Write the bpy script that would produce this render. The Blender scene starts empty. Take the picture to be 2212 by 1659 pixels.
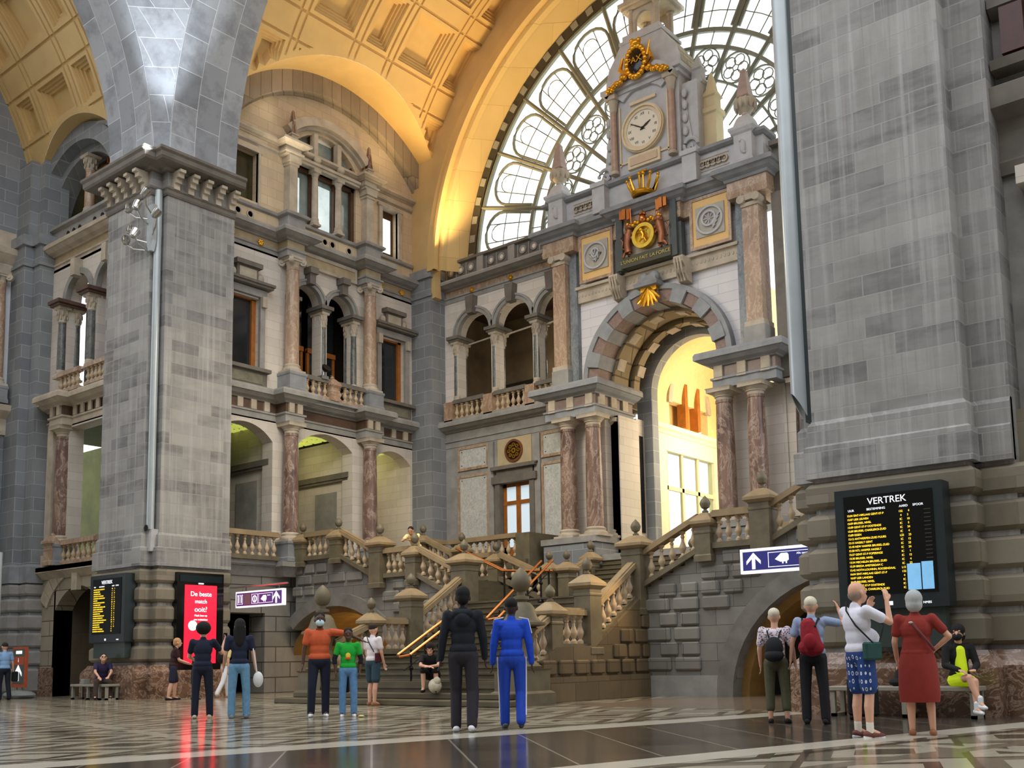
import bpy, bmesh, math, random
import numpy as np
from mathutils import Vector, Matrix
random.seed(7)
S=bpy.context.scene; COL=S.collection
pi=math.pi; sin=math.sin; cos=math.cos; sqrt=math.sqrt
# ---------------------------------------------------------------- camera
H=0.97; FPX=2260.12; PPX,PPY=1130.,1143.
RW=[[0.77379255,-0.0912465,-0.62683265],[0.63319737,0.08408589,0.76940929],[-0.01749813,-0.99227196,0.12284208]]
cd=bpy.data.cameras.new('camera'); cam=bpy.data.objects.new('camera',cd); COL.objects.link(cam)
cd.sensor_width=36; cd.lens=FPX/2212*36; cd.shift_x=-(PPX-1106)/2212; cd.shift_y=(PPY-829.5)/2212
cd.clip_start=.05; cd.clip_end=500
X_=Vector([r[0] for r in RW]); Yd=Vector([r[1] for r in RW]); F_=Vector([r[2] for r in RW])
m=Matrix((X_,-Yd,-F_)).transposed().to_4x4(); m.translation=(0,0,H); cam.matrix_world=m; S.camera=cam
# ---------------------------------------------------------------- mesh builder
class M:
    def __init__(s): s.v=[]; s.f=[]
    def add(s,vs,fs):
        n=len(s.v); s.v+=[tuple(p) for p in vs]; s.f+=[tuple(i+n for i in f) for f in fs]; return s
    def box(s,x0,x1,y0,y1,z0,z1):
        if x0>x1:x0,x1=x1,x0
        if y0>y1:y0,y1=y1,y0
        return s.add([(x0,y0,z0),(x1,y0,z0),(x1,y1,z0),(x0,y1,z0),(x0,y0,z1),(x1,y0,z1),(x1,y1,z1),(x0,y1,z1)],
          [(3,2,1,0),(4,5,6,7),(0,1,5,4),(1,2,6,5),(2,3,7,6),(3,0,4,7)])
    def bbox(s,x0,x1,y0,y1,z0,z1,b=.03):   # bevelled block (chamfer all round)
        a=[(x0,x1),(y0,y1),(z0,z1)]; vs=[]
        idx={}
        def g(i,j,k,ax):
            p=[a[0][i],a[1][j],a[2][k]]; sg=[1-2*i,1-2*j,1-2*k]
            for q in range(3):
                if q!=ax: p[q]+=sg[q]*b
            return tuple(p)
        fs=[]; n=0
        def P(p):
            p=tuple(round(c,5) for c in p)
            if p not in idx: idx[p]=len(vs); vs.append(p)
            return idx[p]
        G=lambda i,j,k,ax:P(g(i,j,k,ax))
        for i in (0,1):
            q=[G(i,0,0,0),G(i,1,0,0),G(i,1,1,0),G(i,0,1,0)]; fs.append(q if i else q[::-1])
            q=[G(0,i,0,1),G(0,i,1,1),G(1,i,1,1),G(1,i,0,1)]; fs.append(q if i else q[::-1])
            q=[G(0,0,i,2),G(1,0,i,2),G(1,1,i,2),G(0,1,i,2)]; fs.append(q if i else q[::-1])
        for j in (0,1):
            for k in (0,1):
                fs.append([G(0,j,k,1),G(1,j,k,1),G(1,j,k,2),G(0,j,k,2)])
                fs.append([G(j,0,k,0),G(j,1,k,0),G(j,1,k,2),G(j,0,k,2)])
                fs.append([G(j,k,0,0),G(j,k,1,0),G(j,k,1,1),G(j,k,0,1)])
        for i in (0,1):
            for j in (0,1):
                for k in (0,1): fs.append([G(i,j,k,0),G(i,j,k,1),G(i,j,k,2)])
        return s.add(vs,fs)
    def prism(s,pts,ax,a0,a1):
        n=len(pts)
        def T(p,a): return {'x':(a,p[0],p[1]),'y':(p[0],a,p[1]),'z':(p[0],p[1],a)}[ax]
        vs=[T(p,a0) for p in pts]+[T(p,a1) for p in pts]
        return s.add(vs,[tuple(range(n))[::-1],tuple(range(n,2*n))]+[(i,(i+1)%n,(i+1)%n+n,i+n) for i in range(n)])
    def mold(s,path,prof,closed=False):
        n=len(path); k=len(prof); ns=[]
        segs=n if closed else n-1
        for i in range(segs):
            a=path[i]; b=path[(i+1)%n]; dx,dy=b[0]-a[0],b[1]-a[1]; l=math.hypot(dx,dy); ns.append((dy/l,-dx/l))
        vs=[]
        for i in range(n):
            if closed: n1,n2=ns[i-1],ns[i]
            else: n1=ns[max(i-1,0)]; n2=ns[min(i,segs-1)]
            d=1+n1[0]*n2[0]+n1[1]*n2[1]; mx,my=(n1[0]+n2[0])/d,(n1[1]+n2[1])/d
            for o,z in prof: vs.append((path[i][0]+mx*o,path[i][1]+my*o,z))
        fs=[]
        for i in range(segs):
            j=(i+1)%n
            for q in range(k): fs.append((i*k+q,i*k+(q+1)%k,j*k+(q+1)%k,j*k+q))
        if not closed: fs+=[tuple(range(k))[::-1],tuple(range((n-1)*k,n*k))]
        return s.add(vs,fs)
    def lathe(s,x,y,z,prof,n=16,sq=False):
        vs=[];k=len(prof)
        for r,h in prof:
            for i in range(n):
                a=2*pi*i/n+(pi/4 if n==4 else 0); q=sqrt(2) if n==4 else 1
                vs.append((x+r*q*cos(a),y+r*q*sin(a),z+h))
        fs=[(j*n+i,j*n+(i+1)%n,(j+1)*n+(i+1)%n,(j+1)*n+i) for j in range(k-1) for i in range(n)]
        fs+=[tuple(range(n))[::-1],tuple(range((k-1)*n,k*n))]
        return s.add(vs,fs)
    def ring(s,ax,cu,cv,r0,r1,a0,a1,d0,d1,n=24):   # arch ring block, axis ax ('x' or 'y'), angles in degrees
        vs=[];T=(lambda u,v,d:(d,u,v)) if ax=='x' else (lambda u,v,d:(u,d,v))
        for i in range(n+1):
            a=math.radians(a0+(a1-a0)*i/n); c,e=cos(a),sin(a)
            for r,d in ((r0,d0),(r1,d0),(r1,d1),(r0,d1)): vs.append(T(cu+r*c,cv+r*e,d))
        fs=[(i*4+q,i*4+(q+1)%4,i*4+4+(q+1)%4,i*4+4+q) for i in range(n) for q in range(4)]+[(3,2,1,0),(n*4,n*4+1,n*4+2,n*4+3)]
        return s.add(vs,fs)
    def wall(s,ax,u0,u1,v0,v1,d0,d1,ops=()):
        # wall with openings (ou0,ou1,ov0,ovtop,rise): rise>0 gives an arched head
        us=sorted({u0,u1,*[o[0] for o in ops],*[o[1] for o in ops]}); vv=sorted({v0,v1,*[o[2] for o in ops],*[o[3] for o in ops]})
        us=[u for u in us if u0-1e-6<=u<=u1+1e-6]; vv=[v for v in vv if v0-1e-6<=v<=v1+1e-6]
        B=(lambda a,b,c,d:s.box(d0,d1,a,b,c,d)) if ax=='x' else (lambda a,b,c,d:s.box(a,b,d0,d1,c,d))
        for i in range(len(us)-1):
            run=None
            for j in range(len(vv)-1):
                cu,cv=(us[i]+us[i+1])/2,(vv[j]+vv[j+1])/2
                hole=any(o[0]<cu<o[1] and o[2]<cv<o[3] for o in ops)
                if not hole: run=(run[0] if run else vv[j],vv[j+1])
                if hole or j==len(vv)-2:
                    if run: B(us[i],us[i+1],run[0],run[1]); run=None
        for o in ops:
            if len(o)>4 and o[4]>0:
                h=(o[1]-o[0])/2; c=(o[0]+o[1])/2; rise=o[4]; r=(h*h+rise*rise)/(2*rise); zc=o[3]-r; n=16
                T=(lambda u,v,d:(d,u,v)) if ax=='x' else (lambda u,v,d:(u,d,v)); vs=[]
                for i in range(n+1):
                    u=c-h*cos(pi*i/n); z=zc+sqrt(max(r*r-(u-c)**2,0))
                    for zz,d in ((z,d0),(o[3]+.001,d0),(o[3]+.001,d1),(z,d1)): vs.append(T(u,zz,d))
                s.add(vs,[(i*4+q,i*4+(q+1)%4,i*4+4+(q+1)%4,i*4+4+q) for i in range(n) for q in range(4)])
        return s
    def tube(s,pts,r,n=8,caps=True):
        pts=[Vector(p) for p in pts]; k=len(pts); rs=r if isinstance(r,(list,tuple)) else [r]*k; vs=[]
        for i,p in enumerate(pts):
            d=(pts[min(i+1,k-1)]-pts[max(i-1,0)]).normalized(); a=Vector((0,0,1)) if abs(d.z)<.9 else Vector((1,0,0))
            e1=d.cross(a).normalized(); e2=d.cross(e1)
            for j in range(n): t=2*pi*j/n; vs.append(p+(e1*cos(t)+e2*sin(t))*rs[i])
        fs=[(i*n+j,i*n+(j+1)%n,(i+1)*n+(j+1)%n,(i+1)*n+j) for i in range(k-1) for j in range(n)]
        if caps: fs+=[tuple(range(n))[::-1],tuple(range((k-1)*n,k*n))]
        return s.add(vs,fs)
    def ball(s,c,r,n=12,k=8):
        rx,ry,rz=r if isinstance(r,(list,tuple)) else (r,r,r); vs=[(c[0],c[1],c[2]-rz)]
        for j in range(1,k):
            a=pi*j/k-pi/2
            for i in range(n): t=2*pi*i/n; vs.append((c[0]+rx*cos(a)*cos(t),c[1]+ry*cos(a)*sin(t),c[2]+rz*sin(a)))
        vs.append((c[0],c[1],c[2]+rz)); L=len(vs)-1
        fs=[(0,1+(i+1)%n,1+i) for i in range(n)]+[(1+j*n+i,1+j*n+(i+1)%n,1+(j+1)*n+(i+1)%n,1+(j+1)*n+i) for j in range(k-2) for i in range(n)]+[(L,1+(k-2)*n+i,1+(k-2)*n+(i+1)%n) for i in range(n)]
        return s.add(vs,fs)
    def xf(s,mat,i0=0):
        s.v[i0:]=[tuple(mat@Vector(p)) for p in s.v[i0:]]; return s
    def build(s,name,mat,parent=None,smooth=False,origin=None):
        me=bpy.data.meshes.new(name); o=bpy.data.objects.new(name,me)
        if origin is None:
            a=np.array(s.v); origin=((a[:,0].min()+a[:,0].max())/2,(a[:,1].min()+a[:,1].max())/2,a[:,2].min())
        ox,oy,oz=origin
        me.from_pydata([(x-ox,y-oy,z-oz) for x,y,z in s.v],[],s.f); me.update()
        bm=bmesh.new(); bm.from_mesh(me); bmesh.ops.recalc_face_normals(bm,faces=bm.faces); bm.to_mesh(me); bm.free()
        me.materials.append(mat); COL.objects.link(o)
        if smooth:
            me.polygons.foreach_set('use_smooth',[True]*len(me.polygons))
            try: me.set_sharp_from_angle(angle=math.radians(38 if smooth is True else smooth))
            except Exception: pass
        o.location=origin
        if parent is not None:
            o.parent=parent; o.location=Vector(origin)-world_loc(parent)
        return o
def world_loc(o):
    l=Vector(o.location)
    while o.parent: o=o.parent; l=l+Vector(o.location)
    return l
def tag(o,label,cat,group=None,kind=None):
    if label:o['label']=label
    if cat:o['category']=cat
    if group:o['group']=group
    if kind:o['kind']=kind
    return o
def thing(name,label,cat,loc,group=None,rz=0):
    o=bpy.data.objects.new(name,None); COL.objects.link(o); o.location=loc; o.rotation_euler[2]=rz; o.empty_display_size=.2
    return tag(o,label,cat,group)
def struct(name,mb,mat,label=None,parent=None,smooth=False):
    o=mb.build(name,mat,parent,smooth)
    if parent is None:
        o['kind']='structure'; 
        if label:o['label']=label
    return o
def place(mesh,name,loc,parent):      # one more object sharing a mesh, loc in world space
    o=bpy.data.objects.new(name,mesh); COL.objects.link(o); o.parent=parent; o.location=Vector(loc)-world_loc(parent); return o
# ---------------------------------------------------------------- materials
class NT:
    def __init__(s,name):
        s.m=bpy.data.materials.new(name); s.m.use_nodes=True; s.t=s.m.node_tree; s.b=s.t.nodes['Principled BSDF']
    def n(s,ty,ins=None,**kw):
        d=s.t.nodes.new(ty)
        for k,v in kw.items(): setattr(d,k,v)
        for k,v in (ins or {}).items(): s.set(d.inputs[k],v)
        return d
    def set(s,i,v):
        if isinstance(v,bpy.types.NodeSocket): s.t.links.new(v,i)
        else: i.default_value=v
    def math(s,op,a,b=0.,c=0.):
        d=s.n('ShaderNodeMath',{0:a,1:b,2:c},operation=op); return d.outputs[0]
    def mix(s,f,a,b,bt='MIX'):
        d=s.n('ShaderNodeMix',data_type='RGBA',blend_type=bt); s.set(d.inputs[0],f); s.set(d.inputs[6],a); s.set(d.inputs[7],b); return d.outputs[2]
    def ramp(s,f,st,interp='LINEAR'):
        d=s.n('ShaderNodeValToRGB',{0:f}); e=d.color_ramp.elements; d.color_ramp.interpolation=interp
        while len(e)<len(st): e.new(.5)
        for i,(p,c) in enumerate(st): e[i].position=p; e[i].color=c if len(c)==4 else (*c,1)
        return d.outputs[0]
    def pos(s): return s.n('ShaderNodeNewGeometry').outputs['Position']
    def noise(s,v,scale,detail=4,rough=.55,dist=0):
        return s.n('ShaderNodeTexNoise',{'Vector':v,'Scale':scale,'Detail':detail,'Roughness':rough,'Distortion':dist}).outputs[0]
    def bump(s,h,st,dist=.02):
        d=s.n('ShaderNodeBump',{'Height':h,'Strength':st,'Distance':dist}); s.set(s.b.inputs['Normal'],d.outputs[0])
def lin(c):
    c=[x/255 for x in c]; return tuple((x/12.92 if x<=.04045 else ((x+.055)/1.055)**2.4) for x in c)+(1,)
_mc={}
def plain(name,c,rough=.6,metal=0,var=.12,scale=6,bump=0,spec=None,emit=None,es=1):
    if name in _mc: return _mc[name]
    t=NT(name); col=lin(c)
    if var:
        nz=t.noise(t.pos(),scale); r=t.ramp(nz,[(.3,tuple(x*(1-var) for x in col[:3])),(.7,tuple(min(1,x*(1+var)) for x in col[:3]))]); t.set(t.b.inputs['Base Color'],r)
        if bump: t.bump(nz,bump)
    else: t.b.inputs['Base Color'].default_value=col
    t.b.inputs['Roughness'].default_value=rough; t.b.inputs['Metallic'].default_value=metal
    if spec is not None: t.b.inputs['Specular IOR Level'].default_value=spec
    if emit: t.b.inputs['Emission Color'].default_value=lin(emit); t.b.inputs['Emission Strength'].default_value=es
    _mc[name]=t.m; return t.m
def ashlar(name,c1,c2,cm,bw=1.0,bh=.42,mort=.012,var=.35,bump=.4,rough=.75,stain=.35,patch=None,off=0.0):
    t=NT(name); p=t.pos(); sp=t.n('ShaderNodeSeparateXYZ',{0:p}).outputs
    u=t.math('ADD',sp[0],sp[1]); v=t.n('ShaderNodeCombineXYZ',{0:u,1:t.math('ADD',sp[2],off)}).outputs[0]
    br=t.n('ShaderNodeTexBrick',{'Vector':v,'Color1':(0,0,0,1),'Color2':(1,1,1,1),'Mortar':(.5,.5,.5,1),'Scale':1.0,'Mortar Size':mort,'Mortar Smooth':.3,'Bias':0.,'Brick Width':bw,'Row Height':bh})
    cl=t.mix(br.outputs[0],lin(c1),lin(c2))
    nz=t.noise(p,2.3,5,.6); cl=t.mix(t.math('MULTIPLY',nz,var),cl,t.mix(1.0,cl,(.45,.44,.42,1),'MULTIPLY'))
    n2=t.noise(t.n('ShaderNodeVectorMath',{0:p,1:(1,1,.35)},operation='MULTIPLY').outputs[0],.9,5,.65)
    sm=t.ramp(n2,[(.48,(0,0,0)),(.66,(1,1,1))]); cl=t.mix(t.math('MULTIPLY',sm,stain),cl,t.mix(1.0,cl,(.52,.50,.46,1),'MULTIPLY'))
    if patch: # dark weathered patches inside single blocks
        rr=t.ramp(br.outputs[0],[(.35,(.25,.25,.25)),(.8,(1,1,1))]); vv=t.n('ShaderNodeVectorMath',{0:p,1:(1,1,3.6)},operation='MULTIPLY').outputs[0]; n3=t.noise(vv,.8,5,.6)
        q=t.math('MULTIPLY',t.math('MULTIPLY',rr,t.ramp(n3,[(.46,(0,0,0)),(.64,(1,1,1))])),patch); cl=t.mix(q,cl,lin((104,102,102)))
        vs_=t.n('ShaderNodeVectorMath',{0:p,1:(7,7,.22)},operation='MULTIPLY').outputs[0]; n4=t.noise(vs_,1.0,4,.6); cl=t.mix(t.math('MULTIPLY',t.ramp(n4,[(.5,(0,0,0)),(.7,(1,1,1))]),.45),cl,lin((196,196,196)))
        n5=t.noise(vs_,1.7,3,.6); cl=t.mix(t.math('MULTIPLY',t.ramp(n5,[(.55,(0,0,0)),(.72,(1,1,1))]),.35),cl,lin((112,108,102)))
    cl=t.mix(br.outputs[1],cl,lin(cm)); t.set(t.b.inputs['Base Color'],cl); t.b.inputs['Roughness'].default_value=rough
    h=t.math('SUBTRACT',t.math('MULTIPLY',t.noise(p,9,4),.35),t.math('MULTIPLY',br.outputs[1],1.0)); t.bump(h,bump,.03)
    return t.m
def marble(name,c1,c2,vein,scale=3,rough=.25,vs=(1,1,.45),veinw=.5):
    t=NT(name); p=t.n('ShaderNodeVectorMath',{0:t.pos(),1:vs},operation='MULTIPLY').outputs[0]
    n1=t.noise(p,scale,6,.62,.6); cl=t.ramp(n1,[(.3,lin(c1)),(.62,lin(c2))])
    n2=t.noise(p,scale*1.3,5,.7,2.2); w=t.ramp(n2,[(.5,(0,0,0)),(.545,(1,1,1)),(.56,(1,1,1)),(.61,(0,0,0))])
    cl=t.mix(t.math('MULTIPLY',w,veinw),cl,lin(vein)); t.set(t.b.inputs['Base Color'],cl); t.b.inputs['Roughness'].default_value=rough
    return t.m
PIER=ashlar('pier_ashlar',(172,170,166),(140,139,138),(160,159,157),.95,.36,.010,.25,.25,.8,.35,.75)
PIERB=ashlar('pier_base_stone',(150,141,124),(126,118,102),(112,104,90),1.6,.9,.004,.35,.3,.8,.45)
BLUE=ashlar('bluestone',(128,133,139),(150,154,158),(165,168,172),.9,.45,.012,.35,.3,.7,.3)
BLUEP=plain('bluestone_plain',(140,143,147),.65,0,.18,2.5,.15)
CREAM=ashlar('cream_courses',(226,218,208),(212,204,194),(190,182,172),1.1,.30,.008,.15,.12,.7,.25)
WARMW=ashlar('warm_wall',(224,203,170),(210,188,156),(190,168,138),.8,.34,.010,.2,.15,.75,.3)
WHITEC=ashlar('white_courses',(224,222,226),(212,210,216),(188,186,192),1.4,.32,.010,.08,.12,.6,.1)
STONE=plain('carved_limestone',(186,174,156),.7,0,.22,2.2,.2)
STONEG=plain('grey_limestone',(150,148,144),.7,0,.2,2.2,.2)
STONED=plain('dark_trim_stone',(112,106,98),.7,0,.22,2.2,.2)
STAIRW=ashlar('stair_wall_stone',(150,148,142),(124,122,116),(82,80,76),.95,.42,.008,.4,.3,.8,.4)
STAIR=plain('stair_stone',(90,81,60),.6,0,.22,2.0,.2)
STAIRB=ashlar('brown_stair_stone',(120,103,76),(96,82,60),(74,62,44),.9,.42,.012,.45,.4,.7,.4)
POST=plain('newel_stone',(108,99,78),.55,0,.22,3,.15)
RAILS=plain('rail_stone',(150,130,98),.55,0,.18,3,.1)
BALM=plain('baluster_stone',(188,166,136),.55,0,.12,6,.1)
RED=marble('red_marble',(84,62,56),(140,113,100),(205,182,162),1.7,.3)
PINK=marble('pink_marble',(150,120,98),(176,148,124),(215,196,172),2.2,.35)
GREEN=marble('green_granite',(66,70,68),(110,114,110),(150,152,148),5,.3,(1,1,.6),.4)
BROWNM=marble('plinth_marble',(82,62,48),(124,96,78),(185,158,138),2.2,.16,(1,1,1.4),.7)
WMARB=marble('white_marble',(214,214,208),(196,198,194),(120,124,128),4.5,.4,(1,1,.7),.45)
GOLDP=plain('ochre_plaster',(214,178,116),.7,0,.07,1.2,.05)
TANP=plain('tan_plaster',(206,176,122),.7,0,.07,1.2,.05)
YPANEL=plain('yellow_panel',(232,190,122),.6,0,.08,2)
WOOD=plain('oak_wood',(160,96,34),.4,0,.2,4)
DARKW=plain('dark_wood',(84,52,26),.45,0,.2,4)
GOLD=plain('gilded_metal',(226,168,50),.3,.85,.2,9)
BRONZ=plain('lion_bronze',(150,96,66),.4,.6,.25,8)
COPPER=plain('copper_rail',(196,122,66),.25,.85,.12,4)
IRON=plain('black_iron',(26,24,24),.45,.4,.15,8)
PIPE=plain('grey_painted_steel',(176,184,188),.3,.25,.05,2)
CHROME=plain('lamp_steel',(190,190,186),.22,.9,.05,4)
DKGREY=plain('anthracite_steel',(48,56,58),.4,.4,.06,3)
BLACK=plain('black_panel',(10,11,14),.15,0,0)
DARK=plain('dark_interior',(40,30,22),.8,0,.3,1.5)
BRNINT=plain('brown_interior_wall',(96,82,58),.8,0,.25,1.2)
FRAME=plain('glazing_bars',(130,132,118),.5,.3,.08,3)
ROOFST=ashlar('tower_roof_courses',(196,184,158),(178,166,142),(140,130,108),.45,.2,.02,.2,.6,.7,.1)
TOWER=plain('tower_stone',(190,190,192),.65,0,.1,3,.1)
CLOCKW=plain('clock_face_enamel',(232,224,206),.4,0,0)
def glass_mat(name,c,rough=.06,dark=False):
    t=NT(name); t.b.inputs['Base Color'].default_value=lin(c); t.b.inputs['Roughness'].default_value=rough
    if dark: t.b.inputs['Specular IOR Level'].default_value=.9
    else:
        g=t.t.nodes.new('ShaderNodeBsdfTransparent'); g.inputs[0].default_value=lin(c); gl=t.t.nodes.new('ShaderNodeBsdfGlossy'); gl.inputs['Roughness'].default_value=.05
        mx=t.t.nodes.new('ShaderNodeMixShader'); mx.inputs[0].default_value=.06; t.t.links.new(g.outputs[0],mx.inputs[1]); t.t.links.new(gl.outputs[0],mx.inputs[2])
        t.t.links.new(mx.outputs[0],t.t.nodes['Material Output'].inputs['Surface'])
    return t.m
GLASSD=glass_mat('dark_glass',(30,36,40),.08,True)
GLASS=glass_mat('clear_glass',(238,246,240))
XC=-17.35; XW=-28.45; YW=29.0
# ---------------------------------------------------------------- shared shapes
BALP=[(.075,0),(.075,.07),(.05,.09),(.035,.13),(.05,.17),(.085,.25),(.088,.31),(.06,.40),(.036,.48),(.034,.56),(.05,.58),(.05,.62),(.033,.64),(.045,.68),(.075,.70),(.075,.76)]
def balmesh(h,col=None,s=1.0,n=10):
    k=('b',round(h,2),col.name if col else '',s)
    if k in _mc: return _mc[k]
    o=M().lathe(0,0,0,[(r*s,z/.76*h) for r,z in BALP],n).build('baluster',col or BALM,None,True,origin=(0,0,0)); me=o.data
    bpy.data.objects.remove(o); _mc[k]=me; return me
def balustrade(label,group,p0,p1,n,h=.92,w=.26,mats=(POST,RAILS,BALM),sag=.14,inset=.12,balh=None,name='stone_balustrade'):
    # p0,p1: floor-level end points (x,y,z); rail follows the slope
    p0=Vector(p0);p1=Vector(p1); mid=(p0+p1)/2; root=thing(name,label,'balustrade',mid,group)
    d=(p1-p0); hd=Vector((d.x,d.y,0)); L=hd.length; e=hd/L; nrm=Vector((e.y,-e.x,0)); sl=d.z/L
    def strip(lo,hi,wd):
        b=M(); vs=[]
        for a in (0,L):
            for q in (-wd/2,wd/2):
                for z in (lo,hi):
                    c=p0+e*a+nrm*q; vs.append((c.x,c.y,p0.z+sl*a+z))
        b.add(vs,[(0,1,3,2),(4,6,7,5),(0,2,6,4),(1,5,7,3),(0,4,5,1),(2,3,7,6)]); return b
    strip(0,sag,w*1.05).build('plinth',mats[0],root)
    b=strip(h-.13,h,w*1.15); b2=strip(h,h+.04,w*.7); b.add(b2.v,b2.f); b.build('rail',mats[1],root)
    bh=balh or h-.13-sag; me=balmesh(round(bh,2),mats[2])
    for i in range(n):
        a=L*(i+.5)/n if n else 0
        c=p0+e*a; place(me,'baluster',(c.x,c.y,p0.z+sl*a+sag),root)
    return root
def newel(label,group,x,y,z0,h,s=.42,ball=.11,mat=None,zb=None,cat='newel post'):
    root=thing('newel_post',label,cat,(x,y,z0),group); m=mat or POST; q=s/2
    M().lathe(x,y,z0,[(q*1.12,0),(q*1.12,.14),(q,.17),(q,h-.32),(q*1.06,h-.30),(q*1.06,h-.26),(q,h-.24),(q,h-.16),(q*1.1,h-.13)],4).build('shaft',m,root)
    M().lathe(x,y,z0+h-.13,[(q*1.1,0),(q*1.42,.06),(q*1.42,.13),(q*1.2,.18),(q*.75,.27),(q*.42,.33),(q*.3,.34)],4).build('cap',RAILS if m is POST else m,root)
    z=z0+h+.2
    M().lathe(x,y,z,[(.05,0),(.08,.02),(.08,.05),(.045,.07),(.045,.1),(.07,.115),(ball*.75,.13),(ball,.13+ball*.7),(ball*.98,.13+ball),(ball*.7,.13+ball*1.6),(ball*.3,.13+ball*2),(.012,.13+ball*2.25)],14).build('ball_finial',m,root,True)
    return root
def column(label,group,x,y,z0,z1,r,cap='doric',mat=RED,base=STONE,ped=None,name='column',capm=None):
    root=thing(name,label,'column',(x,y,z0),group); capm=capm or base
    if ped: zp,hw=ped; M().lathe(x,y,zp,[(hw,0),(hw,.12),(hw*.93,.16),(hw*.93,z0-zp-.12),(hw,z0-zp-.08),(hw,z0-zp)],4).build('pedestal',BLUEP,root)
    M().lathe(x,y,z0,[(r*1.38,0),(r*1.38,.08)],4).add(*(lambda b:(b.v,b.f))(M().lathe(x,y,z0+.08,[(r*1.35,0),(r*1.38,.04),(r*1.3,.09),(r*1.15,.11),(r*1.15,.14),(r*1.22,.18),(r*1.1,.22),(r,.24)],20))).build('base',base,root,True)
    ch={'doric':.36,'ionic':.36,'corinth':.55}[cap]
    H_=z1-z0-.24-ch
    M().lathe(x,y,z0+.24,[(r,0),(r*1.0,H_*.35),(r*.95,H_*.7),(r*.87,H_*.97),(r*.93,H_*.975),(r*.93,H_)],20).build('shaft',mat,root,True)
    z=z1-ch; b=M()
    if cap=='doric':
        b.lathe(x,y,z,[(r*.88,0),(r*.88,.09),(r*1.0,.1),(r*1.0,.13),(r*1.32,.23)],20); b.lathe(x,y,z+.23,[(r*1.38,0),(r*1.38,.09),(r*1.48,.13)],4)
    elif cap=='ionic':
        b.lathe(x,y,z,[(r*.88,0),(r*.9,.1),(r*1.15,.18)],20); b.lathe(x,y,z+.28,[(r*1.25,0),(r*1.3,.08)],4)
        for sx in (-1,1):
            for sy in (-1,1):
                cx,cy=x+sx*r*1.08,y+sy*r*1.08; b.tube([(cx-.05*sy,cy+.05*sx,z+.19),(cx+.05*sy,cy-.05*sx,z+.19)],.12,12)
                b.tube([(cx-.075*sy,cy+.075*sx,z+.19),(cx+.075*sy,cy-.075*sx,z+.19)],.045,8)
        b.box(x-r*1.15,x+r*1.15,y-r*1.15,y+r*1.15,z+.2,z+.28)
    else:
        b.lathe(x,y,z,[(r*.9,0),(r*1.0,.02),(r*.95,.06),(r*1.0,.2),(r*1.3,.42),(r*1.45,.46)],16)
        for tier,(rr,zz,hh) in enumerate(((1.15,.05,.2),(1.3,.2,.22))):
            for i in range(8):
                a=2*pi*(i+.5*tier)/8; b.ball((x+r*rr*cos(a),y+r*rr*sin(a),z+zz+hh*.6),(r*.2,r*.2,hh*.45),6,5)
        b.lathe(x,y,z+.46,[(r*1.45,0),(r*1.6,.09)],4)
    b.build('capital',capm,root,True)
    return root
def obelisk(label,group,x,y,z,h,s=.16,mat=None,cat='obelisk'):
    root=thing('obelisk',label,cat,(x,y,z),group); mat=mat or STONE
    M().lathe(x,y,z,[(s*1.3,0),(s*1.3,h*.08),(s*.9,h*.12),(s*.9,h*.2),(s*1.2,h*.22),(s*1.2,h*.26)],4).build('base',mat,root)
    M().lathe(x,y,z+h*.26,[(s*.62,0),(s*.62,.02),(s*.8,.04),(s*.34,h*.68),(.01,h*.74)],4).build('spike',RED,root)
    return root
def cornice(path,z0,z1,out,name,mats,label,fr=(.30,.62),closed=False):
    h=z1-z0; a=z0+h*fr[0]; b=z0+h*fr[1]
    tr=M().mold(path,[(-.3,z0),(.0,z0),(.0,a-.08),(.05,a-.06),(.05,a),(-.3,a)],closed)
    tr.mold(path,[(-.3,b),(.04,b),(.08,b+.04),(out*.55,b+h*.08),(out*.8,b+h*.15),(out*.85,b+h*.17),(out,b+h*.18),(out,z1-h*.07),(out*.9,z1),(-.3,z1)],closed)
    o=struct(name,tr,mats[0],label)
    M().mold(path,[(-.3,a),(-.03,a),(-.03,b),(-.3,b)],closed).build('frieze',mats[1],o)
    return o
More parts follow.
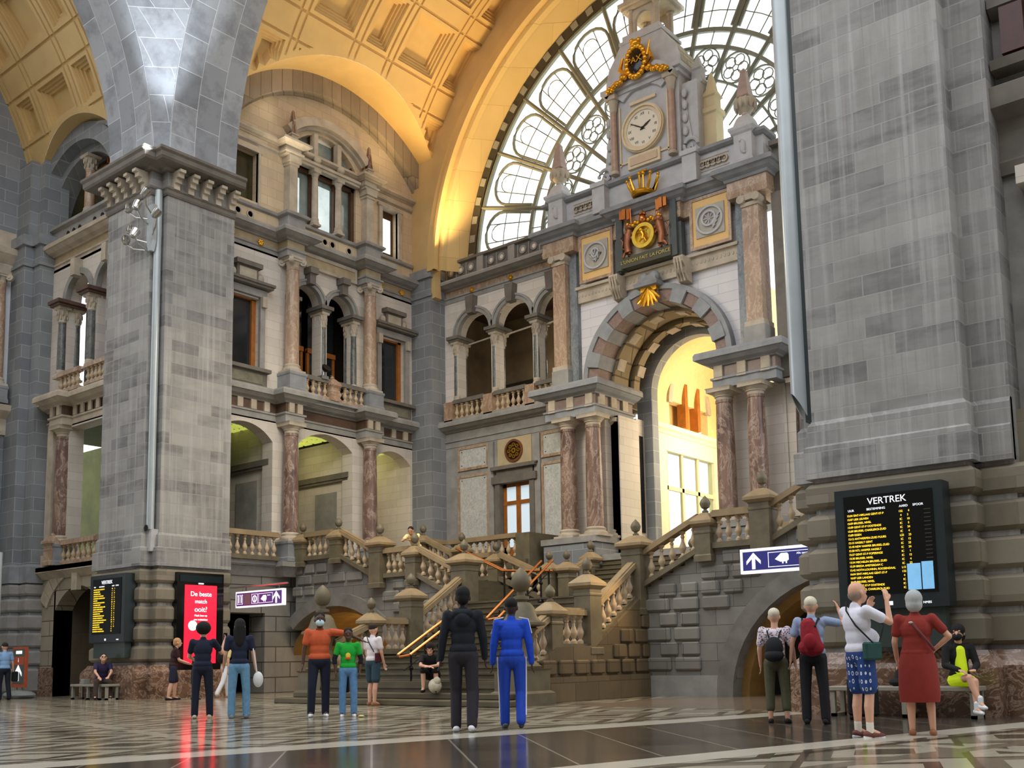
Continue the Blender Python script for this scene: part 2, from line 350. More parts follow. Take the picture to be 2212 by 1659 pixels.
# ================================================================ floor
def floor_mat():
    t=NT('floor_polished_stone'); p=t.pos(); sp=t.n('ShaderNodeSeparateXYZ',{0:p}).outputs
    ms=lambda v,a,b:t.math('MULTIPLY',t.math('GREATER_THAN',v,a),t.math('LESS_THAN',v,b))
    s=t.math('SUBTRACT',t.math('MULTIPLY',sp[0],.97),t.math('MULTIPLY',sp[1],.243)); q=t.math('ADD',t.math('MULTIPLY',sp[0],.243),t.math('MULTIPLY',sp[1],.97))
    pr=t.math('ADD',t.math('MULTIPLY',sp[0],.676),t.math('MULTIPLY',sp[1],.737)); pq=t.math('SUBTRACT',t.math('MULTIPLY',sp[0],.737),t.math('MULTIPLY',sp[1],.676))
    nz=t.noise(p,1.6,5,.6)
    # dark aisle with thin pale joints
    j1=t.math('LESS_THAN',t.math('PINGPONG',pr,.47),.012); j2=t.math('LESS_THAN',t.math('PINGPONG',pq,.47),.008)
    cell=t.n('ShaderNodeTexWhiteNoise',{0:t.n('ShaderNodeVectorMath',{0:t.n('ShaderNodeCombineXYZ',{0:pr,1:pq}).outputs[0],1:(.94,.94,.94)},operation='SNAP').outputs[0]}).outputs[0]
    dark=t.mix(cell,lin((44,42,40)),lin((78,72,66))); dark=t.mix(t.math('MULTIPLY',nz,.4),dark,lin((70,62,54)))
    dark=t.mix(t.math('MAXIMUM',j1,t.math('MULTIPLY',j2,.4)),dark,lin((150,145,132)))
    # patterned field: lozenges and bands in three tones
    a=t.math('PINGPONG',q,1.3); b=t.math('PINGPONG',s,.9)
    f=t.math('ADD',t.math('DIVIDE',a,1.3),t.math('DIVIDE',b,.9))
    light=lin((192,186,166)); mid=lin((122,114,98)); dk=lin((62,56,48))
    fld=t.mix(ms(f,.0,.42),mid,light); fld=t.mix(ms(f,.42,.62),fld,dk); fld=t.mix(ms(f,.62,.95),fld,light); fld=t.mix(ms(f,.95,1.06),fld,dk); fld=t.mix(ms(f,1.35,1.62),fld,light); fld=t.mix(ms(f,1.62,2.1),fld,dk)
    fld=t.mix(t.math('LESS_THAN',t.math('PINGPONG',t.math('ADD',q,.4),2.6),.13),fld,light)
    fld=t.mix(t.math('LESS_THAN',t.math('PINGPONG',t.math('ADD',s,.45),2.7),.12),fld,mid)
    fld=t.mix(t.math('MULTIPLY',nz,.35),fld,mid)
    aisle=ms(s,-11.1,-7.4); c=t.mix(aisle,fld,dark)
    white=t.math('MAXIMUM',ms(s,-11.75,-11.1),ms(s,-7.5,-7.0)); c=t.mix(white,c,lin((214,208,192)))
    th=t.math('MAXIMUM',ms(s,-12.05,-11.9),ms(s,-6.85,-6.7)); c=t.mix(th,c,dk)
    # plain margin by the walls
    mg=t.math('GREATER_THAN',sp[1],17.2); c=t.mix(t.math('MULTIPLY',mg,ms(sp[0],-13,-7.6)),c,lin((128,112,96)))
    n2=t.noise(p,.45,3,.5); c=t.mix(t.math('MULTIPLY',n2,.25),c,lin((120,108,92)))
    t.set(t.b.inputs['Base Color'],c); t.set(t.b.inputs['Roughness'],t.math('ADD',.1,t.math('MULTIPLY',nz,.1)))
    t.b.inputs['Specular IOR Level'].default_value=.38
    return t.m
struct('floor',M().box(-46,14,-12,40,-.3,0),floor_mat(),'polished stone floor with pale and dark geometric inlay')
# ================================================================ crossing piers
ZT=16.6
def pier(sx,cx,label):     # sx=-1 left pier, +1 right pier (mirrored in x)
    X=lambda x:x if sx<0 else 2*cx-x
    P=lambda L:[(X(x),y) for x,y in L][::1 if sx<0 else -1]
    plan=[(-30.5,19.4),(-30.5,16.62),(-28.02,16.62),(-28.02,16.97),(-27.68,16.97),(-27.68,19.4)]   # outward on the right when walked in this order
    def mm(prof,L=plan): return M().mold(P(L),prof)
    b=M()
    for x0,x1,y0,y1 in ((-30.5,-28.02,16.62,19.4),(-28.6,-27.68,16.97,19.4)): b.box(X(x0),X(x1),y0,y1,0,ZT)
    w=struct('wall_pier_%s'%label[0],b,PIER,label[1])
    mm([(-.2,3.87),(.12,3.87),(.12,4.40),(.06,4.44),(.06,4.78),(.0,4.86),(-.2,4.86)]).build('trim_band',PIER,w)
    # rusticated base courses: rounded blocks with recessed joints
    rb=M()
    cs=[(1.02,1.58),(1.60,2.16),(2.18,2.74),(2.76,3.30),(3.32,3.84)]
    for z0,z1 in cs: rb.mold(P(plan),[(-.2,z0+.02),(-.02,z0+.02),(.07,z0+.07),(.12,z0+.13),(.12,z1-.13),(.07,z1-.07),(-.02,z1-.02),(-.2,z1-.02)])
    rb.build('rusticated_course',PIERB,w)
    pb=M().mold(P(plan),[(-.2,0),(.30,0),(.30,.72),(.27,.80),(.18,.9),(.14,.98),(-.2,1.0)]); pb.build('plinth',BROWNM,w)
    # capital cornice on consoles
    c=mm([(-.2,15.30),(.04,15.30),(.07,15.36),(.07,15.46),(.11,15.50),(.11,15.56),(.02,15.60),(-.2,15.60)])
    c.mold(P(plan),[(-.2,16.06),(.12,16.06),(.16,16.12),(.55,16.16),(.6,16.22),(.6,16.36),(.66,16.42),(.66,16.5),(-.2,16.56)])
    c.build('cornice',STONED,w)
    k=M()
    def cons(x,y,nx,ny):
        tx,ty=-ny,nx
        for (o0,o1,z0,z1) in ((0,.46,15.98,16.07),(0,.36,15.84,15.98),(0,.24,15.7,15.84),(0,.14,15.52,15.7)):
            xs=[x+nx*o0-tx*.1,x+nx*o1+tx*.1]; ys=[y+ny*o0-ty*.1,y+ny*o1+ty*.1]; k.box(min(xs),max(xs),min(ys),max(ys),z0,z1)
    for i in range(5): cons(X(-30.28+i*.5),16.62,0,-1)
    for i in range(5): cons(X(-27.68),17.2+i*.5,-sx,0)
    k.build('console',STONE,w)
    return w
pl=pier(-1,XC,('left','grey ashlar crossing pier on the left, with notched corner and drain pipe'))
pr_=pier(1,-17.6,('right','grey ashlar crossing pier on the right behind the departures board'))
# second set-back of right pier and its base
rp=struct('wall_pier_side',M().box(-4.75,-4.12,17.0,19.4,0,24),PIER,'set-back side strip of the right pier')
M().mold([(-4.75,17.0),(-4.12,17.0)],[(-.1,3.87),(.12,3.87),(.12,4.40),(.06,4.44),(.06,4.78),(0,4.86),(-.1,4.86)]).build('trim_band',PIER,rp)
rb=M()
for z0,z1 in ((1.02,1.58),(1.60,2.16),(2.18,2.74),(2.76,3.30),(3.32,3.84)): rb.mold([(-4.75,17.0),(-3.4,17.0)],[(-.1,z0+.02),(-.02,z0+.02),(.1,z0+.1),(.1,z1-.1),(-.02,z1-.02),(-.1,z1-.02)])
rb.build('rusticated_course',PIERB,rp); M().mold([(-4.7,17.0),(-3.3,17.0)],[(-.1,0),(.26,0),(.26,.75),(.12,.98),(-.1,1.0)]).build('plinth',BROWNM,rp)
# crossing arches (soffit strips with block joints) and pendentive
ARCHS=plain('arch_soffit_stone',(158,163,168),.75,0,.12,1.8,.15)
def vault_ashlar(name):
    t=NT(name); uv=t.n('ShaderNodeUVMap').outputs[0]
    br=t.n('ShaderNodeTexBrick',{'Vector':uv,'Color1':(0,0,0,1),'Color2':(1,1,1,1),'Scale':1.,'Mortar Size':.012,'Brick Width':1.05,'Row Height':.85,'Mortar Smooth':.3})
    c=t.mix(br.outputs[0],lin((172,176,182)),lin((138,142,148))); p=t.pos(); n=t.noise(p,1.5,6,.65)
    c=t.mix(t.math('MULTIPLY',t.ramp(n,[(.45,(0,0,0)),(.65,(1,1,1))]),.5),c,lin((100,102,108)))
    c=t.mix(br.outputs[1],c,lin((200,204,208))); t.set(t.b.inputs['Base Color'],c); t.b.inputs['Roughness'].default_value=.75
    t.bump(t.math('SUBTRACT',t.math('MULTIPLY',n,.4),br.outputs[1]),.35,.03); return t.m
VASH=vault_ashlar('arch_ashlar')
def surf(name,mat,fn,nu,nv,parent=None,label=None,smooth=True,thick=None):
    vs=[];uvs=[]
    for i in range(nu+1):
        for j in range(nv+1):
            p,uv=fn(i/nu,j/nv); vs.append(p); uvs.append(uv)
    fs=[(i*(nv+1)+j,(i+1)*(nv+1)+j,(i+1)*(nv+1)+j+1,i*(nv+1)+j+1) for i in range(nu) for j in range(nv)]
    me=bpy.data.meshes.new(name); me.from_pydata(vs,[],fs); ul=me.uv_layers.new(name='UVMap')
    for lp in me.loops: ul.data[lp.index].uv=uvs[lp.vertex_index]
    me.materials.append(mat)
    if smooth: me.polygons.foreach_set('use_smooth',[True]*len(me.polygons))
    o=bpy.data.objects.new(name,me); COL.objects.link(o)
    if thick:
        md=o.modifiers.new('solid','SOLIDIFY'); md.thickness=thick; md.offset=0
    if parent: o.parent=parent; o.matrix_parent_inverse=Matrix.Translation(-world_loc(parent))
    elif label is not None: o['kind']='structure'; o['label']=label
    return o
R1=10.3; ZA=16.8
z_leg=lambda r,a:(ZA+r*sin(a))
def leg_pts(f,a0=0,a1=pi*.5): return f
def archA(u,v): # stair-arm crossing arch soffit
    a=pi*u*.999; y=16.97+(19.4-16.97)*v; r=R1; return ((XC-r*cos(a),y,ZA+r*sin(a)),(r*a,y))
surf('wall_arch_stairs',VASH,archA,64,2,None,'great ashlar arch over the mouth of the staircase hall')
def archAf(u,v):
    a=pi*u*.999; r=R1+1.2*v; return ((XC-r*cos(a),16.97,ZA+r*sin(a)),(r*a,r))
YK=6.3
def archB(u,v): # left-arm crossing arch soffit
    a=pi*u*.999; x=-28.02-(30.5-28.02)*v; r=R1; return ((x,YK+r*cos(a),ZA+r*sin(a)),(r*a,x))
surf('wall_arch_left_arm',VASH,archB,64,2,None,'great ashlar arch over the left arm of the hall')
def pend(u,v): # pendentive between the two arches above the notch
    h=u*9.6; a=math.asin(min(1,h/R1)); rr=R1*cos(a)
    A=Vector((XC-rr,16.97)); B=Vector((-28.02,YK+rr)); C=Vector((XC,YK)); a0=math.atan2(B.y-C.y,B.x-C.x); a1=math.atan2(A.y-C.y,A.x-C.x)
    rb=(B-C).length; ra=(A-C).length; t=a0+(a1-a0)*v; r=rb+(ra-rb)*v
    dip=.34*max(0,1-h/.8)
    return ((C.x+(r)*cos(t),C.y+r*sin(t),ZA+h),(t*r*1.0,h))
surf('wall_pendentive',VASH,pend,40,16,None,'pale ashlar pendentive rising over the notched pier corner')
# ================================================================ left wall of staircase hall (plane x)
ops0=[(19.75,21.3,0,2.6,0)]
wl=struct('wall_left_basement',M().wall('x',19.3,29.2,0,4.22,-29.2,XW+.1,ops0),ashlar('basement_rustic',(150,146,140),(128,126,122),(70,66,60),1.2,.5,.02,.35,.5,.7,.4),'rusticated grey basement wall under the left gallery')
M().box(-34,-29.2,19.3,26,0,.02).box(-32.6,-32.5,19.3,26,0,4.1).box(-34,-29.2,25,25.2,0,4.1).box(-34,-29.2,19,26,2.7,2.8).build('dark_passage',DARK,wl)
M().box(-29.3,XW+.45,19.3,28.3,4.16,4.3).mold([(XW+.1,19.3),(XW+.1,21.75),(-27.95,21.75),(-27.95,22.4)],[(-.1,3.8),(.04,3.8),(.1,3.9),(.22,4.1),(.3,4.12),(.3,4.28),(-.1,4.3)]).build('ledge',STONEG,wl)
gops=[(19.3,21.6,4.3,8.92,.55),(22.7,25.15,4.3,9.0,.5),(26.2,28.1,4.3,8.85,.45)]
struct('wall_left_gallery',M().wall('x',19.2,29.2,4.3,9.1,-29.0,XW,gops),CREAM,'cream stone arcade wall of the lower gallery')
path1=[(XW,19.3),(XW,21.72),(-27.92,21.72),(-27.92,22.52),(XW,22.52),(XW,25.32),(-27.92,25.32),(-27.92,26.12),(XW,26.12),(XW,28.2)]
c1=cornice(path1,9.05,10.1,.42,'trim_1',(STONEG,plain('brown_frieze',(96,74,60),.5,0,.2,4)),'grey cornice with triglyph blocks between gallery and first floor')
tb=M()
for y0,y1,x in [(19.45,21.6,XW),(21.78,22.48,-27.92),(25.36,26.08,-27.92),(26.25,28.15,XW)]:
    n=max(2,int((y1-y0)/.48)); 
    for i in range(n):
        y=y0+(y1-y0)*(i+.5)/n; tb.box(x-.1,x+.045,y-.11,y+.11,9.38,9.72)
tb.build('triglyph',STONE,c1)
sops=[(19.82,20.95,10.75,13.2,0),(22.42,23.66,10.12,14.28,.62),(23.92,25.16,10.12,14.28,.62),(26.5,27.75,10.75,13.3,0)]
struct('wall_left_first_floor',M().wall('x',19.2,29.2,10.1,14.95,-28.95,XW,sops),CREAM,'cream wall of the first floor with two windows and paired arches')
c2=cornice(path1,14.88,15.78,.42,'trim_2',(STONEG,plain('ochre_frieze',(178,160,128),.6,0,.15,3)),'upper cornice with ochre frieze and gilded rosettes')
aops=[(19.85,20.85,16.6,18.38,0),(22.36,25.28,16.5,18.72,0),(26.6,27.45,16.5,18.42,0)]
aw=M().wall('x',19.2,29.3,15.75,19.2,-28.95,XW,aops); aw.wall('x',19.2,29.3,19.2,23.2,-28.95,XW,[(22.3,25.3,19.2,20.1,.86)])
struct('wall_left_attic',aw,WARMW,'warm cream attic wall below the vault')
# parapet with round piercings
pp_=struct('trim_3',M().mold(path1,[(-.3,15.78),(.08,15.78),(.08,15.86),(-.02,15.9),(-.02,16.32),(.1,16.36),(.12,16.44),(.05,16.5),(-.3,16.5)]),STONEG,'attic parapet with round piercings')
hb=M()
for y in (20.05,20.55,22.75,23.45,23.8,24.15,24.95,26.75,27.2): hb.tube([(XW-.05,y,16.1),(XW+.0,y,16.1)],.1,14); 
hb.build('piercing',BLACK,pp_)
hr=M()
for y in (20.05,20.55,22.75,23.45,23.8,24.15,24.95,26.75,27.2): hr.ring('x',y,16.1,.1,.15,0,360,XW-.06,XW+.03,14)
hr.build('piercing_rim',STONE,pp_)
c3=cornice([(XW,19.3),(XW,21.72),(-28.05,21.72),(-28.05,22.45),(XW,22.45),(XW,25.4),(-28.05,25.4),(-28.05,26.05),(XW,26.05),(XW,28.3)],18.62,19.15,.25,'trim_4',(STONE,STONE),'attic cornice')
lun=M().ring('x',23.8,18.0,2.3,2.62,42,138,-28.9,XW+.32,24).ring('x',23.8,18.0,2.2,2.36,42,138,-28.9,XW+.16,24)
struct('trim_5',lun,STONE,'segmental arch moulding over the attic window')
# stone wall arch + plaster cove + barrel vault
YL,ZL=24.1,16.0
struct('trim_6',M().ring('x',YL,ZL,5.5,6.2,33,147,-28.7,-28.05,40).ring('x',YL,ZL,5.42,5.6,33,147,-28.7,XW+.12,40),ashlar('arch_voussoir',(176,160,140),(150,136,118),(120,108,94),.45,5,.02,.3,.4,.7,.4),'rough brown voussoir arch around the attic lunette')
RV,ZV=11.0,16.0
def cove(u,v):
    a=pi*(.12+.76*u); y=YL+6.2*cos(a); z=ZL+6.2*sin(a); xb=XC-sqrt(RV**2-(z-ZV)**2); x=-28.3+(xb+28.3)*v if xb>-28.3 else -28.3; return ((x,y,z),(0,0))
surf('ceiling_cove',GOLDP,cove,48,3,None,'plain ochre plaster reveal above the lunette')
def barrel_vault(name,label,axis,a_lo,a_hi,c0,R,zc,lun,mat,th0=2,th1=178,t0=0,rows=()):
    # coffered barrel: axis 'y' (runs along y) or 'x'. lines in run direction and in angle
    P=4.15; runs=[a_lo]; marks=[]
    def prof(t,segs):  # t within segs -> depth
        for s0,s1,d in segs:
            if s0<=t<=s1: return d
        return 0.
    def steps(a,b,mode):
        # break lines of one coffer between a..b : list of positions
        e=.004; w=(b-a)
        return [a-e,a+e,a+.10-e,a+.10+e,a+.2-e,a+.2+e,a+.3-e,a+.3+e,b-.3-e,b-.3+e,b-.2-e,b-.2+e,b-.10-e,b-.10+e,b-e,b+e]
    pass
    run_c=[];t=t0
    while t<a_hi+2:
        run_c+= [(t+.0,t+1.75,'B'),(t+2.35,t+3.3,'N')]; t+=P-.25
    ang_c=[(math.radians(p),math.radians(q)) for p,q in rows];a=ang_c[-1][1]+math.radians(5.4)
    while a<math.radians(170): ang_c.append((a,a+math.radians(9.2))); a+=math.radians(14.6)
    us={a_lo,a_hi}; e=.006
    grooves_u=[]
    for (c,d,k) in run_c:
        for q in (0,.09,.18,.27):
            for s_ in (c+q,d-q):
                us|={s_-e,s_+e}
        for s_ in (c-.13,c-.21,d+.13,d+.21): us|={s_-e,s_+e}
        grooves_u+=[(c-.21,c-.13),(d+.13,d+.21)]
    us=sorted(u for u in us if a_lo<=u<=a_hi)
    vs_={math.radians(th0),math.radians(th1)}; ea=e/R; grooves_v=[]
    for (c,d) in ang_c:
        for q in (0,.09/R,.18/R,.27/R):
            for s_ in (c+q,d-q): vs_|={s_-ea,s_+ea}
        for s_ in (c-.13/R,c-.22/R,d+.13/R,d+.22/R): vs_|={s_-ea,s_+ea}
        grooves_v+=[(c-.22/R,c-.13/R),(d+.13/R,d+.22/R)]
    x=math.radians(th0)
    while x<math.radians(th1): vs_.add(x); x+=math.radians(1.6)
    vs_=sorted(v for v in vs_ if math.radians(th0)<=v<=math.radians(th1))
    if lun:
        ly,lz,lr=lun
        k=ly-lr
        while k<ly+lr: us.append(k); k+=.12
        us=sorted(x for x in set(us) if a_lo<=x<=a_hi)
    verts=[];nV=len(vs_)
    def depth(u,v):
        for (c,d,k) in run_c:
            if c<u<d:
                for (p,q) in ang_c:
                    if p<v<q:
                        m=min(u-c,d-u,(v-p)*R,(q-v)*R)
                        return .0 if m<0 else (.10 if m<.09 else (.18 if m<.18 else (.26 if m<.27 else .36)))
        g=0
        inu=any(a0<u<b0 for a0,b0 in grooves_u); inv=any(a0<v<b0 for a0,b0 in grooves_v)
        # grooves stop at crossings, leaving small squares
        if inu or inv: g=.06
        return g
    for u in us:
        th_start=None
        if lun and abs(u-ly)<lr:
            zz=lz+sqrt(lr*lr-(u-ly)**2); th_start=math.asin(min(1,(zz-zc)/R))
        for v in vs_:
            vv=max(v,th_start) if th_start else v
            dd=depth(u,v) if (not th_start or v>th_start+.012) else 0
            if th_start and v>th_start+.012:
                m=(v-th_start)*R; dd=dd if m>.25 else 0
            rr=R+dd; A=c0-rr*cos(vv) if axis=='y' else c0+rr*cos(vv); z=zc+rr*sin(vv)
            verts.append((A,u,z) if axis=='y' else (u,A,z))
    fs=[]
    for i in range(len(us)-1):
        for j in range(nV-1):
            q=(i*nV+j,(i+1)*nV+j,(i+1)*nV+j+1,i*nV+j+1); fs.append(q)
    me=bpy.data.meshes.new(name); me.from_pydata(verts,[],fs); me.materials.append(mat); o=bpy.data.objects.new(name,me); COL.objects.link(o); o['kind']='structure'; o['label']=label; return o
barrel_vault('ceiling_stair_vault','coffered ochre barrel vault over the staircase hall','y',19.35,28.25,XC,RV,ZV,(YL,ZL,6.2),GOLDP,2,178,17.32,[(22.5,31.5),(38.3,47.7)])
barrel_vault('ceiling_left_vault','coffered tan barrel vault over the left arm','x',-37.5,-30.4,YK,RV,ZV,(-33.45,16.35,3.4),TANP,-4,178,-38.6,[(20.5,27),(33.5,43)])
def cove2(u,v):
    a=pi*(.05+.9*u); X=-33.45+3.4*cos(a); z=16.35+3.4*sin(a); yb=YK+sqrt(max(0,RV**2-(z-ZV)**2)); yb=min(yb,17.3); return ((X,17.35+(yb-17.35)*v,z),(0,0))
surf('ceiling_cove_arm',TANP,cove2,40,2,None,'plain tan plaster reveal in the left arm')
YC=28.1
# ================================================================ end wall (clock wall) left section
dops=[(-24.62,-23.18,4.3,7.35,0)]
struct('wall_back_lower',M().wall('y',-28.5,-19.4,0,9.1,YW,YW+.5,dops),STONEG,'lower end wall with marble panels, door and bronze roundel')
wb=M().wall('y',-28.5,-21.2,10.1,14.95,YW,YW+.45,[(-26.72,-25.02,10.12,14.2,.85),(-24.78,-23.02,10.12,14.2,.85),(-22.8,-21.2,10.12,14.2,.8)])
struct('wall_back_first_floor',wb,CREAM,'pale end wall with three loggia arches')
pth=[(-27.6,YW-.02),(-21.5,YW-.02)]
k1=cornice(pth,9.05,10.0,.42,'trim_7',(STONEG,STONEG),'grey cornice below the loggia balustrade')
k2=cornice([(-27.4,YW-.02),(-26.95,YW-.02),(-21.5,YW-.02)],14.8,15.6,.42,'trim_8',(STONEG,PINK),'grey and brown cornice above the loggia')
pr2=M().mold(pth,[(-.35,15.6),(.1,15.6),(.1,15.72),(.0,15.74),(.0,16.28),(.12,16.32),(.12,16.42),(-.35,16.44)])
pw=struct('trim_9',pr2,STONED,'pierced grey parapet below the great window')
q=M()
for i in range(11):
    x=-27.0+i*.52
    if i in (3,6): q.box(x-.16,x+.16,YW-.12,YW+.2,15.6,16.44)
    else: q.ring('y',x,16.02,.09,.16,0,360,YW-.07,YW+.02,14); q.box(x-.26,x-.22,YW-.06,YW,15.76,16.26)
q.build('parapet_relief',STONEG,pw)
q=M()
for i in range(11):
    if i in (3,6): continue
    q.tube([(-27+i*.52,YW-.06,16.02),(-27+i*.52,YW-.04,16.02)],.085,12)
q.build('piercing',CLOCKW,pw)
# marble panels in frames
def panel(label,x0,x1,z0,z1,y,m=WMARB,fm=PINK,group=None,name='marble_panel',cat='wall panel'):
    r=thing(name,label,cat,((x0+x1)/2,y,z0),group)
    b=M(); w=.1
    for a in ((x0,x1,z0,z0+w),(x0,x1,z1-w,z1),(x0,x0+w,z0+w,z1-w),(x1-w,x1,z0+w,z1-w)): b.box(a[0],a[1],y-.06,y,a[2],a[3])
    b.build('frame',fm,r); M().box(x0+w,x1-w,y-.03,y,z0+w,z1-w).build('slab',m,r)
    if m is WMARB:
        s=M()
        for a in (x0+w+.1,x1-w-.1):
            for c in (z0+w+.1,z1-w-.1): s.ball((a,y-.035,c),.022,8,5)
        s.build('fixing_stud',IRON,r)
    return r
panel('large white marble panel left of the brown door, with speckled grey veins',-26.75,-25.2,4.9,7.9,YW)
panel('smaller white marble panel above, left of the bronze roundel',-26.75,-25.2,8.08,9.0,YW)
panel('large white marble panel right of the brown door beside the paired columns',-22.7,-21.4,4.9,7.9,YW)
panel('smaller white marble panel above, right of the bronze roundel',-22.7,-21.4,8.08,9.0,YW)
rd=thing('roundel','dark bronze openwork roundel in the end wall above the brown door','roundel',(-23.95,YW,8.4))
M().box(-24.75,-23.15,YW-.04,YW,8.02,9.02).build('backplate',plain('beige_field',(190,172,136),.6,0,.1,3),rd)
M().ring('y',-23.95,8.52,.34,.42,0,360,YW-.1,YW-.03,28).build('rim',BRONZ,rd); 
b=M().ring('y',-23.95,8.52,.0,.34,0,360,YW-.06,YW-.04,24); b.build('disc',plain('dark_bronze',(52,42,30),.4,.6,.1),rd)
b=M()
for i in range(8): a=2*pi*i/8; b.ring('y',-23.95+.22*cos(a),8.52+.22*sin(a),.04,.07,0,360,YW-.09,YW-.06,10)
b.ring('y',-23.95,8.52,.05,.1,0,360,YW-.09,YW-.06,12); b.build('tracery',GOLD,rd)
for x in (-25.05,-22.85): M().box(x-.13,x+.13,YW-.1,YW,4.3,9.0).box(x-.17,x+.17,YW-.13,YW,4.3,4.7).build('wall_strip',STONEG,None)
for o in list(COL.objects):
    if o.name.startswith('wall_strip'): o['kind']='structure'; o['label']='flat grey strip dividing the lower end wall'
# door
dr=struct('door_1',M().box(-24.82,-24.6,YW-.14,YW+.1,4.3,7.35).box(-23.2,-22.98,YW-.14,YW+.1,4.3,7.35).box(-24.95,-22.85,YW-.2,YW+.1,7.35,7.62).box(-24.75,-23.05,YW-.12,YW+.1,7.62,7.85),STONED,'tall oak double door with glass panes in a grey stone surround')
M().box(-24.95,-22.85,YW-.26,YW,7.85,7.95).box(-25.0,-22.8,YW-.2,YW,7.95,8.0).build('hood',STONED,dr)
f=M().box(-24.6,-24.47,YW+.1,YW+.2,4.3,7.35).box(-23.33,-23.2,YW+.1,YW+.2,4.3,7.35).box(-23.99,-23.81,YW+.08,YW+.2,4.3,7.35).box(-24.6,-23.2,YW+.09,YW+.2,6.55,6.7).box(-24.6,-23.2,YW+.1,YW+.2,7.22,7.35).box(-24.6,-23.2,YW+.1,YW+.2,4.3,5.0)
f.build('door_frame',WOOD,dr); M().box(-24.47,-23.99,YW+.14,YW+.16,5.0,6.55).box(-23.81,-23.33,YW+.14,YW+.16,5.0,6.55).box(-24.47,-23.33,YW+.14,YW+.16,6.7,7.22).build('door_glass',plain('frosted_daylight_glass',(205,220,228),.3,0,0,emit=(190,210,225),es=.35),dr)
# corner pilasters
def corner_p(name,boxes,label,z1=16.1):
    b=M()
    for a in boxes: b.box(*a,0,z1)
    w=struct(name,b,BLUE,label); q=M()
    for a in boxes:
        x0,x1,y0,y1=a; q.box(x0-.02,x1+.06,y0-.06,y1+.02,15.0,15.1); q.box(x0-.02,x1+.1,y0-.1,y1+.02,15.75,z1+.02)
    q.build('band',BLUEP,w); return w
corner_p('wall_corner_pilaster',[(-28.7,-27.4,28.2,29.3)],'blue-grey stone corner pilaster between side wall and end wall')
M().box(-28.7,-27.75,28.35,29.3,16.1,20.2).build('wall_corner_upper',BLUE)['kind']='structure'
# end band of the vault and the great window
R_=lambda r0,r1,d0,d1,a0=0,a1=180,n=72:M().ring('y',XC,15.95,r0,r1,a0,a1,d0,d1,n)
struct('wall_back_lunette_band',R_(9.9,12.4,28.25,28.6,-6,186),TANP,'plain tan band where the vault meets the end wall')
rim=struct('trim_10',R_(9.72,10.1,28.05,28.35),GOLDP,'bright plaster rim around the great window')
M().ring('y',XC,15.95,9.66,9.8,0,180,28.0,28.2,72).build('bead',GOLDP,rim)
b=M();n=72
for r,d in ((9.72,28.3),(9.55,28.35),(9.5,28.55),(9.42,28.6),(9.0,29.25),(8.95,29.3)):
    for i in range(n+1): a=pi*i/n; b.v.append((XC+r*cos(a),d,15.95+r*sin(a)))
b.f=[(k*(n+1)+i,k*(n+1)+i+1,(k+1)*(n+1)+i+1,(k+1)*(n+1)+i) for k in range(5) for i in range(n)]
sp_=struct('wall_back_reveal',b,ashlar('reveal_blocks',(222,190,128),(212,180,118),(190,158,100),2.4,1.1,.01,.1,.1,.7,.1),'splayed plaster reveal of the great window',smooth=True)
# window: glass, dark chequered border, radial bars, lobes, rings
def P(r,deg,y=29.3): a=math.radians(deg); return (XC+r*cos(a),y,15.95+r*sin(a))
win=struct('window_1',M().ring('y',XC,15.95,8.62,9.0,0,180,29.2,29.4,72),plain('window_border_iron',(70,66,54),.5,.3,.1),'great semicircular leaded window behind the clock tower')
b=M()
for i in range(75):
    if i%2: a=180*i/75; b.ring('y',XC,15.95,8.68,8.94,a+.25,a+2.15,29.17,29.22,3)
b.build('border_block',plain('border_tile',(150,146,130),.6,0,.1),win)
bays=[91.5+14.4*k for k in range(-6,7)]
b=M()
for d in bays: b.tube([P(3.0,d),P(8.75,d)],.085,6)
for r,w in ((5.95,.07),(5.38,.06),(4.3,.035)): b.ring('y',XC,15.95,r-w,r+w,0,180,29.24,29.36,72)
b.ring('y',XC,15.95,8.5,8.6,0,180,29.24,29.36,72); b.build('glazing_bar',FRAME,win)
b=M();t_=M()
for d in bays:
    c=d+7.2
    if c>182: continue
    hw=lambda r:(7.2-math.degrees(.14/r))
    pts=[P(6.1,c-hw(6.1)),P(7.0,c-hw(7.0)),P(7.45,c-hw(7.45))]
    cr=7.45; rad=cr*math.radians(hw(cr))
    for i in range(1,10):
        t=pi*i/10; pts.append(P(cr+.95*rad*sin(t),c-hw(cr)*cos(t)))
    pts+=[P(7.45,c+hw(7.45)),P(7.0,c+hw(7.0)),P(6.1,c+hw(6.1))]
    b.tube(pts,.06,6)
    pts=[P(6.6,c-2.6)]+[P(7.5+.42*sin(pi*i/8),c-2.6*cos(pi*i/8)) for i in range(9)]+[P(6.6,c+2.6)]; t_.tube(pts,.02,5)
    t_.tube([P(6,c-2.6),P(8.1,c-2.6)],.02,5); t_.tube([P(6,c+2.6),P(8.1,c+2.6)],.02,5)
    for r in (6.6,7.3): t_.tube([P(r,c-6.6),P(r,c),P(r,c+6.6)],.02,5)
    t_.tube([P(5.38,c),P(5.95,c)],.02,5); t_.tube([P(3.2,c),P(4.3,c)],.025,5)
    # rosette
    rc=4.83; rp=P(rc,c); t_.ring('y',rp[0],rp[2],.49,.53,0,360,29.27,29.33,20)
    for k in range(5): a=2*pi*k/5+math.radians(c); t_.ring('y',rp[0]+.27*cos(a),rp[2]+.27*sin(a),.17,.2,0,360,29.28,29.32,10)
b.build('lobe_bar',FRAME,win); t_.build('lead_line',FRAME,win)
b=M(); n=48; b.v=[(XC,29.32,15.95)]+[P(8.7,180*i/n,29.32) for i in range(n+1)]; b.f=[(0,i+1,i+2) for i in range(n)]; b.build('pane',GLASS,win)
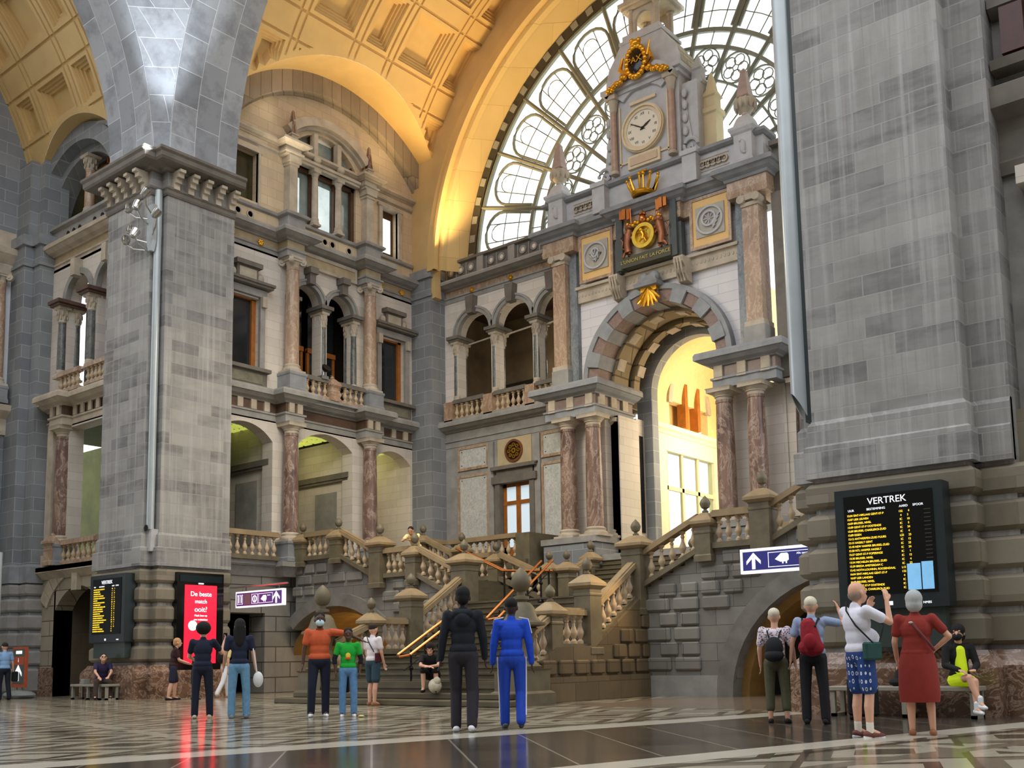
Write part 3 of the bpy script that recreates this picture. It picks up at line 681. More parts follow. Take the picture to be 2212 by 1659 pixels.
# masonry under the window, behind tower
struct('wall_back_sill',M().box(-28.5,-6,29.1,29.6,14.9,15.97),STONEG,'grey wall below the great window')
# ================================================================ centre bay
WL=(-20.38,-14.32)
cw=M().wall('y',-20.45,-14.25,10.1,15.5,YC+.3,YC+.8,[(XC-2.33,XC+2.33,10.1,12.43,2.33)]); struct('wall_back_centre',cw,WHITEC,'white coursed wall around the great entrance arch')
# piers beneath the entablature blocks
for sx,nm in ((-1,'left'),(1,'right')):
    X=lambda d:XC+sx*d
    w=struct('wall_entrance_%s'%nm,M().box(X(2.35),X(4.2),YC+.55,30.2,4.3,9.1).box(X(2.35),X(2.0),29.0,30.2,4.3,9.1),CREAM,'pale pier behind the %s pair of columns'%nm)
    M().bbox(X(2.18) if sx>0 else X(4.32),X(4.32) if sx>0 else X(2.18),YC-.45,30.2,1.0,4.72,.03).build('base_block',BLUE,w)
    M().box(X(2.12),X(4.38),YC-.5,30.2,4.72,4.92).build('base_cap',STONEG,w)
    pa=[(X(4.3),30.2),(X(4.3),YC-.22),(X(2.2),YC-.22),(X(2.2),30.2)]
    if sx>0: pa=pa[::-1]
    e=cornice(pa,9.02,10.12,.42,'trim_entablature_%s'%nm,(BLUEP,plain('mauve_frieze',(136,118,112),.5,0,.15,5)),'grey entablature block with triglyphs over the %s column pair'%nm)
    tg=M()
    for i in range(3): x=X(2.42+i*.78); tg.box(x-.14,x+.14,YC-.27,YC-.1,9.36,9.74); tg.box(x-.15,x+.15,YC-.29,YC-.1,9.28,9.33)
    for i in range(3): y=YC+.15+i*.7; tg.box(X(2.2)-.05,X(2.2)+.05,y-.16,y+.16,9.36,9.74)
    tg.build('triglyph',STONE,e)
    wd=['left','right'][sx>0]
    column('brown outer column of the pair %s of the entrance arch'%wd,'paired marble columns at the entrance arch',X(3.5),YC,4.92,9.02,.29,'doric',RED,STONE)
    column('brown inner column of the pair %s of the entrance arch'%wd,'paired marble columns at the entrance arch',X(2.45),YC,4.92,9.02,.29,'doric',RED,STONE)
    column('dark marble column set behind the %s pair, inside the entrance reveal'%wd,'paired marble columns at the entrance arch',X(2.45),YC+1.15,4.92,9.02,.27,'doric',marble('dark_red_marble%d'%sx,(44,32,32),(72,54,52),(150,130,120),2,.3),STONE)
    # tall pilasters of first floor
    pil=thing('pilaster','tall brown marble pilaster with scrolled capital, %s of the white arch wall'%wd,'pilaster',(X(3.65),YC,10.12),'tall pilasters flanking the arch wall')
    M().box(X(3.38),X(3.92),YC-.12,YC+.5,10.9,14.5).build('shaft',PINK,pil); M().bbox(min(X(3.3),X(4.0)),max(X(3.3),X(4.0)),YC-.2,YC+.5,10.12,10.75,.02).build('pedestal',STONEG,pil)
    M().box(X(3.33),X(3.97),YC-.17,YC+.5,10.75,10.9).build('base',STONE,pil)
    cb=M().box(X(3.36),X(3.94),YC-.16,YC+.5,14.5,14.62)
    for a in (3.4,3.9): cb.tube([(X(a),YC-.26,14.72),(X(a),YC+.1,14.72)],.13,12)
    cb.box(X(3.35),X(3.95),YC-.2,YC+.4,14.68,14.86); cb.build('capital',STONE,pil,True)
    struct('trim_strip_%s'%nm,M().box(X(3.05),X(3.36),YC+.1,YC+.6,10.12,14.9),marble('green_strip%d'%sx,(90,98,104),(128,136,142),(160,165,168),4,.4),'narrow grey-green marble strip beside the %s pilaster'%wd)
# arch blocks
ar=struct('trim_arch_ring',M().ring('y',XC,10.12,2.62,2.80,0,180,YC-.02,YC+.6,48).ring('y',XC,10.12,2.3,2.64,0,180,YC+.12,YC+.5,48),BLUEP,'grey moulded ring of the entrance arch')
b=M();c=M()
for i in range(15):
    a=180*(i+.5)/15; (b if i%2==0 else c).ring('y',XC,10.12,2.2 if i%2 else 2.24,2.66,a-5.9,a+5.9,YC-.06 if i%2 else YC+.04,YC+.9,4)
c.build('voussoir',BLUEP,ar); b.build('recessed_voussoir',plain('mauve_block',(134,112,104),.6,0,.2,8),ar)
SOF=ashlar('soffit_blocks',(178,160,122),(134,116,84),(90,76,50),1.1,.5,.03,.3,.6,.7,.3)
so=struct('wall_arch_barrel',M().ring('y',XC,10.12,2.12,2.6,0,180,YC+.85,YC+1.7,40).ring('y',XC,10.12,1.98,2.6,0,180,YC+1.85,YC+2.2,40),SOF,'stepped tan stone barrel inside the entrance arch')
M().ring('y',XC,10.12,2.3,2.6,0,180,YC+1.68,YC+1.88,40).ring('y',XC,10.12,2.26,2.6,0,180,YC+2.15,YC+2.6,40).build('shadow_gap',SOF,so)
rb=M()
for i in range(13):
    a=180*(i+.5)/13
    if i%2: rb.ring('y',XC,10.12,2.07,2.3,a-5.5,a+5.5,YC+.9,YC+1.3,3).ring('y',XC,10.12,1.93,2.1,a-5.5,a+5.5,YC+1.9,YC+2.3,3)
rb.build('raised_block',STONE,so)
struct('wall_arch_inner',M().ring('y',XC,10.12,1.75,2.6,0,180,30.7,31.1,40).box(XC-2.35,XC-1.75,30.7,31.1,4.3,10.12).box(XC+1.75,XC+2.35,30.7,31.1,4.3,10.12),BLUE,'inner grey arch and jambs of the entrance')
struct('wall_entrance_jamb',M().box(XC-2.5,XC-2.1,30.2,31.0,4.3,9.2).box(XC+2.1,XC+2.5,30.2,31.0,4.3,9.2),CREAM,'pale jamb inside the entrance')
M().box(XC-2.08,XC-2.06,30.3,30.55,5.2,8.6).build('dark_slot',BLACK)['kind']='structure'
# passage beyond: left wall with glazed opening and lunette, ochre vault
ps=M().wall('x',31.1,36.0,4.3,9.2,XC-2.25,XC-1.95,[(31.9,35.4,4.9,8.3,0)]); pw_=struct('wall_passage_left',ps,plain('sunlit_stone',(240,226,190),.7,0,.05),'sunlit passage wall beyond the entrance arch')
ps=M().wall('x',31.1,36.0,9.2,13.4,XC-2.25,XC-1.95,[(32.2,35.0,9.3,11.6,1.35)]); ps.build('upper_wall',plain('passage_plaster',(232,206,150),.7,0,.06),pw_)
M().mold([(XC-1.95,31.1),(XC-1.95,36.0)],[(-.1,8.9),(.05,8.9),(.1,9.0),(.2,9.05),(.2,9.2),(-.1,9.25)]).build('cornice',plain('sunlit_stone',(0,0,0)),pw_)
M().ring('x',33.6,10.1,1.3,1.55,0,180,XC-2.0,XC-1.85,24).build('arch_band',STONE,pw_)
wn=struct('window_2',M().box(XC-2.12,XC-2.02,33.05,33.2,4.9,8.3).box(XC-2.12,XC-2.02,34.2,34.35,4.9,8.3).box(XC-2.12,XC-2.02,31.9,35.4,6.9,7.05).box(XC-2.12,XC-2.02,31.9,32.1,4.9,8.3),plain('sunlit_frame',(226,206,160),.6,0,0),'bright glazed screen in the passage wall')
M().box(XC-2.09,XC-2.07,31.9,35.4,4.9,8.3).build('pane',GLASS,wn)
wn=struct('window_3',M().box(XC-2.15,XC-1.8,33.1,33.3,9.3,11.2).box(XC-2.15,XC-1.8,34.0,34.2,9.3,11.2).box(XC-2.15,XC-1.8,33.1,34.2,11.15,11.3),WOOD,'oak framed upper window in the passage lunette')
M().box(XC-2.5,XC-2.4,32.1,35.1,9.3,11.6).build('ochre_back',GOLDP,wn); M().box(XC-2.2,XC-2.16,33.3,34.0,9.3,11.2).build('shutter',plain('orange_shutter',(206,150,70),.5,0,.1),wn)
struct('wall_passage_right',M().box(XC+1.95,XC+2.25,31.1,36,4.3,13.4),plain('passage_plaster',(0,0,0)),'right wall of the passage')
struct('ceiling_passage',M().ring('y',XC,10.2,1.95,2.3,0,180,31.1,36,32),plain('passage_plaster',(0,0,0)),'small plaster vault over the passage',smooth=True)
fb=M().wall('y',XC-2.2,XC+2.2,4.3,13.4,36.0,36.3,[(XC-1.1,XC+1.6,4.3,9.6,1.2)]); struct('wall_passage_end',fb,plain('passage_plaster',(0,0,0)),'far wall of the passage')
struct('floor_passage',M().box(XC-2.3,XC+2.3,28.0,40,4.1,4.3),STONEG,'passage floor')
# keystone with gilded shell
ks=thing('keystone','grey keystone with gilded fan shell at the crown of the entrance arch','keystone',(XC,YC,12.4))
M().lathe(XC,YC+.05,12.82,[(.42,0),(.46,.1),(.34,.2),(.3,.34),(.2,.44)],4).add(*(lambda b:(b.v,b.f))(M().ball((XC-.18,YC-.12,13.16),(.2,.16,.18)).ball((XC+.2,YC-.12,13.14),(.2,.16,.2)))).build('block',BLUEP,ks,True)
g=M()
for i in range(7):
    a=math.radians(-90+(i-3)*22); g.tube([(XC,YC-.14,12.78),(XC+.5*sin(math.radians((i-3)*20)),YC-.22,12.78-.62*cos(math.radians((i-3)*16)))],[.09,.045],6)
g.box(XC-.3,XC+.3,YC-.2,YC,12.68,12.84); g.build('gilded_shell',GOLD,ks,True)
# frieze band, panels, brackets
fz=struct('trim_11',M().box(-20.45,-14.25,YC+.16,YC+.35,13.05,13.5).box(-20.45,-14.25,YC+.05,YC+.35,13.5,13.6),STONE,'carved frieze band under the yellow panels')
q=M()
for i in range(44): x=-20.35+i*.14; q.ball((x,YC+.16,13.3),(.05,.03,.07),6,4)
q.build('carving',STONE,fz)
def roundel(lbl,x0,x1,z0,z1,kind):
    r=panel(lbl,x0,x1,z0,z1,YC+.05,YPANEL,PINK,'square ochre panels with carved roundels','relief_panel','relief panel')
    cx,cz=(x0+x1)/2,(z0+z1)/2; y=YC+.02; R=.45
    M().box(cx-.5,cx+.5,y-.04,y,cz-.5,cz+.5).build('field',plain('relief_field',(176,170,158),.6,0,.08),r)
    b=M().ring('y',cx,cz,R-.04,R+.02,0,360,y-.1,y-.03,28); b.build('ring',TOWER,r); b=M()
    if kind: # winged wheel
        b.ring('y',cx-.02,cz+.05,.2,.26,0,360,y-.1,y-.03,18)
        for i in range(8): a=2*pi*i/8; b.tube([(cx-.02,y-.06,cz+.05),(cx-.02+.22*cos(a),y-.06,cz+.05+.22*sin(a))],.02,5)
        for i in range(4): b.tube([(cx+.1,y-.07,cz-.1-.06*i),(cx+.38-.06*i,y-.07,cz+.16-.12*i)],.03,6)
    else:
        for i in range(6): a=2*pi*i/6; b.tube([(cx,y-.07,cz-.22),(cx+.24*cos(a),y-.07,cz+.05+.2*sin(a)),(cx+.1*cos(a+.8),y-.07,cz+.2)],.025,5)
        b.ring('y',cx,cz+.1,.12,.17,0,360,y-.1,y-.03,14)
    b.build('relief',TOWER,r,True)
roundel('ochre panel with intertwined carved roundel, left of the coat of arms',-20.2,-18.8,13.65,15.35,0)
roundel('ochre panel with winged wheel roundel, right of the coat of arms',-15.85,-14.4,13.65,15.35,1)
for x,s_ in ((-18.6,'left'),(-16.12,'right')):
    bk=M().prism([(YC+.2,13.5),(YC-.35,13.5),(YC-.38,13.3),(YC-.2,13.15),(YC-.22,12.95),(YC-.08,12.75),(YC+.2,12.7)],'x',x-.17,x+.17)
    for a in (-.1,0,.1): bk.tube([(x+a,YC-.42,13.42),(x+a,YC-.32,13.05),(x+a,YC-.14,12.72)],.035,5)
    tag(bk.build('bracket',STONE,None,True),'carved stone bracket under the %s foot of the coat of arms frame'%s_,'bracket','carved brackets under the coat of arms')
# coat of arms
ca=thing('coat_of_arms','gilded lion shield with bronze lion supporters, helmet, banners and crown in a dark stone frame','coat of arms',(XC,YC,13.6))
M().box(-18.5,-18.25,YC-.25,YC+.1,13.6,15.75).box(-16.45,-16.2,YC-.25,YC+.1,13.6,15.75).box(-18.5,-16.2,YC-.25,YC+.1,15.55,15.75).box(-18.62,-18.4,YC-.15,YC+.1,13.55,14.7).box(-16.3,-16.08,YC-.15,YC+.1,13.55,14.7).build('frame',plain('dark_slate_frame',(72,78,78),.5,0,.15,4),ca)
M().box(-18.3,-16.4,YC-.12,YC,14.0,15.6).build('back_panel',plain('arms_field',(196,182,164),.6,0,.1,3),ca)
M().box(-18.3,-16.4,YC-.3,YC,13.62,13.98).build('motto_plaque',plain('motto_slate',(70,68,52),.5,0,.1),ca)
def text(s,name,mat,size,loc,rot,parent,ext=.01,align='CENTER',sx=1):
    c=bpy.data.curves.new(name,'FONT'); c.body=s; c.size=size; c.extrude=ext; c.align_x=align; c.align_y='CENTER'; o=bpy.data.objects.new(name,c); COL.objects.link(o)
    c.materials.append(mat); me=bpy.data.meshes.new_from_object(o); bpy.data.objects.remove(o); o=bpy.data.objects.new(name,me); COL.objects.link(o)
    o.rotation_euler=rot; o.scale=(sx,1,1); o.parent=parent; o.location=Vector(loc)-world_loc(parent); return o
RY=(pi/2,0,0); RX=(pi/2,0,pi/2)
text("L'UNION FAIT LA FORCE",'motto_lettering',plain('gilt_letters',(190,170,96),.4,.5,0),.17,(XC,YC-.31,13.8),RY,ca)
g=M().ring('y',XC,14.5,.3,.42,0,360,YC-.42,YC-.25,24); g.ring('y',XC,14.5,0,.3,0,360,YC-.3,YC-.25,20)
g.build('shield',plain('gilt_yellow',(220,184,70),.35,.7,.1,8),ca)
# rampant lion on shield
g=M(); Z=lambda dx,dz:(XC+dx,YC-.42,14.5+dz)
g.tube([Z(-.02,-.12),Z(.02,.0),Z(-.04,.12)],[.06,.055,.06],8).ball(Z(-.08,.2),(.07,.05,.065),8,6)
for a,b_ in ((Z(-.04,.1),Z(-.2,.14)),(Z(0,.05),Z(-.17,.02)),(Z(0,-.1),Z(-.14,-.2)),(Z(.04,-.1),Z(.12,-.24))): g.tube([a,b_],[.035,.022],6)
g.tube([Z(.04,-.08),Z(.17,-.02),Z(.13,.1),Z(.2,.2)],[.02,.02,.02,.03],6); g.build('shield_lion',GOLD,ca,True)
# supporters (bronze lions)
for sx,nm in ((-1,'left'),(1,'right')):
    g=M(); Q=lambda dx,dz,dy=0:(XC+sx*dx,YC-.32+dy,14.5+dz)
    g.tube([Q(.62,-.42),Q(.66,-.1),Q(.6,.18),Q(.55,.34)],[.13,.12,.15,.12],10); g.ball(Q(.56,.42),(.15,.13,.15)).ball(Q(.5,.4,-.08),(.09,.09,.08),8,6)
    for a,m_,b_ in ((Q(.56,.24),Q(.44,.2),Q(.36,.1)),(Q(.58,.14),Q(.46,.04),Q(.36,-.06)),(Q(.62,-.36),Q(.56,-.46),Q(.64,-.52)),(Q(.66,-.34),Q(.78,-.42),Q(.84,-.52))): g.tube([a,m_,b_],[.07,.055,.045],8)
    g.tube([Q(.7,-.3),Q(.88,-.2),Q(.84,0),Q(.92,.12),Q(.86,.22)],[.03,.025,.025,.03,.04],6); g.build('supporter_lion',BRONZ,ca,True)
# helmet, banners, crown
g=M().ball((XC-.02,YC-.36,15.06),(.13,.13,.16)).lathe(XC-.02,YC-.36,15.2,[(.12,0),(.13,.04),(.05,.08),(.03,.16),(.01,.2)],10); g.build('helmet',COPPER,ca,True)
for sx in (-1,1):
    g=M()
    for k in range(3): g.prism([(XC+sx*(.5+.14*k),15.2+.03*k),(XC+sx*(.62+.14*k),15.2+.03*k),(XC+sx*(.62+.14*k),15.62+.03*k),(XC+sx*(.5+.14*k),15.62+.03*k)],'y',YC-.4-.03*(k%2),YC-.33)
    g.tube([(XC+sx*.5,YC-.3,14.9),(XC+sx*.48,YC-.38,15.7)],.025,6); g.build('banner',COPPER,ca)
    g=M()
    for k in range(5): g.ball((XC+sx*(.2+.1*k),YC-.36,14.98+.05*sin(k*2)),(.08,.07,.08),8,5)
    g.build('mantling',GOLD,ca,True)
g=M().lathe(XC,YC-.28,15.85,[(.36,0),(.4,.05),(.36,.1),(.38,.14)],18)
for i in range(9):
    a=2*pi*i/9; g.tube([(XC+.36*cos(a),YC-.28+.3*sin(a),15.98),(XC+.5*cos(a),YC-.28+.36*sin(a),16.25),(XC+.56*cos(a),YC-.28+.4*sin(a),16.42)],[.045,.05,.03],6); g.ball((XC+.57*cos(a),YC-.28+.4*sin(a),16.46),.06,8,5)
g.tube([(XC,YC-.28,15.9),(XC,YC-.28,16.6)],.035,6).ball((XC,YC-.28,16.66),.07,8,6); g.tube([(XC-.14,YC-.28,16.74),(XC+.14,YC-.28,16.74)],.03,6); g.build('crown',GOLD,ca,True)
# main cornice of centre bay with breaks
pc=[(-21.62,YC+.9),(-21.62,YC-.2),(-20.3,YC-.2),(-20.3,YC+.05),(-18.6,YC+.05),(-18.6,YC-.15),(-16.1,YC-.15),(-16.1,YC+.05),(-14.4,YC+.05),(-14.4,YC-.2),(-13.08,YC-.2),(-13.08,YC+.9)]
cc=struct('trim_12',M().mold(pc,[(-.4,15.38),(.05,15.38),(.08,15.46),(.2,15.52),(.28,15.6),(.36,15.62),(.36,15.74),(.3,15.8),(-.4,15.82)]),BLUEP,'projecting blue-grey cornice above the coat of arms')
M().mold([(p[0],p[1]) for p in pc],[(-.4,14.86),(0,14.86),(.03,15.0),(.0,15.1),(0,15.4),(-.4,15.4)]).build('frieze',PINK,cc)
# attic with guilloche bands
at=struct('wall_attic_clock',M().box(-21.5,-13.2,YC-.05,YC+.9,15.8,16.85),TOWER,'blue-grey attic storey below the clock')
M().mold([(-21.5,YC+.6),(-21.5,YC-.08),(-13.2,YC-.08),(-13.2,YC+.6)],[(-.3,16.68),(.05,16.68),(.14,16.74),(.14,16.84),(-.3,16.88)]).mold([(-21.5,YC+.6),(-21.5,YC-.08),(-13.2,YC-.08),(-13.2,YC+.6)],[(-.3,15.8),(.1,15.8),(.06,15.95),(-.3,16.0)]).build('moulding',BLUEP,at)
for a,b_ in ((-20.3,-18.95),(-15.75,-14.4)):
    q=M()
    for i in range(7): x=a+(b_-a)*(i+.5)/7; q.ring('y',x,16.32,.08,.13,0,360,YC-.12,YC-.04,14); q.ball((x,YC-.06,16.32),.045,6,5)
    q.box(a-.05,b_+.05,YC-.07,YC-.04,16.1,16.13).box(a-.05,b_+.05,YC-.07,YC-.04,16.5,16.53); q.build('guilloche_band',STONE,at)
for sx in (-1,1): M().box(XC+sx*1.5,XC+sx*2.0,YC-.35,YC,15.8,16.7).box(XC+sx*1.45,XC+sx*2.05,YC-.4,YC,16.7,16.86).build('pedestal',TOWER,at)
# obelisk vases
for x,s_ in ((-20.95,'left'),(-13.75,'right')):
    r=thing('obelisk_urn','pink obelisk on a gadrooned stone urn, %s end of the clock attic'%s_,'obelisk',(x,YC,16.0),'obelisk urns beside the clock tower')
    M().lathe(x,YC,15.82,[(.34,0),(.34,.1),(.3,.14),(.3,.95),(.36,1.0),(.42,1.1),(.42,1.18),(.3,1.26),(.22,1.5),(.16,1.6)],4).build('pedestal',TOWER,r)
    u=M().lathe(x,YC,17.42,[(.1,0),(.14,.04),(.12,.1),(.24,.22),(.33,.38),(.34,.5),(.26,.56),(.16,.6)],16)
    for i in range(12): a=2*pi*i/12; u.ball((x+.3*cos(a),YC+.3*sin(a),17.8),(.07,.07,.18),6,5)
    u.build('urn',STONE,r,True); M().lathe(x,YC,18.02,[(.17,0),(.2,.03),(.09,.82),(.1,.85),(.05,.95),(.01,1.0)],4).build('obelisk',plain('pink_obelisk',(168,146,136),.5,0,.12,5),r)
    M().ball((x,YC-.32,16.35),(.1,.06,.22),8,6).ball((x-.06,YC-.33,16.55),.06,6,5).ball((x+.06,YC-.33,16.15),.05,6,5).build('floral_relief',TOWER,r,True)
# clock tower
tw=thing('clock_tower','pale stone clock tower with round clock, marble columns, stepped courses roof and open lantern','clock tower',(XC,YC,16.85))
T0,T1=XC-1.35,XC+1.35
M().box(T0,T1,YC-.1,YC+1.05,16.85,19.95).build('body',TOWER,tw)
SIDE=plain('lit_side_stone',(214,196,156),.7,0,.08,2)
b=M().box(T0-.1,T1+.1,YC-.25,YC+1.05,19.7,19.85).box(T0-.2,T1+.2,YC-.35,YC+1.05,19.85,20.0); b.build('cornice',TOWER,tw)
# segmental pediment
b=M().ring('y',XC,18.75,1.5,1.68,35,145,YC-.42,YC+.2,20).ring('y',XC,18.75,1.0,1.5,42,138,YC-.2,YC+.1,20); b.build('pediment',TOWER,tw)
# gabled block behind pediment & curved roof
def roofbell(u,v):
    pass
prof=[(1.42,20.0),(1.40,20.35),(1.28,20.75),(1.06,21.05),(.9,21.3),(.78,21.45)]
b=M()
for i in range(len(prof)-1):
    (a,z0),(c,z1)=prof[i],prof[i+1]; b.add([(XC-a,YC-.1,z0),(XC+a,YC-.1,z0),(XC+a,YC+1.05,z0),(XC-a,YC+1.05,z0),(XC-c,YC-.1+.12*(i+1)*.2,z1),(XC+c,YC-.1+.12*(i+1)*.2,z1),(XC+c,YC+1.05,z1),(XC-c,YC+1.05,z1)],[(0,1,5,4),(1,2,6,5),(2,3,7,6),(3,0,4,7),(4,5,6,7)])
b.build('roof',ROOFST,tw)
gp=[(XC-1.43,20.0),(XC-1.41,20.35),(XC-1.29,20.75),(XC-1.07,21.05),(XC-.91,21.3),(XC-.8,21.46),(XC+.8,21.46),(XC+.91,21.3),(XC+1.07,21.05),(XC+1.29,20.75),(XC+1.41,20.35),(XC+1.43,20.0)]
M().prism(gp,'y',YC-.16,YC-.02).build('gable_front',TOWER,tw)
M().box(XC-.84,XC+.84,YC-.2,YC+1.1,21.45,21.55).box(XC-.72,XC+.72,YC-.15,YC+1.05,21.55,21.75).build('roof_step',TOWER,tw)
# lantern
l=M()
for dx in (-.5,.5):
    for dy in (.1,1.0): l.lathe(XC+dx,YC+dy,21.75,[(.16,0),(.16,.1),(.1,.14),(.1,.85),(.15,.9),(.15,1.0)],8)
l.box(XC-.75,XC+.75,YC-.1,YC+1.25,22.7,22.8).box(XC-.85,XC+.85,YC-.2,YC+1.35,22.8,22.95).box(XC-.7,XC+.7,YC-.05,YC+1.2,22.95,23.3)
l.wall('y',XC-.5,XC+.5,21.75,22.7,YC+.05,YC+.15,[(XC-.3,XC+.3,21.75,22.55,.28)]).wall('y',XC-.5,XC+.5,21.75,22.7,YC+.95,YC+1.05,[(XC-.3,XC+.3,21.75,22.55,.28)]); l.build('lantern',STONE,tw)
# recessed rear wing with warm side, buttress
M().box(T1,T1+.55,YC+.1,YC+1.2,16.85,19.4).build('buttress',TOWER,tw); M().lathe(T1+.35,YC+.6,19.4,[(.24,0),(.28,.08),(.18,.14),(.16,.5),(.22,.55),(.12,.7),(.05,1.0)],4).build('buttress_finial',TOWER,tw)
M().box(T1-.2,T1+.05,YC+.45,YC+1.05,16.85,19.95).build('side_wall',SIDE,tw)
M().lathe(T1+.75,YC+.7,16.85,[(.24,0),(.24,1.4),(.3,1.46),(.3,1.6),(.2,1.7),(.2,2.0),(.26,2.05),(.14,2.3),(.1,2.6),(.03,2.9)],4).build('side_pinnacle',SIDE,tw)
# scroll volutes
for sx in (-1,1):
    v=M(); pts=[]
    for i in range(26): t=i/25; a=t*2.2*pi; r=.3*(1-t*.8); pts.append((XC+sx*(1.62+r*cos(a)),YC-.02,17.15+r*sin(a)))
    v.tube(pts,.06,6); v.prism([(XC+sx*1.35,16.9),(XC+sx*2.0,16.9),(XC+sx*1.7,17.4),(XC+sx*1.55,18.4),(XC+sx*1.35,19.3)],'y',YC+.05,YC+.2)
    for z in (17.7,18.15,18.6,19.0): v.ball((XC+sx*1.48,YC,z),(.1,.06,.16),8,6)
    v.build('scroll',TOWER,tw,True)
for dx,s_ in ((-1.12,'left'),(1.12,'right')):
    c_=M().lathe(XC+dx,YC-.22,16.95,[(.15,0),(.15,.08),(.12,.12),(.1,.16)],14); c_.lathe(XC+dx,YC-.22,19.15,[(.1,0),(.12,.05),(.16,.3),(.18,.34),(.18,.42)],12).box(XC+dx-.2,XC+dx+.2,YC-.42,YC-.05,19.55,19.72); c_.build('column_trim',STONE,tw,True)
    M().lathe(XC+dx,YC-.22,17.1,[(.115,0),(.115,.6),(.11,1.4),(.1,2.05)],16).build('column_shaft',plain('rose_column',(176,146,128),.4,0,.15,5),tw,True)
# clock
cz=18.25
M().ring('y',XC,cz,.62,.82,0,360,YC-.24,YC-.08,40).ring('y',XC,cz,.72,.78,0,360,YC-.3,YC-.2,40).build('clock_surround',plain('cream_moulding',(222,204,172),.6,0,.05),tw,True)
dial=M().ring('y',XC,cz,0,.63,0,360,YC-.2,YC-.12,40).build('clock_face',CLOCKW,tw)
nb=M()
rom=['XII','I','II','III','IIII','V','VI','VII','VIII','IX','X','XI']
for i in range(12):
    a=math.radians(90-30*i); o=text(rom[i],'numeral',plain('dial_black',(60,52,44),.5,0,0),.13,(XC+.5*cos(a),YC-.205,cz+.5*sin(a)),(pi/2,-(math.radians(-30*i)) if False else 0,0),dial,.003)
def hand(nm,deg,l,w):
    a=math.radians(90-deg); M().tube([(XC-.1*cos(a),YC-.22,cz-.1*sin(a)),(XC+l*.5*cos(a),YC-.22,cz+l*.5*sin(a)),(XC+l*cos(a),YC-.22,cz+l*sin(a))],[w*.6,w,w*.3],6).ball((XC,YC-.22,cz),.05,8,6).build(nm,plain('dial_black',(0,0,0)),dial)
hand('hour_hand',60,.36,.035); hand('minute_hand',302,.56,.022)
M().box(XC-.95,XC+.95,YC-.16,YC-.08,17.25,17.3).box(XC-.62,XC+.62,YC-.2,YC-.08,16.98,17.42).box(XC-.95,XC-.9,YC-.16,YC-.08,17.2,19.3).box(XC+.9,XC+.95,YC-.16,YC-.08,17.2,19.3).box(XC-.5,XC+.5,YC-.18,YC-.08,19.2,19.3).build('clock_panel_moulding',plain('cream_moulding',(0,0,0)),tw)
M().box(XC-.52,XC+.52,YC-.23,YC-.19,17.07,17.33).build('name_plaque',plain('plaque_rose',(206,180,152),.6,0,.05),tw)
# gilded cartouche
ct=thing('cartouche','gilded cartouche with black oval reading PAX and crest of fruit above the clock','cartouche',(XC,YC-.4,19.7))
g=M()
for i in range(20): a=2*pi*i/20; g.ball((XC+.36*cos(a),YC-.5,20.45+.52*sin(a)),(.1,.09,.1),8,6)
g.ball((XC,YC-.5,21.08),(.2,.14,.14)).ball((XC-.12,YC-.5,21.2),.09,8,6).ball((XC+.14,YC-.5,21.15),.09,8,6)
for sx in (-1,1):
    for k in range(9): g.ball((XC+sx*(.45+.085*k),YC-.5-.03*(k%2),20.05-.035*k+.05*sin(k*1.9)),(.1,.09,.09),8,5)
    g.tube([(XC+sx*.3,YC-.5,20.1),(XC+sx*.62,YC-.5,20.35),(XC+sx*.5,YC-.5,20.75)],[.06,.08,.04],8)
g.tube([(XC+.45,YC-.52,20.5),(XC+.6,YC-.56,20.95)],[.05,.02],6); g.build('gilded_frame',GOLD,ct,True)
M().ball((XC,YC-.5,20.45),(.3,.07,.44),24,14).build('oval',BLACK,ct,True); text('PAX','lettering',GOLD,.3,(XC,YC-.59,20.45),RY,ct,.02)
# right end of clock wall beyond the bay
struct('wall_back_right',M().box(-13.2,-6,YC+.6,YC+1.2,0,15.4),CREAM,'end wall right of the centre bay')
struct('trim_13',M().box(-13.1,-9,YC+.2,YC+.8,9.1,10.1).box(-13.1,-9,YC+.0,YC+.8,9.86,10.0).box(-13.1,-9,YC+.3,YC+.8,14.8,16.3).box(-13.1,-12.5,YC+.1,YC+.7,10.1,14.8).box(-13.1,-9,YC+.1,YC+.7,16.3,16.45),STONED,'dark grey mouldings right of the centre bay')
column('dark marble column right of the entrance columns, half hidden by the big pier',None,-12.55,YC+.5,4.92,9.02,.28,'doric',marble('dark_col',(44,34,32),(72,56,50),(140,120,108),2,.3),STONE)
# ================================================================ fittings of the side wall
XL_=-28.12
for y,a,w in ((22.12,'nearer the big pier','left'),(25.72,'nearer the corner','right')):
    column('tall red-brown marble column of the lower gallery, %s'%a,'gallery columns of the side wall',XL_,y,4.98,9.05,.26,'doric',RED,STONE,(4.3,.42))
    column('tall rose marble column with scrolled capital on the first floor, %s'%a,'first floor columns of the side wall',XL_,y,10.78,14.9,.24,'ionic',PINK,STONE,(10.1,.38))
    p=thing('pilaster','pale attic pilaster above the %s scrolled column of the side wall'%w,'pilaster',(-28.3,y,16.5),'attic pilasters')
    M().box(-28.5,-28.1,y-.2,y+.2,15.8,16.5).build('pedestal',BLUEP,p)
    b=M().box(-28.5,-28.12,y-.17,y+.17,16.5,18.3).box(-28.5,-28.06,y-.22,y+.22,16.5,16.62).box(-28.5,-28.08,y-.21,y+.21,18.3,18.4).box(-28.5,-28.02,y-.26,y+.26,18.4,18.62); b.build('shaft',STONE,p)
    obelisk('small dark red obelisk above the %s attic pilaster'%w,'attic obelisks',-28.2,y,19.15,1.25,.13)
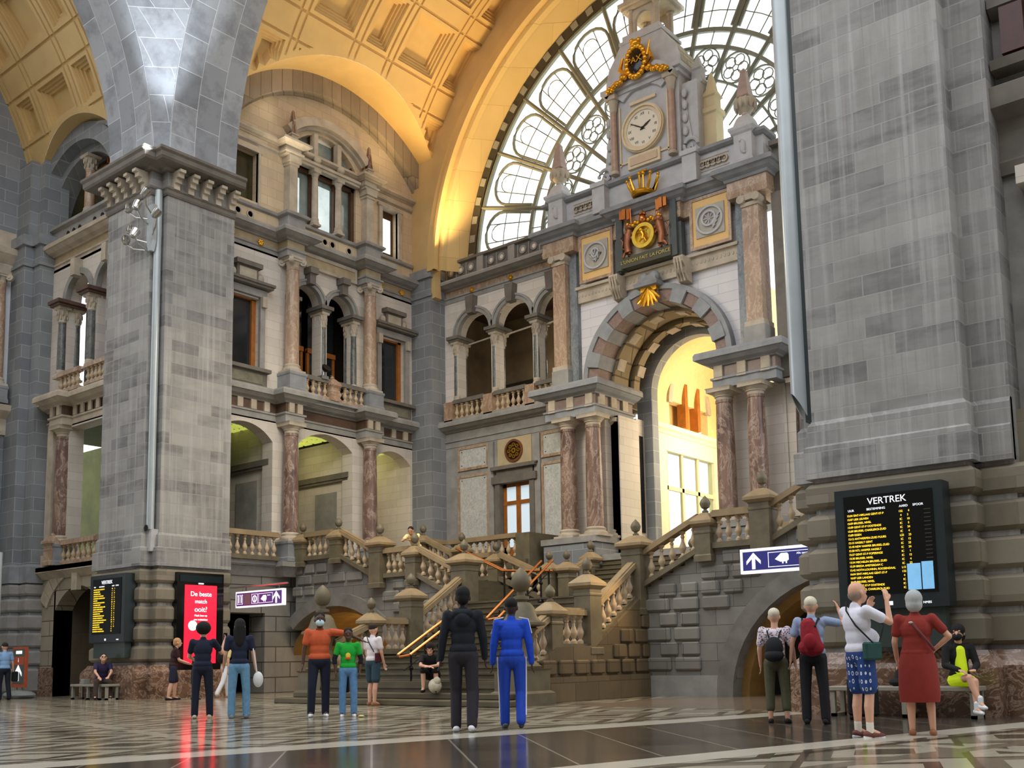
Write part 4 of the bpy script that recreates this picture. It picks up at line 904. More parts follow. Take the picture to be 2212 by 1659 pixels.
# colonettes of paired arches
def colonette(lbl,x,y,z0,z1,r=.11,mat=GREEN,g='dark green colonettes'):
    return column(lbl,g,x,y,z0,z1,r,'corinth',mat,STONE,None,'colonette')
for y,s_ in ((22.34,'left jamb'),(23.79,'middle pair'),(25.24,'right jamb')):
    for x,f in ((-28.5,'front'),(-28.85,'rear')): colonette('slim green leafy-capital colonette, %s %s of the twin arches on the side wall'%(f,s_),x,y,10.75,13.45)
    im=M().box(-29.05,-28.3,y-.22,y+.22,13.45,13.53).box(-29.1,-28.22,y-.28,y+.28,13.53,13.66); struct('trim_impost',im,STONED,'dark impost slab over the %s colonettes'%s_)
ring=M()
for c in (23.04,24.54): ring.ring('x',c,13.66,.6,.76,0,180,XW-.1,XW+.08,24).ring('x',c,13.66,.72,.8,0,180,XW-.1,XW+.12,24)
rg=struct('trim_twin_arch',ring,STONEG,'grey mouldings of the twin arches')
ky=M()
for c in (23.04,24.54): ky.prism([(XW,14.2),(XW+.2,14.2),(XW+.36,14.5),(XW+.4,14.85),(XW,14.85)],'x',0,0) if False else ky.box(XW,XW+.3,c-.13,c+.13,14.25,14.62).box(XW,XW+.4,c-.18,c+.18,14.62,14.85)
ky.build('keystone',STONED,rg)
# windows left and right with pedimented surrounds
for i,(y0,y1,lbl) in enumerate(((19.82,20.95,'first floor window beside the big pier'),(26.5,27.75,'first floor window beside the corner'))):
    z0,z1=10.75,13.25; w=struct('window_%d'%(4+i),M().box(XW,XW+.12,y0-.2,y0,z0,z1).box(XW,XW+.12,y1,y1+.2,z0,z1).box(XW,XW+.14,y0-.25,y1+.25,z1,z1+.25),STONEG,lbl+' with grey surround and broken pediment')
    c=(y0+y1)/2
    M().box(XW,XW+.34,y0-.38,y1+.38,z1+.28,z1+.36).box(XW,XW+.4,y0-.42,y1+.42,z1+.36,z1+.45).box(XW,XW+.16,c-.42,c+.42,z1+.45,z1+.92).box(XW,XW+.3,c-.52,c+.52,z1+.92,z1+1.08).build('pediment',STONED,w)
    M().ball((XW+.1,c-.55,z1+.62),(.1,.13,.17)).ball((XW+.1,c+.55,z1+.62),(.1,.13,.17)).box(XW+.15,XW+.19,c-.34,c+.34,z1+.5,z1+.86).build('pediment_scroll',STONE,w,True)
    M().box(XW,XW+.22,y0-.22,y0-.02,z1-.35,z1+.02).box(XW,XW+.22,y1+.02,y1+.22,z1-.35,z1+.02).build('console',STONE,w)
    M().box(XW,XW+.3,y0-.35,y1+.35,z0-.12,z0).box(XW,XW+.12,y0-.3,y1+.3,z0-.6,z0-.12).build('window_sill',STONED,w); M().box(XW+.1,XW+.14,y0-.1,y1+.1,z0-.52,z0-.2).build('apron_panel',plain('green_panel',(120,118,100),.6,0,.2,5),w)
    M().box(-28.75,-28.7,y0,y1,z0,z1).build('pane',GLASSD,w); M().box(-28.7,-28.6,y0,y0+.07,z0,z1).box(-28.7,-28.6,y1-.16,y1,z0,z1).box(-28.7,-28.6,y0,y1,z1-.08,z1).build('window_frame',WOOD,w)
# interior behind twin arches: oak screen and dark room
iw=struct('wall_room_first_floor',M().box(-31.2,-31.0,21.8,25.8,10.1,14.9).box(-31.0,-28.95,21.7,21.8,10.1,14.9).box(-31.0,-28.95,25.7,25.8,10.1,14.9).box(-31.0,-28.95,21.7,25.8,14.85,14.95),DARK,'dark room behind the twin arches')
for k,c in enumerate((23.04,24.54)):
    sc=M().box(-29.6,-29.5,c-.65,c-.55,10.1,12.3).box(-29.6,-29.5,c+.55,c+.65,10.1,12.3).box(-29.62,-29.48,c-.06,c+.06,10.1,12.3).box(-29.62,-29.45,c-.65,c+.65,12.2,12.38).box(-29.6,-29.5,c-.65,c+.65,10.1,10.3)
    w=struct('window_%d'%(6+k),sc,WOOD,'oak framed glazed doors inside the %s twin arch'%('left','right')[k]); M().box(-29.57,-29.54,c-.55,c+.55,10.3,12.2).box(-29.57,-29.54,c-.6,c+.6,12.4,14.2).build('pane',GLASSD,w)
G1='carved balustrades of the side wall'
balustrade('short balustrade on the balcony under the twin arches, left half',G1,(-28.0,22.55,10.1),(-28.0,23.6,10.1),4,.72,.2,(PINK,STONED,BALM),.1)
balustrade('short balustrade on the balcony under the twin arches, right half',G1,(-28.0,24.0,10.1),(-28.0,25.3,10.1),5,.72,.2,(PINK,STONED,BALM),.1)
newel('low pink marble balcony post with ball between the twin arches',None,-28.0,23.8,10.1,.62,.34,.001,PINK)
struct('floor_balcony',M().box(-29,-27.85,22.5,25.4,10.0,10.1),STONEG,'balcony slab')
balustrade('pale balustrade of the lower gallery between the big pier and the first marble column',G1,(-28.0,19.5,4.3),(-28.0,21.5,4.3),7,.9,.24)
# attic windows
w=struct('window_8',M().box(XW-.1,XW+.05,19.75,19.85,16.5,18.4).box(XW-.1,XW+.05,20.85,20.95,16.5,18.4).box(XW-.15,XW+.06,19.72,20.98,18.38,18.5),STONE,'attic window beside the big pier'); M().box(-28.8,-28.75,19.85,20.85,16.5,18.4).build('pane',plain('olive_glass',(64,60,36),.2,0,.3,2),w)
w=struct('window_9',M().box(XW-.1,XW+.08,26.42,26.6,16.5,18.45).box(XW-.1,XW+.08,27.45,27.62,16.5,18.45).box(XW-.15,XW+.1,26.36,27.68,18.4,18.52),STONE,'attic window beside the corner with bright daylight'); M().box(-28.8,-28.72,26.6,27.45,16.5,18.42).build('window_frame',DARKW,w)
M().box(-28.74,-28.70,26.72,27.3,16.75,18.1).build('pane',plain('daylit_pane',(240,244,240),.3,0,0,emit=(235,242,238),es=1.0),w)
w=struct('window_10',M().box(XW-.25,XW-.1,22.36,22.5,16.5,20.0).box(XW-.25,XW-.1,25.14,25.28,16.5,20.0).box(XW-.25,XW-.1,22.36,25.28,18.5,18.62).box(XW-.25,XW-.1,23.2,23.34,16.5,20.0).box(XW-.25,XW-.1,24.3,24.44,16.5,20.0),DARKW,'three-part attic window with segmental head')
M().box(-28.78,-28.75,22.4,25.25,16.5,20.0).build('pane',plain('greenish_pane',(150,165,160),.08,0,.5,.9,spec=.9),w)
M().box(-28.745,-28.73,23.4,24.25,16.55,18.3).box(-28.745,-28.73,22.6,22.85,16.6,18.3).build('bright_pane',plain('daylit_pane2',(200,215,215),.2,0,.5,1.1,emit=(200,215,215),es=.45),w)
struct('trim_14',M().box(XW-.1,XW+.22,22.4,25.3,18.62,18.72).box(XW-.1,XW+.28,22.4,25.3,18.72,18.82),STONE,'sill moulding of the attic lunette')
for y in (23.27,24.37): 
    column('small pale attic colonette between the panes of the three-part window','attic colonettes',XW+.08,y,16.5,18.62,.12,'doric',STONE,STONE)
    struct('trim_mullion',M().box(XW-.1,XW+.14,y-.09,y+.09,18.8,20.0),STONE,'short pier of the attic lunette'); tag(M().ball((XW+.2,y,18.98),(.14,.16,.16)).build('finial',STONE,None,True),'carved ball ornament on the attic lunette sill','ornament','carved balls on the lunette sill')
# gilded rosettes in friezes
def rosette(x,y,z,ax,lbl):
    r=M(); 
    for i in range(6):
        a=2*pi*i/6; r.ball((x+(.02 if ax=='x' else .07*cos(a)),y+(.07*cos(a) if ax=='x' else -.02),z+.07*sin(a)),.05,6,5)
    r.ball((x,y,z),.06,8,6); return tag(r.build('rosette',GOLD,None,True),lbl,'rosette','gilded frieze rosettes')
for y in (19.8,20.95,26.5,27.6): rosette(XW+.06,y,15.19,'x','small gilded rosette on the ochre frieze of the side wall')
for x in (-25.9,-23.95,-22.0): rosette(x,YW-.06,15.07,'y','small gilded rosette on the brown frieze of the end wall')
pl2=struct('trim_15',M().box(XW-.05,XW+.1,22.7,25.15,14.95,15.32),plain('ochre_frieze',(0,0,0)),'long ochre tablet in the frieze over the twin arches')
M().box(XW,XW+.14,22.6,25.25,15.3,15.42).box(XW,XW+.14,22.6,25.25,14.88,14.98).box(XW,XW+.14,22.6,22.7,14.98,15.3).box(XW,XW+.14,25.15,25.25,14.98,15.3).build('tablet_frame',STONE,pl2)
# lower gallery interior
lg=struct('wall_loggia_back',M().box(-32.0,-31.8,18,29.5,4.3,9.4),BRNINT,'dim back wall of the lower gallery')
M().box(-31.8,-31.72,22.9,23.5,4.3,7.6).box(-31.8,-31.72,23.75,24.3,4.3,7.6).box(-31.8,-31.7,27.0,27.4,4.3,8).build('doorway_strip',plain('tan_strip',(120,98,62),.7,0,.2),lg)
struct('floor_gallery',M().box(-32,XW+.2,19.3,29.5,4.16,4.3),STONEG,'gallery floor slab')
ce=struct('ceiling_gallery',M().box(-32,-28.9,19,29.5,9.15,9.35),plain('green_ceiling',(70,78,30),.7,0,.2,3),'olive green gallery ceiling with glowing coffer grid')
g=M()
for y0 in (19.6,22.6,26.0):
    for i in range(4):
        for j in range(5): g.box(-31.4+.55*i,-31.4+.55*i+.4,y0+.5*j,y0+.5*j+.34,9.08,9.15)
g.build('glowing_coffer',plain('olive_coffer_glow',(190,196,100),.3,0,0,emit=(170,178,80),es=.55),ce)  # emission put into the coffers to show the green-yellow lit ceiling
for y0,y1 in ((21.72,22.55),(25.25,26.1)):
    b=M().box(-31.8,-29.0,y0,y1,4.3,9.1); w=struct('wall_transverse',b,CREAM,'transverse pale pier between gallery bays')
    M().box(-31.8,-28.7,y0-.1,y1+.1,7.55,7.65).box(-31.8,-28.66,y0-.14,y1+.14,7.65,7.85).build('cap_moulding',STONED,w)
    M().box(-30.6,-29.4,y0-.03,y0,5.0,7.2).build('recessed_panel',STONEG,w)
struct('wall_transverse_end',M().box(-31.8,-29.0,28.1,29.3,4.3,9.1),CREAM,'end pier of the gallery')
# vertical light tube in gallery
lt=thing('wall_light','tall narrow glowing light strip in the right bay of the lower gallery','lamp',(-28.9,26.45,5.2)); M().tube([(-28.9,26.42,5.1),(-28.9,26.42,7.65)],.05,8).build('glowing_tube',plain('warm_tube',(255,240,180),.3,0,0,emit=(255,236,170),es=1.6),lt); M().box(-28.98,-28.82,26.36,26.48,5.0,5.1).build('fitting',IRON,lt)
# end wall loggia: colonette pairs, imposts, arches, balustrade, rear wall
for x,s_ in ((-26.85,'left end'),(-24.9,'left middle'),(-22.91,'right middle')):
    for y,f in ((YW+.08,'front'),(YW+.5,'rear')): colonette('slim green leafy-capital colonette, %s %s of the loggia on the end wall'%(f,s_),x,y,10.75,13.2,.12)
    struct('trim_impost',M().box(x-.25,x+.25,YW-.15,YW+.7,13.2,13.28).box(x-.3,x+.3,YW-.22,YW+.75,13.28,13.4),STONED,'dark impost slab of the loggia, %s'%s_)
rg=M()
for a,b_ in ((-26.72,-25.02),(-24.78,-23.02),(-22.8,-21.2)):
    c=(a+b_)/2;h=(b_-a)/2; rg.ring('y',c,13.38,h-.04,h+.14,0,180,YW-.08,YW+.1,24).ring('y',c,13.38,h+.1,h+.18,0,180,YW-.12,YW+.1,24)
ra=struct('trim_loggia_arch',rg,STONEG,'grey mouldings of the loggia arches'); kk=M()
for c in (-25.87,-23.9,-22.0): kk.prism([(c-.14,14.1),(c+.14,14.1),(c+.2,14.78),(c-.2,14.78)],'y',YW-.3,YW)
kk.build('keystone',STONED,ra)
for a,b_,n,s_ in ((-26.7,-25.15,6,'left'),(-24.65,-23.15,6,'middle'),(-22.65,-21.6,4,'right')):
    balustrade('low balustrade of the end wall loggia, %s bay'%s_,'loggia balustrades',(a,YW-.25,10.0),(b_,YW-.25,10.0),n,.78,.22,(PINK,STONED,BALM),.08)
for x in (-26.9,-24.9,-22.9): struct('trim_pedestal',M().box(x-.22,x+.22,YW-.4,YW+.6,10.0,10.75),PINK,'marble pedestal of the loggia balustrade')
lb=struct('wall_loggia_room',M().wall('y',-28,-20.5,10,15,32.4,32.6,[(-24.3,-22.9,10.1,12.8,0),(-21.9,-21.0,11.0,12.4,0)]).box(-28,-27.9,29.4,32.5,10,15).box(-20.6,-20.5,29.4,32.5,10,15),plain('loggia_wall',(120,104,80),.8,0,.3,1.0),'warm grey rear wall of the loggia')
M().box(-24.3,-22.9,32.45,32.5,10.1,12.8).build('pale_sheet',plain('pale_sheet',(176,178,160),.8,0,.06),lb); M().box(-27.5,-25.4,32.3,32.4,10.1,12.2).build('dark_doorway',DARK,lb)
for a in (-27.0,-25.1,-23.1): lb2=M().tube([(a,YW+.5,13.15),(a+1.9,YW+.5,13.25)],.03,6); lb2.build('tie_rod',STONE,lb)
w=struct('window_11',M().box(-22.0,-21.0,32.3,32.4,12.4,12.55).box(-22.0,-21.0,32.3,32.4,11.0,11.15).box(-22.0,-21.9,32.3,32.4,11,12.5).box(-21.5,-21.4,32.3,32.4,11.1,12.4).box(-22.0,-21.0,32.3,32.4,10.1,11.0),WOOD,'small oak framed window with daylight in the loggia'); M().box(-21.95,-21.0,32.42,32.46,11.1,12.4).build('pane',plain('daylit_pane3',(235,245,225),.3,0,0,emit=(225,238,215),es=.9),w)
struct('ceiling_loggia',M().box(-28.4,-20.4,29.4,32.6,14.9,15.0),plain('loggia_ceiling',(70,50,34),.8,0,.5,1.2),'painted loggia ceiling')
struct('floor_loggia',M().box(-28.4,-21,28.6,32.6,9.9,10.05),STONEG,'loggia floor')
tag(M().tube([(-28.0,23.15,10.9),(-27.95,23.18,11.02)],.03,6).build('x',IRON),None,None) if False else None
fl=thing('floodlight','white clamped floodlight on the balcony rail under the twin arches','floodlight',(-27.95,23.35,10.8))
M().box(-28.1,-27.82,23.2,23.5,10.8,10.92).tube([(-27.95,23.35,10.9),(-27.95,23.4,11.1)],.03,6).build('clamp',CHROME,fl); M().lathe(0,0,0,[(.05,0),(.12,.05),(.17,.16),(.17,.18)],14).xf(Matrix.Translation((-27.95,23.4,11.12))@Matrix.Rotation(.9,4,'Y')).build('lamp_head',IRON,fl,True)
# ================================================================ left arm of the hall
YA=17.25
lo=[(-34.05,-31.9,4.3,8.95,.4)]
struct('wall_arm_gallery',M().wall('y',-36.5,-30.4,4.3,9.1,YA,YA+.5,[(-33.75,-31.2,4.3,9.0,0)]),CREAM,'pale arcade wall of the left arm, lower gallery')
ah=(-34.25,-31.5)
bw=M().wall('y',-36.8,-30.4,0,4.25,YA,YA+.6,[(-34.3,-31.35,0,3.6,.75)])
wb_=struct('wall_arm_basement',bw,ashlar('arm_basement',(176,166,148),(156,146,130),(96,88,76),1.2,.5,.02,.2,.4,.7,.3),'basement wall of the left arm with arched passage')
b=M()
for i in range(13):
    a=180-(30+120*i/13)-4.6; 
    c_=-32.825; r0=2.3; zc=3.55-1.78
    b.ring('y',c_,zc,r0,r0+.55,a-4.2,a+4.2,YA-.06,YA+.1,2)
b.build('voussoir',plain('arm_voussoir',(182,170,150),.7,0,.15,4),wb_)
M().box(-33.0,-32.65,YA-.16,YA,3.45,4.2).build('keystone',STONE,wb_)
M().box(-37,-30.4,YA-.02,YA+.02,0,.95).build('marble_skirting',BROWNM,wb_) if False else None
M().box(-36.8,-34.3,YA-.06,YA+.05,0,.95).build('skirting',BROWNM,wb_)
struct('wall_arm_passage',M().box(-34.4,-34.3,YA,YA+4,0,3.8).box(-31.35,-31.25,YA,YA+4,0,3.8).box(-34.4,-31.2,YA+3.9,YA+4,0,3.8).box(-34.4,-31.2,YA+.6,YA+4,3.7,3.8),ashlar('passage_wall',(120,106,84),(104,92,74),(90,80,64),1.4,.7,.006,.35,.1,.7,.5),'brown walls of the arched passage'); 
M().box(-31.45,-31.35,YA+.02,YA+3.8,0,3.3).build('door_10',plain('black_door',(12,12,12),.5,0,0))['kind']='structure'
pa_=[(-36.6,YA),(-34.5,YA),(-34.5,YA-.35),(-33.6,YA-.35),(-33.6,YA),(-30.5,YA)]
e1=cornice(pa_,9.05,10.1,.42,'trim_16',(STONE,plain('brown_frieze',(0,0,0))),'cornice of the left arm gallery'); tg=M()
for i in range(6): x=-33.4+i*.5; tg.box(x-.1,x+.1,YA-.06,YA,9.38,9.72)
tg.box(-34.4,-34.2,YA-.4,YA-.3,9.38,9.72).box(-33.95,-33.75,YA-.4,YA-.3,9.38,9.72).build('triglyph',STONE,e1)
struct('wall_arm_first_floor',M().wall('y',-36.5,-30.4,10.1,14.9,YA,YA+.5,[(-34.25,-32.6,10.1,14.35,.8),(-32.2,-30.6,10.1,14.35,.8)]),CREAM,'cream first floor wall of the left arm with twin arches')
cornice([(-36.6,YA),(-30.5,YA)],14.8,15.7,.42,'trim_17',(STONE,plain('ochre_frieze',(0,0,0))),'upper cornice of the left arm')
pp2=struct('trim_18',M().mold([(-36.6,YA),(-30.5,YA)],[(-.3,15.7),(.08,15.7),(-.02,15.8),(-.02,16.3),(.12,16.36),(.12,16.46),(-.3,16.5)]),STONEG,'pierced parapet of the left arm'); hb=M()
for x in (-34.4,-34.0,-33.6,-32.6,-32.1,-31.6,-31.0): hb.tube([(x,YA-.01,16.05),(x,YA+.06,16.05)],.09,12)
hb.build('piercing',BLACK,pp2)
struct('wall_arm_attic',M().wall('y',-36.5,-30.4,16.4,23.5,YA+.5,YA+1.0,[(-36.2,-31.4,16.4,18.9,2.4)]),BLUE,'attic wall of the left arm under the vault')
AC=-33.8;AZ=16.45
struct('trim_19',M().ring('y',AC,AZ,2.7,3.3,0,180,YA-.15,YA+.9,40).ring('y',AC,AZ,2.4,2.75,0,180,YA+.25,YA+.9,40),BLUE,'blue-grey stone arch around the attic window of the left arm')
w=struct('window_12',M().box(-36.3,-31.3,YA+.9,YA+.95,16.4,19.2),plain('olive_glass',(0,0,0)),'arched attic window of the left arm'); M().box(-34.7,-34.55,YA+.7,YA+.85,16.4,18.6).box(-33.2,-33.1,YA+.7,YA+.85,16.4,19.4).box(-32.2,-32.1,YA+.7,YA+.85,16.4,19.4).box(-34.7,-30.7,YA+.7,YA+.85,18.4,18.5).build('window_frame',WOOD,w)
for x,s_ in ((-33.55,'left'),(-31.95,'right')): column('pale and pink attic column of the left arm, %s one'%s_,'attic columns of the left arm',x,YA+.3,16.5,18.7,.17,'corinth',PINK,STONE)
column('red-brown marble column of the left arm gallery','gallery columns of the left arm',-34.05,YA-.05,5.0,9.05,.26,'doric',RED,STONE,(4.3,.4))
struct('wall_arm_pilaster',M().box(-34.75,-34.4,YA-.25,YA+.1,4.6,9.05).box(-34.85,-34.35,YA-.3,YA+.1,4.3,4.7),STONE,'flat pale pilaster beside the red-brown column of the left arm')
struct('wall_arm_inner_pier',M().box(-33.1,-32.2,YA+1.2,YA+2.2,4.3,9.0).box(-33.2,-32.1,YA+1.1,YA+2.3,8.2,8.5),CREAM,'inner pale pier of the left arm gallery')
struct('wall_arm_loggia',M().box(-44,-30,YA+3.4,YA+3.6,4.3,9.4).box(-30.6,-30.5,YA,YA+3.5,4.3,9.4),plain('olive_room',(84,88,34),.8,0,.3,1.2),'green lit rear wall of the left arm gallery')
w=struct('window_13',M().box(-32.0,-31.9,YA+3.2,YA+3.35,4.3,8.3).box(-31.9,-31.0,YA+3.2,YA+3.35,6.2,6.4),IRON,'black framed glazed door in the left arm gallery')
struct('ceiling_arm_gallery',M().box(-36.5,-30.4,YA+.4,YA+3.6,9.1,9.2),plain('green_ceiling',(0,0,0)),'green ceiling of the left arm gallery')
struct('floor_arm_gallery',M().box(-36.5,-30.4,YA-.3,YA+3.6,4.15,4.3).mold([(-36.6,YA),(-30.5,YA)],[(-.1,3.9),(.05,3.9),(.25,4.1),(.3,4.12),(.3,4.3),(-.1,4.3)]),STONE,'gallery floor of the left arm')
balustrade('pink and cream balustrade of the lower gallery in the left arm',None,(-33.85,YA-.1,4.3),(-31.5,YA-.1,4.3),7,.8,.26,(PINK,PINK,BALM),.12)
newel('pink marble end post of the left arm balustrade',None,-34.0,YA-.32,4.3,.8,.4,.001,PINK)
for y0,s_ in ((YA-.1,'front'),(YA+.4,'rear')):
    for x,q in ((-34.35,'left pair'),(-32.4,'middle pair')):
        colonette('dark green colonette with leafy capital in the left arm, %s of the %s'%(s_,q),x,y0,10.75,13.3,.14)
for x in (-34.35,-32.4): struct('trim_impost',M().box(x-.32,x+.32,YA-.4,YA+.7,13.3,13.38).box(x-.38,x+.38,YA-.46,YA+.7,13.38,13.5),plain('brown_impost',(92,68,58),.5,0,.15),'brown impost slab of the left arm arches')
ra=M()
for a,b_ in ((-34.25,-32.6),(-32.2,-30.6)):
    c=(a+b_)/2;h=(b_-a)/2; ra.ring('y',c,13.5,h-.02,h+.18,0,180,YA-.1,YA+.1,24)
ra=struct('trim_arm_arch',ra,STONEG,'grey mouldings of the left arm arches')
for c in (-33.42,-31.4): ra2=M().box(c-.14,c+.14,YA-.3,YA,14.2,14.8).build('keystone',STONE,ra)
w=struct('window_14',M().box(-33.2,-33.1,YA+1.4,YA+1.5,10.1,12.6).box(-32.6,-32.5,YA+1.4,YA+1.5,10.1,12.6).box(-31.6,-31.5,YA+1.4,YA+1.5,10.1,12.6).box(-30.9,-30.8,YA+1.4,YA+1.5,10.1,12.6).box(-34.2,-30.5,YA+1.4,YA+1.5,12.5,12.65),WOOD,'oak glazed screen behind the left arm arches'); M().box(-36,-30.2,YA+1.6,YA+1.7,10.1,14.9).build('dark_back',DARK,w)
balustrade('short balustrade on the first floor of the left arm, right part',None,(-32.2,YA-.3,10.1),(-30.7,YA-.3,10.1),6,.72,.2,(PINK,PINK,BALM),.1)
balustrade('short balustrade on the first floor of the left arm, left part',None,(-34.0,YA-.3,10.1),(-32.6,YA-.3,10.1),5,.72,.2,(PINK,PINK,BALM),.1)
cp=corner_p('wall_arm_corner',[(-37.2,-35.3,16.75,17.8),(-37.6,-35.8,16.42,17.8)],'notched blue-grey corner pilaster of the left arm')
ub=M().box(-37.2,-35.5,16.9,17.8,16.1,19).box(-37.6,-35.9,16.6,17.8,16.1,19); ub.build('shaft_above',BLUE,cp)
M().mold([(-37.6,16.42),(-35.8,16.42),(-35.8,16.75),(-35.3,16.75),(-35.3,17.3)],[(-.1,3.8),(.12,3.8),(.12,4.35),(0,4.45),(-.1,4.5)]).build('band',BLUEP,cp)
rb=M()
for z0,z1 in ((.1,.95),(1.0,1.55),(1.6,2.15),(2.2,2.75),(2.8,3.3),(3.35,3.8)): rb.mold([(-37.6,16.42),(-35.8,16.42),(-35.8,16.75),(-35.3,16.75),(-35.3,17.3)],[(-.1,z0),(.06,z0+.04),(.1,z0+.1),(.1,z1-.1),(.06,z1-.04),(-.1,z1)])
rb.build('rusticated_course',STONEG,cp)
# end wall of left arm
xe=-36.75
struct('wall_arm_end',M().box(xe-.5,xe,9,17.5,9.1,15),plain('white_end_wall',(222,226,232),.6,0,.04),'white end wall of the left arm')
struct('trim_20',M().mold([(xe,10),(xe,16.5)],[(-.1,9.05),(.05,9.05),(.1,9.6),(.4,9.85),(.45,10.05),(-.1,10.1)]).mold([(xe,10),(xe,16.5)],[(-.1,14.8),(.05,14.8),(.1,15.2),(.4,15.5),(.45,15.7),(-.1,15.75)]).mold([(xe,10),(xe,16.5)],[(-.1,15.7),(.1,15.7),(.1,16.4),(-.1,16.4)]),STONE,'cornices of the left arm end wall')
column('pale pink pilaster-like column at the end wall of the left arm, by the corner',None,xe+.15,16.0,10.7,14.8,.2,'ionic',PINK,STONE,(10.1,.3))
column('red marble column at the end wall of the left arm gallery, cut by the picture edge',None,xe+.15,15.7,5.0,9.05,.26,'doric',RED,STONE,(4.3,.36))
struct('wall_arm_end_low',M().box(xe-.5,xe-.05,9,17.5,0,9.1).box(xe-.5,xe-.05,9,17.5,15,23),BLUE,'lower and upper end wall of the left arm')
# ================================================================ right arm sliver
YR=17.6
wr=struct('wall_right_arm',M().wall('y',-4.2,1,0,9.1,YR,YR+.5,[(-3.1,-1,4.4,8.7,.5)]).wall('y',-4.2,1,9.9,20,YR,YR+.5,[(-3.15,-2.6,12.4,15,0)]),STONEG,'wall of the right arm beside the big pier')
struct('trim_21',M().mold([(-4.2,YR),(0,YR)],[(-.1,8.6),(.1,8.6),(.15,8.8),(.1,8.85),(.1,9.3),(.16,9.5),(.45,9.62),(.48,9.95),(.4,10.0),(-.1,10.05)]),STONED,'entablature of the right arm gallery')
struct('wall_right_loggia',M().box(-4.2,1,YR+3,YR+3.2,4,9.4),plain('olive_room',(0,0,0)),'green lit rear wall of the right arm gallery')
struct('trim_22',M().mold([(-4.1,YR),(0,YR)],[(-.1,10.3),(.35,10.3),(.4,10.45),(-.1,10.5)]).mold([(-4.1,YR),(0,YR)],[(-.1,11.3),(.1,11.3),(.3,11.4),(.3,11.6),(-.1,11.7)]),STONED,'first floor ledges of the right arm')
p=struct('trim_23',M().box(-3.9,-3.55,YR-.4,YR,10.5,11.3),plain('dark_red_marble',(70,34,28),.4,0,.3,5),'dark red marble block of the right arm parapet'); M().box(-3.35,-2.95,YR-.2,YR,10.55,11.25).build('pale_panel',TOWER,p)
struct('wall_right_pilaster',M().box(-3.75,-3.35,YR-.3,YR,5.2,8.3).box(-3.85,-3.25,YR-.36,YR,8.3,8.6).box(-3.85,-3.25,YR-.36,YR,4.9,5.2),CREAM,'pale coursed pilaster of the right arm gallery')
struct('wall_right_basement',M().box(-4.2,1,YR-.3,YR,0,4.7),PIERB,'basement wall of the right arm')
w=struct('window_15',M().box(-3.2,-2.5,YR+.2,YR+.25,12.4,15),plain('pale_pane_r',(190,196,188),.3,0,.05,emit=(180,186,178),es=.3),'pale window at the upper right edge')
# ================================================================ staircase
HW=2.94
G='newel posts of the great staircase'; GB='balustrades of the great staircase'
st=thing('staircase','broad stone staircase rising from the hall floor in several flights','staircase',(XC,16,0))
def flight(name,x0,x1,y0,n,z0,dz,dy,mat=STAIR):
    for i in range(n):
        b=M().box(x0,x1,y0+i*dy,y0+(i+1)*dy+.02,max(0,z0-.3) if z0>0 else 0,z0+(i+1)*dz-.04); b.box(x0,x1,y0+i*dy-.035,y0+(i+1)*dy+.02,z0+(i+1)*dz-.045,z0+(i+1)*dz); b.build('step',mat,st)
# wide bottom steps
for i,(e,y) in enumerate(((.75,16.1),(.5,16.5))): M().bbox(XC-HW-e,XC+HW+e,y,17.4,i*.13,(i+1)*.13,.02).build('step',STAIR,st)
flight('f',XC-HW+.1,XC+HW-.1,16.85,6,.26,.14,.31)
M().box(XC-HW,XC+HW,18.7,20.1,.6,1.1).build('landing',STAIR,st)
flight('f',XC-HW+.1,XC+HW-.1,20.0,9,1.1,.165,.25)
M().box(XC-HW,XC+HW,22.25,26.0,2.0,2.6).build('landing',STAIR,st)
flight('f',XC-2.2,XC+2.2,25.8,10,2.6,.17,.28)
M().box(XC-HW,XC+HW,16.9,22.25,0,.5).build('core',STAIR,st)
# lateral flights
for sx in (-1,1):
    for i in range(6):
        a=XC+sx*(HW+.1+i*.33); M().box(a,a+sx*.36,22.3,25.95,2.2,2.6+(i+1)*.145).build('step',STAIR,st)
    M().box(XC+sx*4.95,XC+sx*6.5,22.3,25.95,3.0,3.47).build('landing',STAIR,st)
    for i in range(5):
        a=XC+sx*(6.5+i*.38); M().box(a,a+sx*.4,22.3,25.95,3.2,3.47+(i+1)*.166).build('step',STAIR,st)
    M().box(XC+sx*8.4,XC+sx*10.9,22.3,29.1,3.9,4.3).build('landing',STAIR,st)
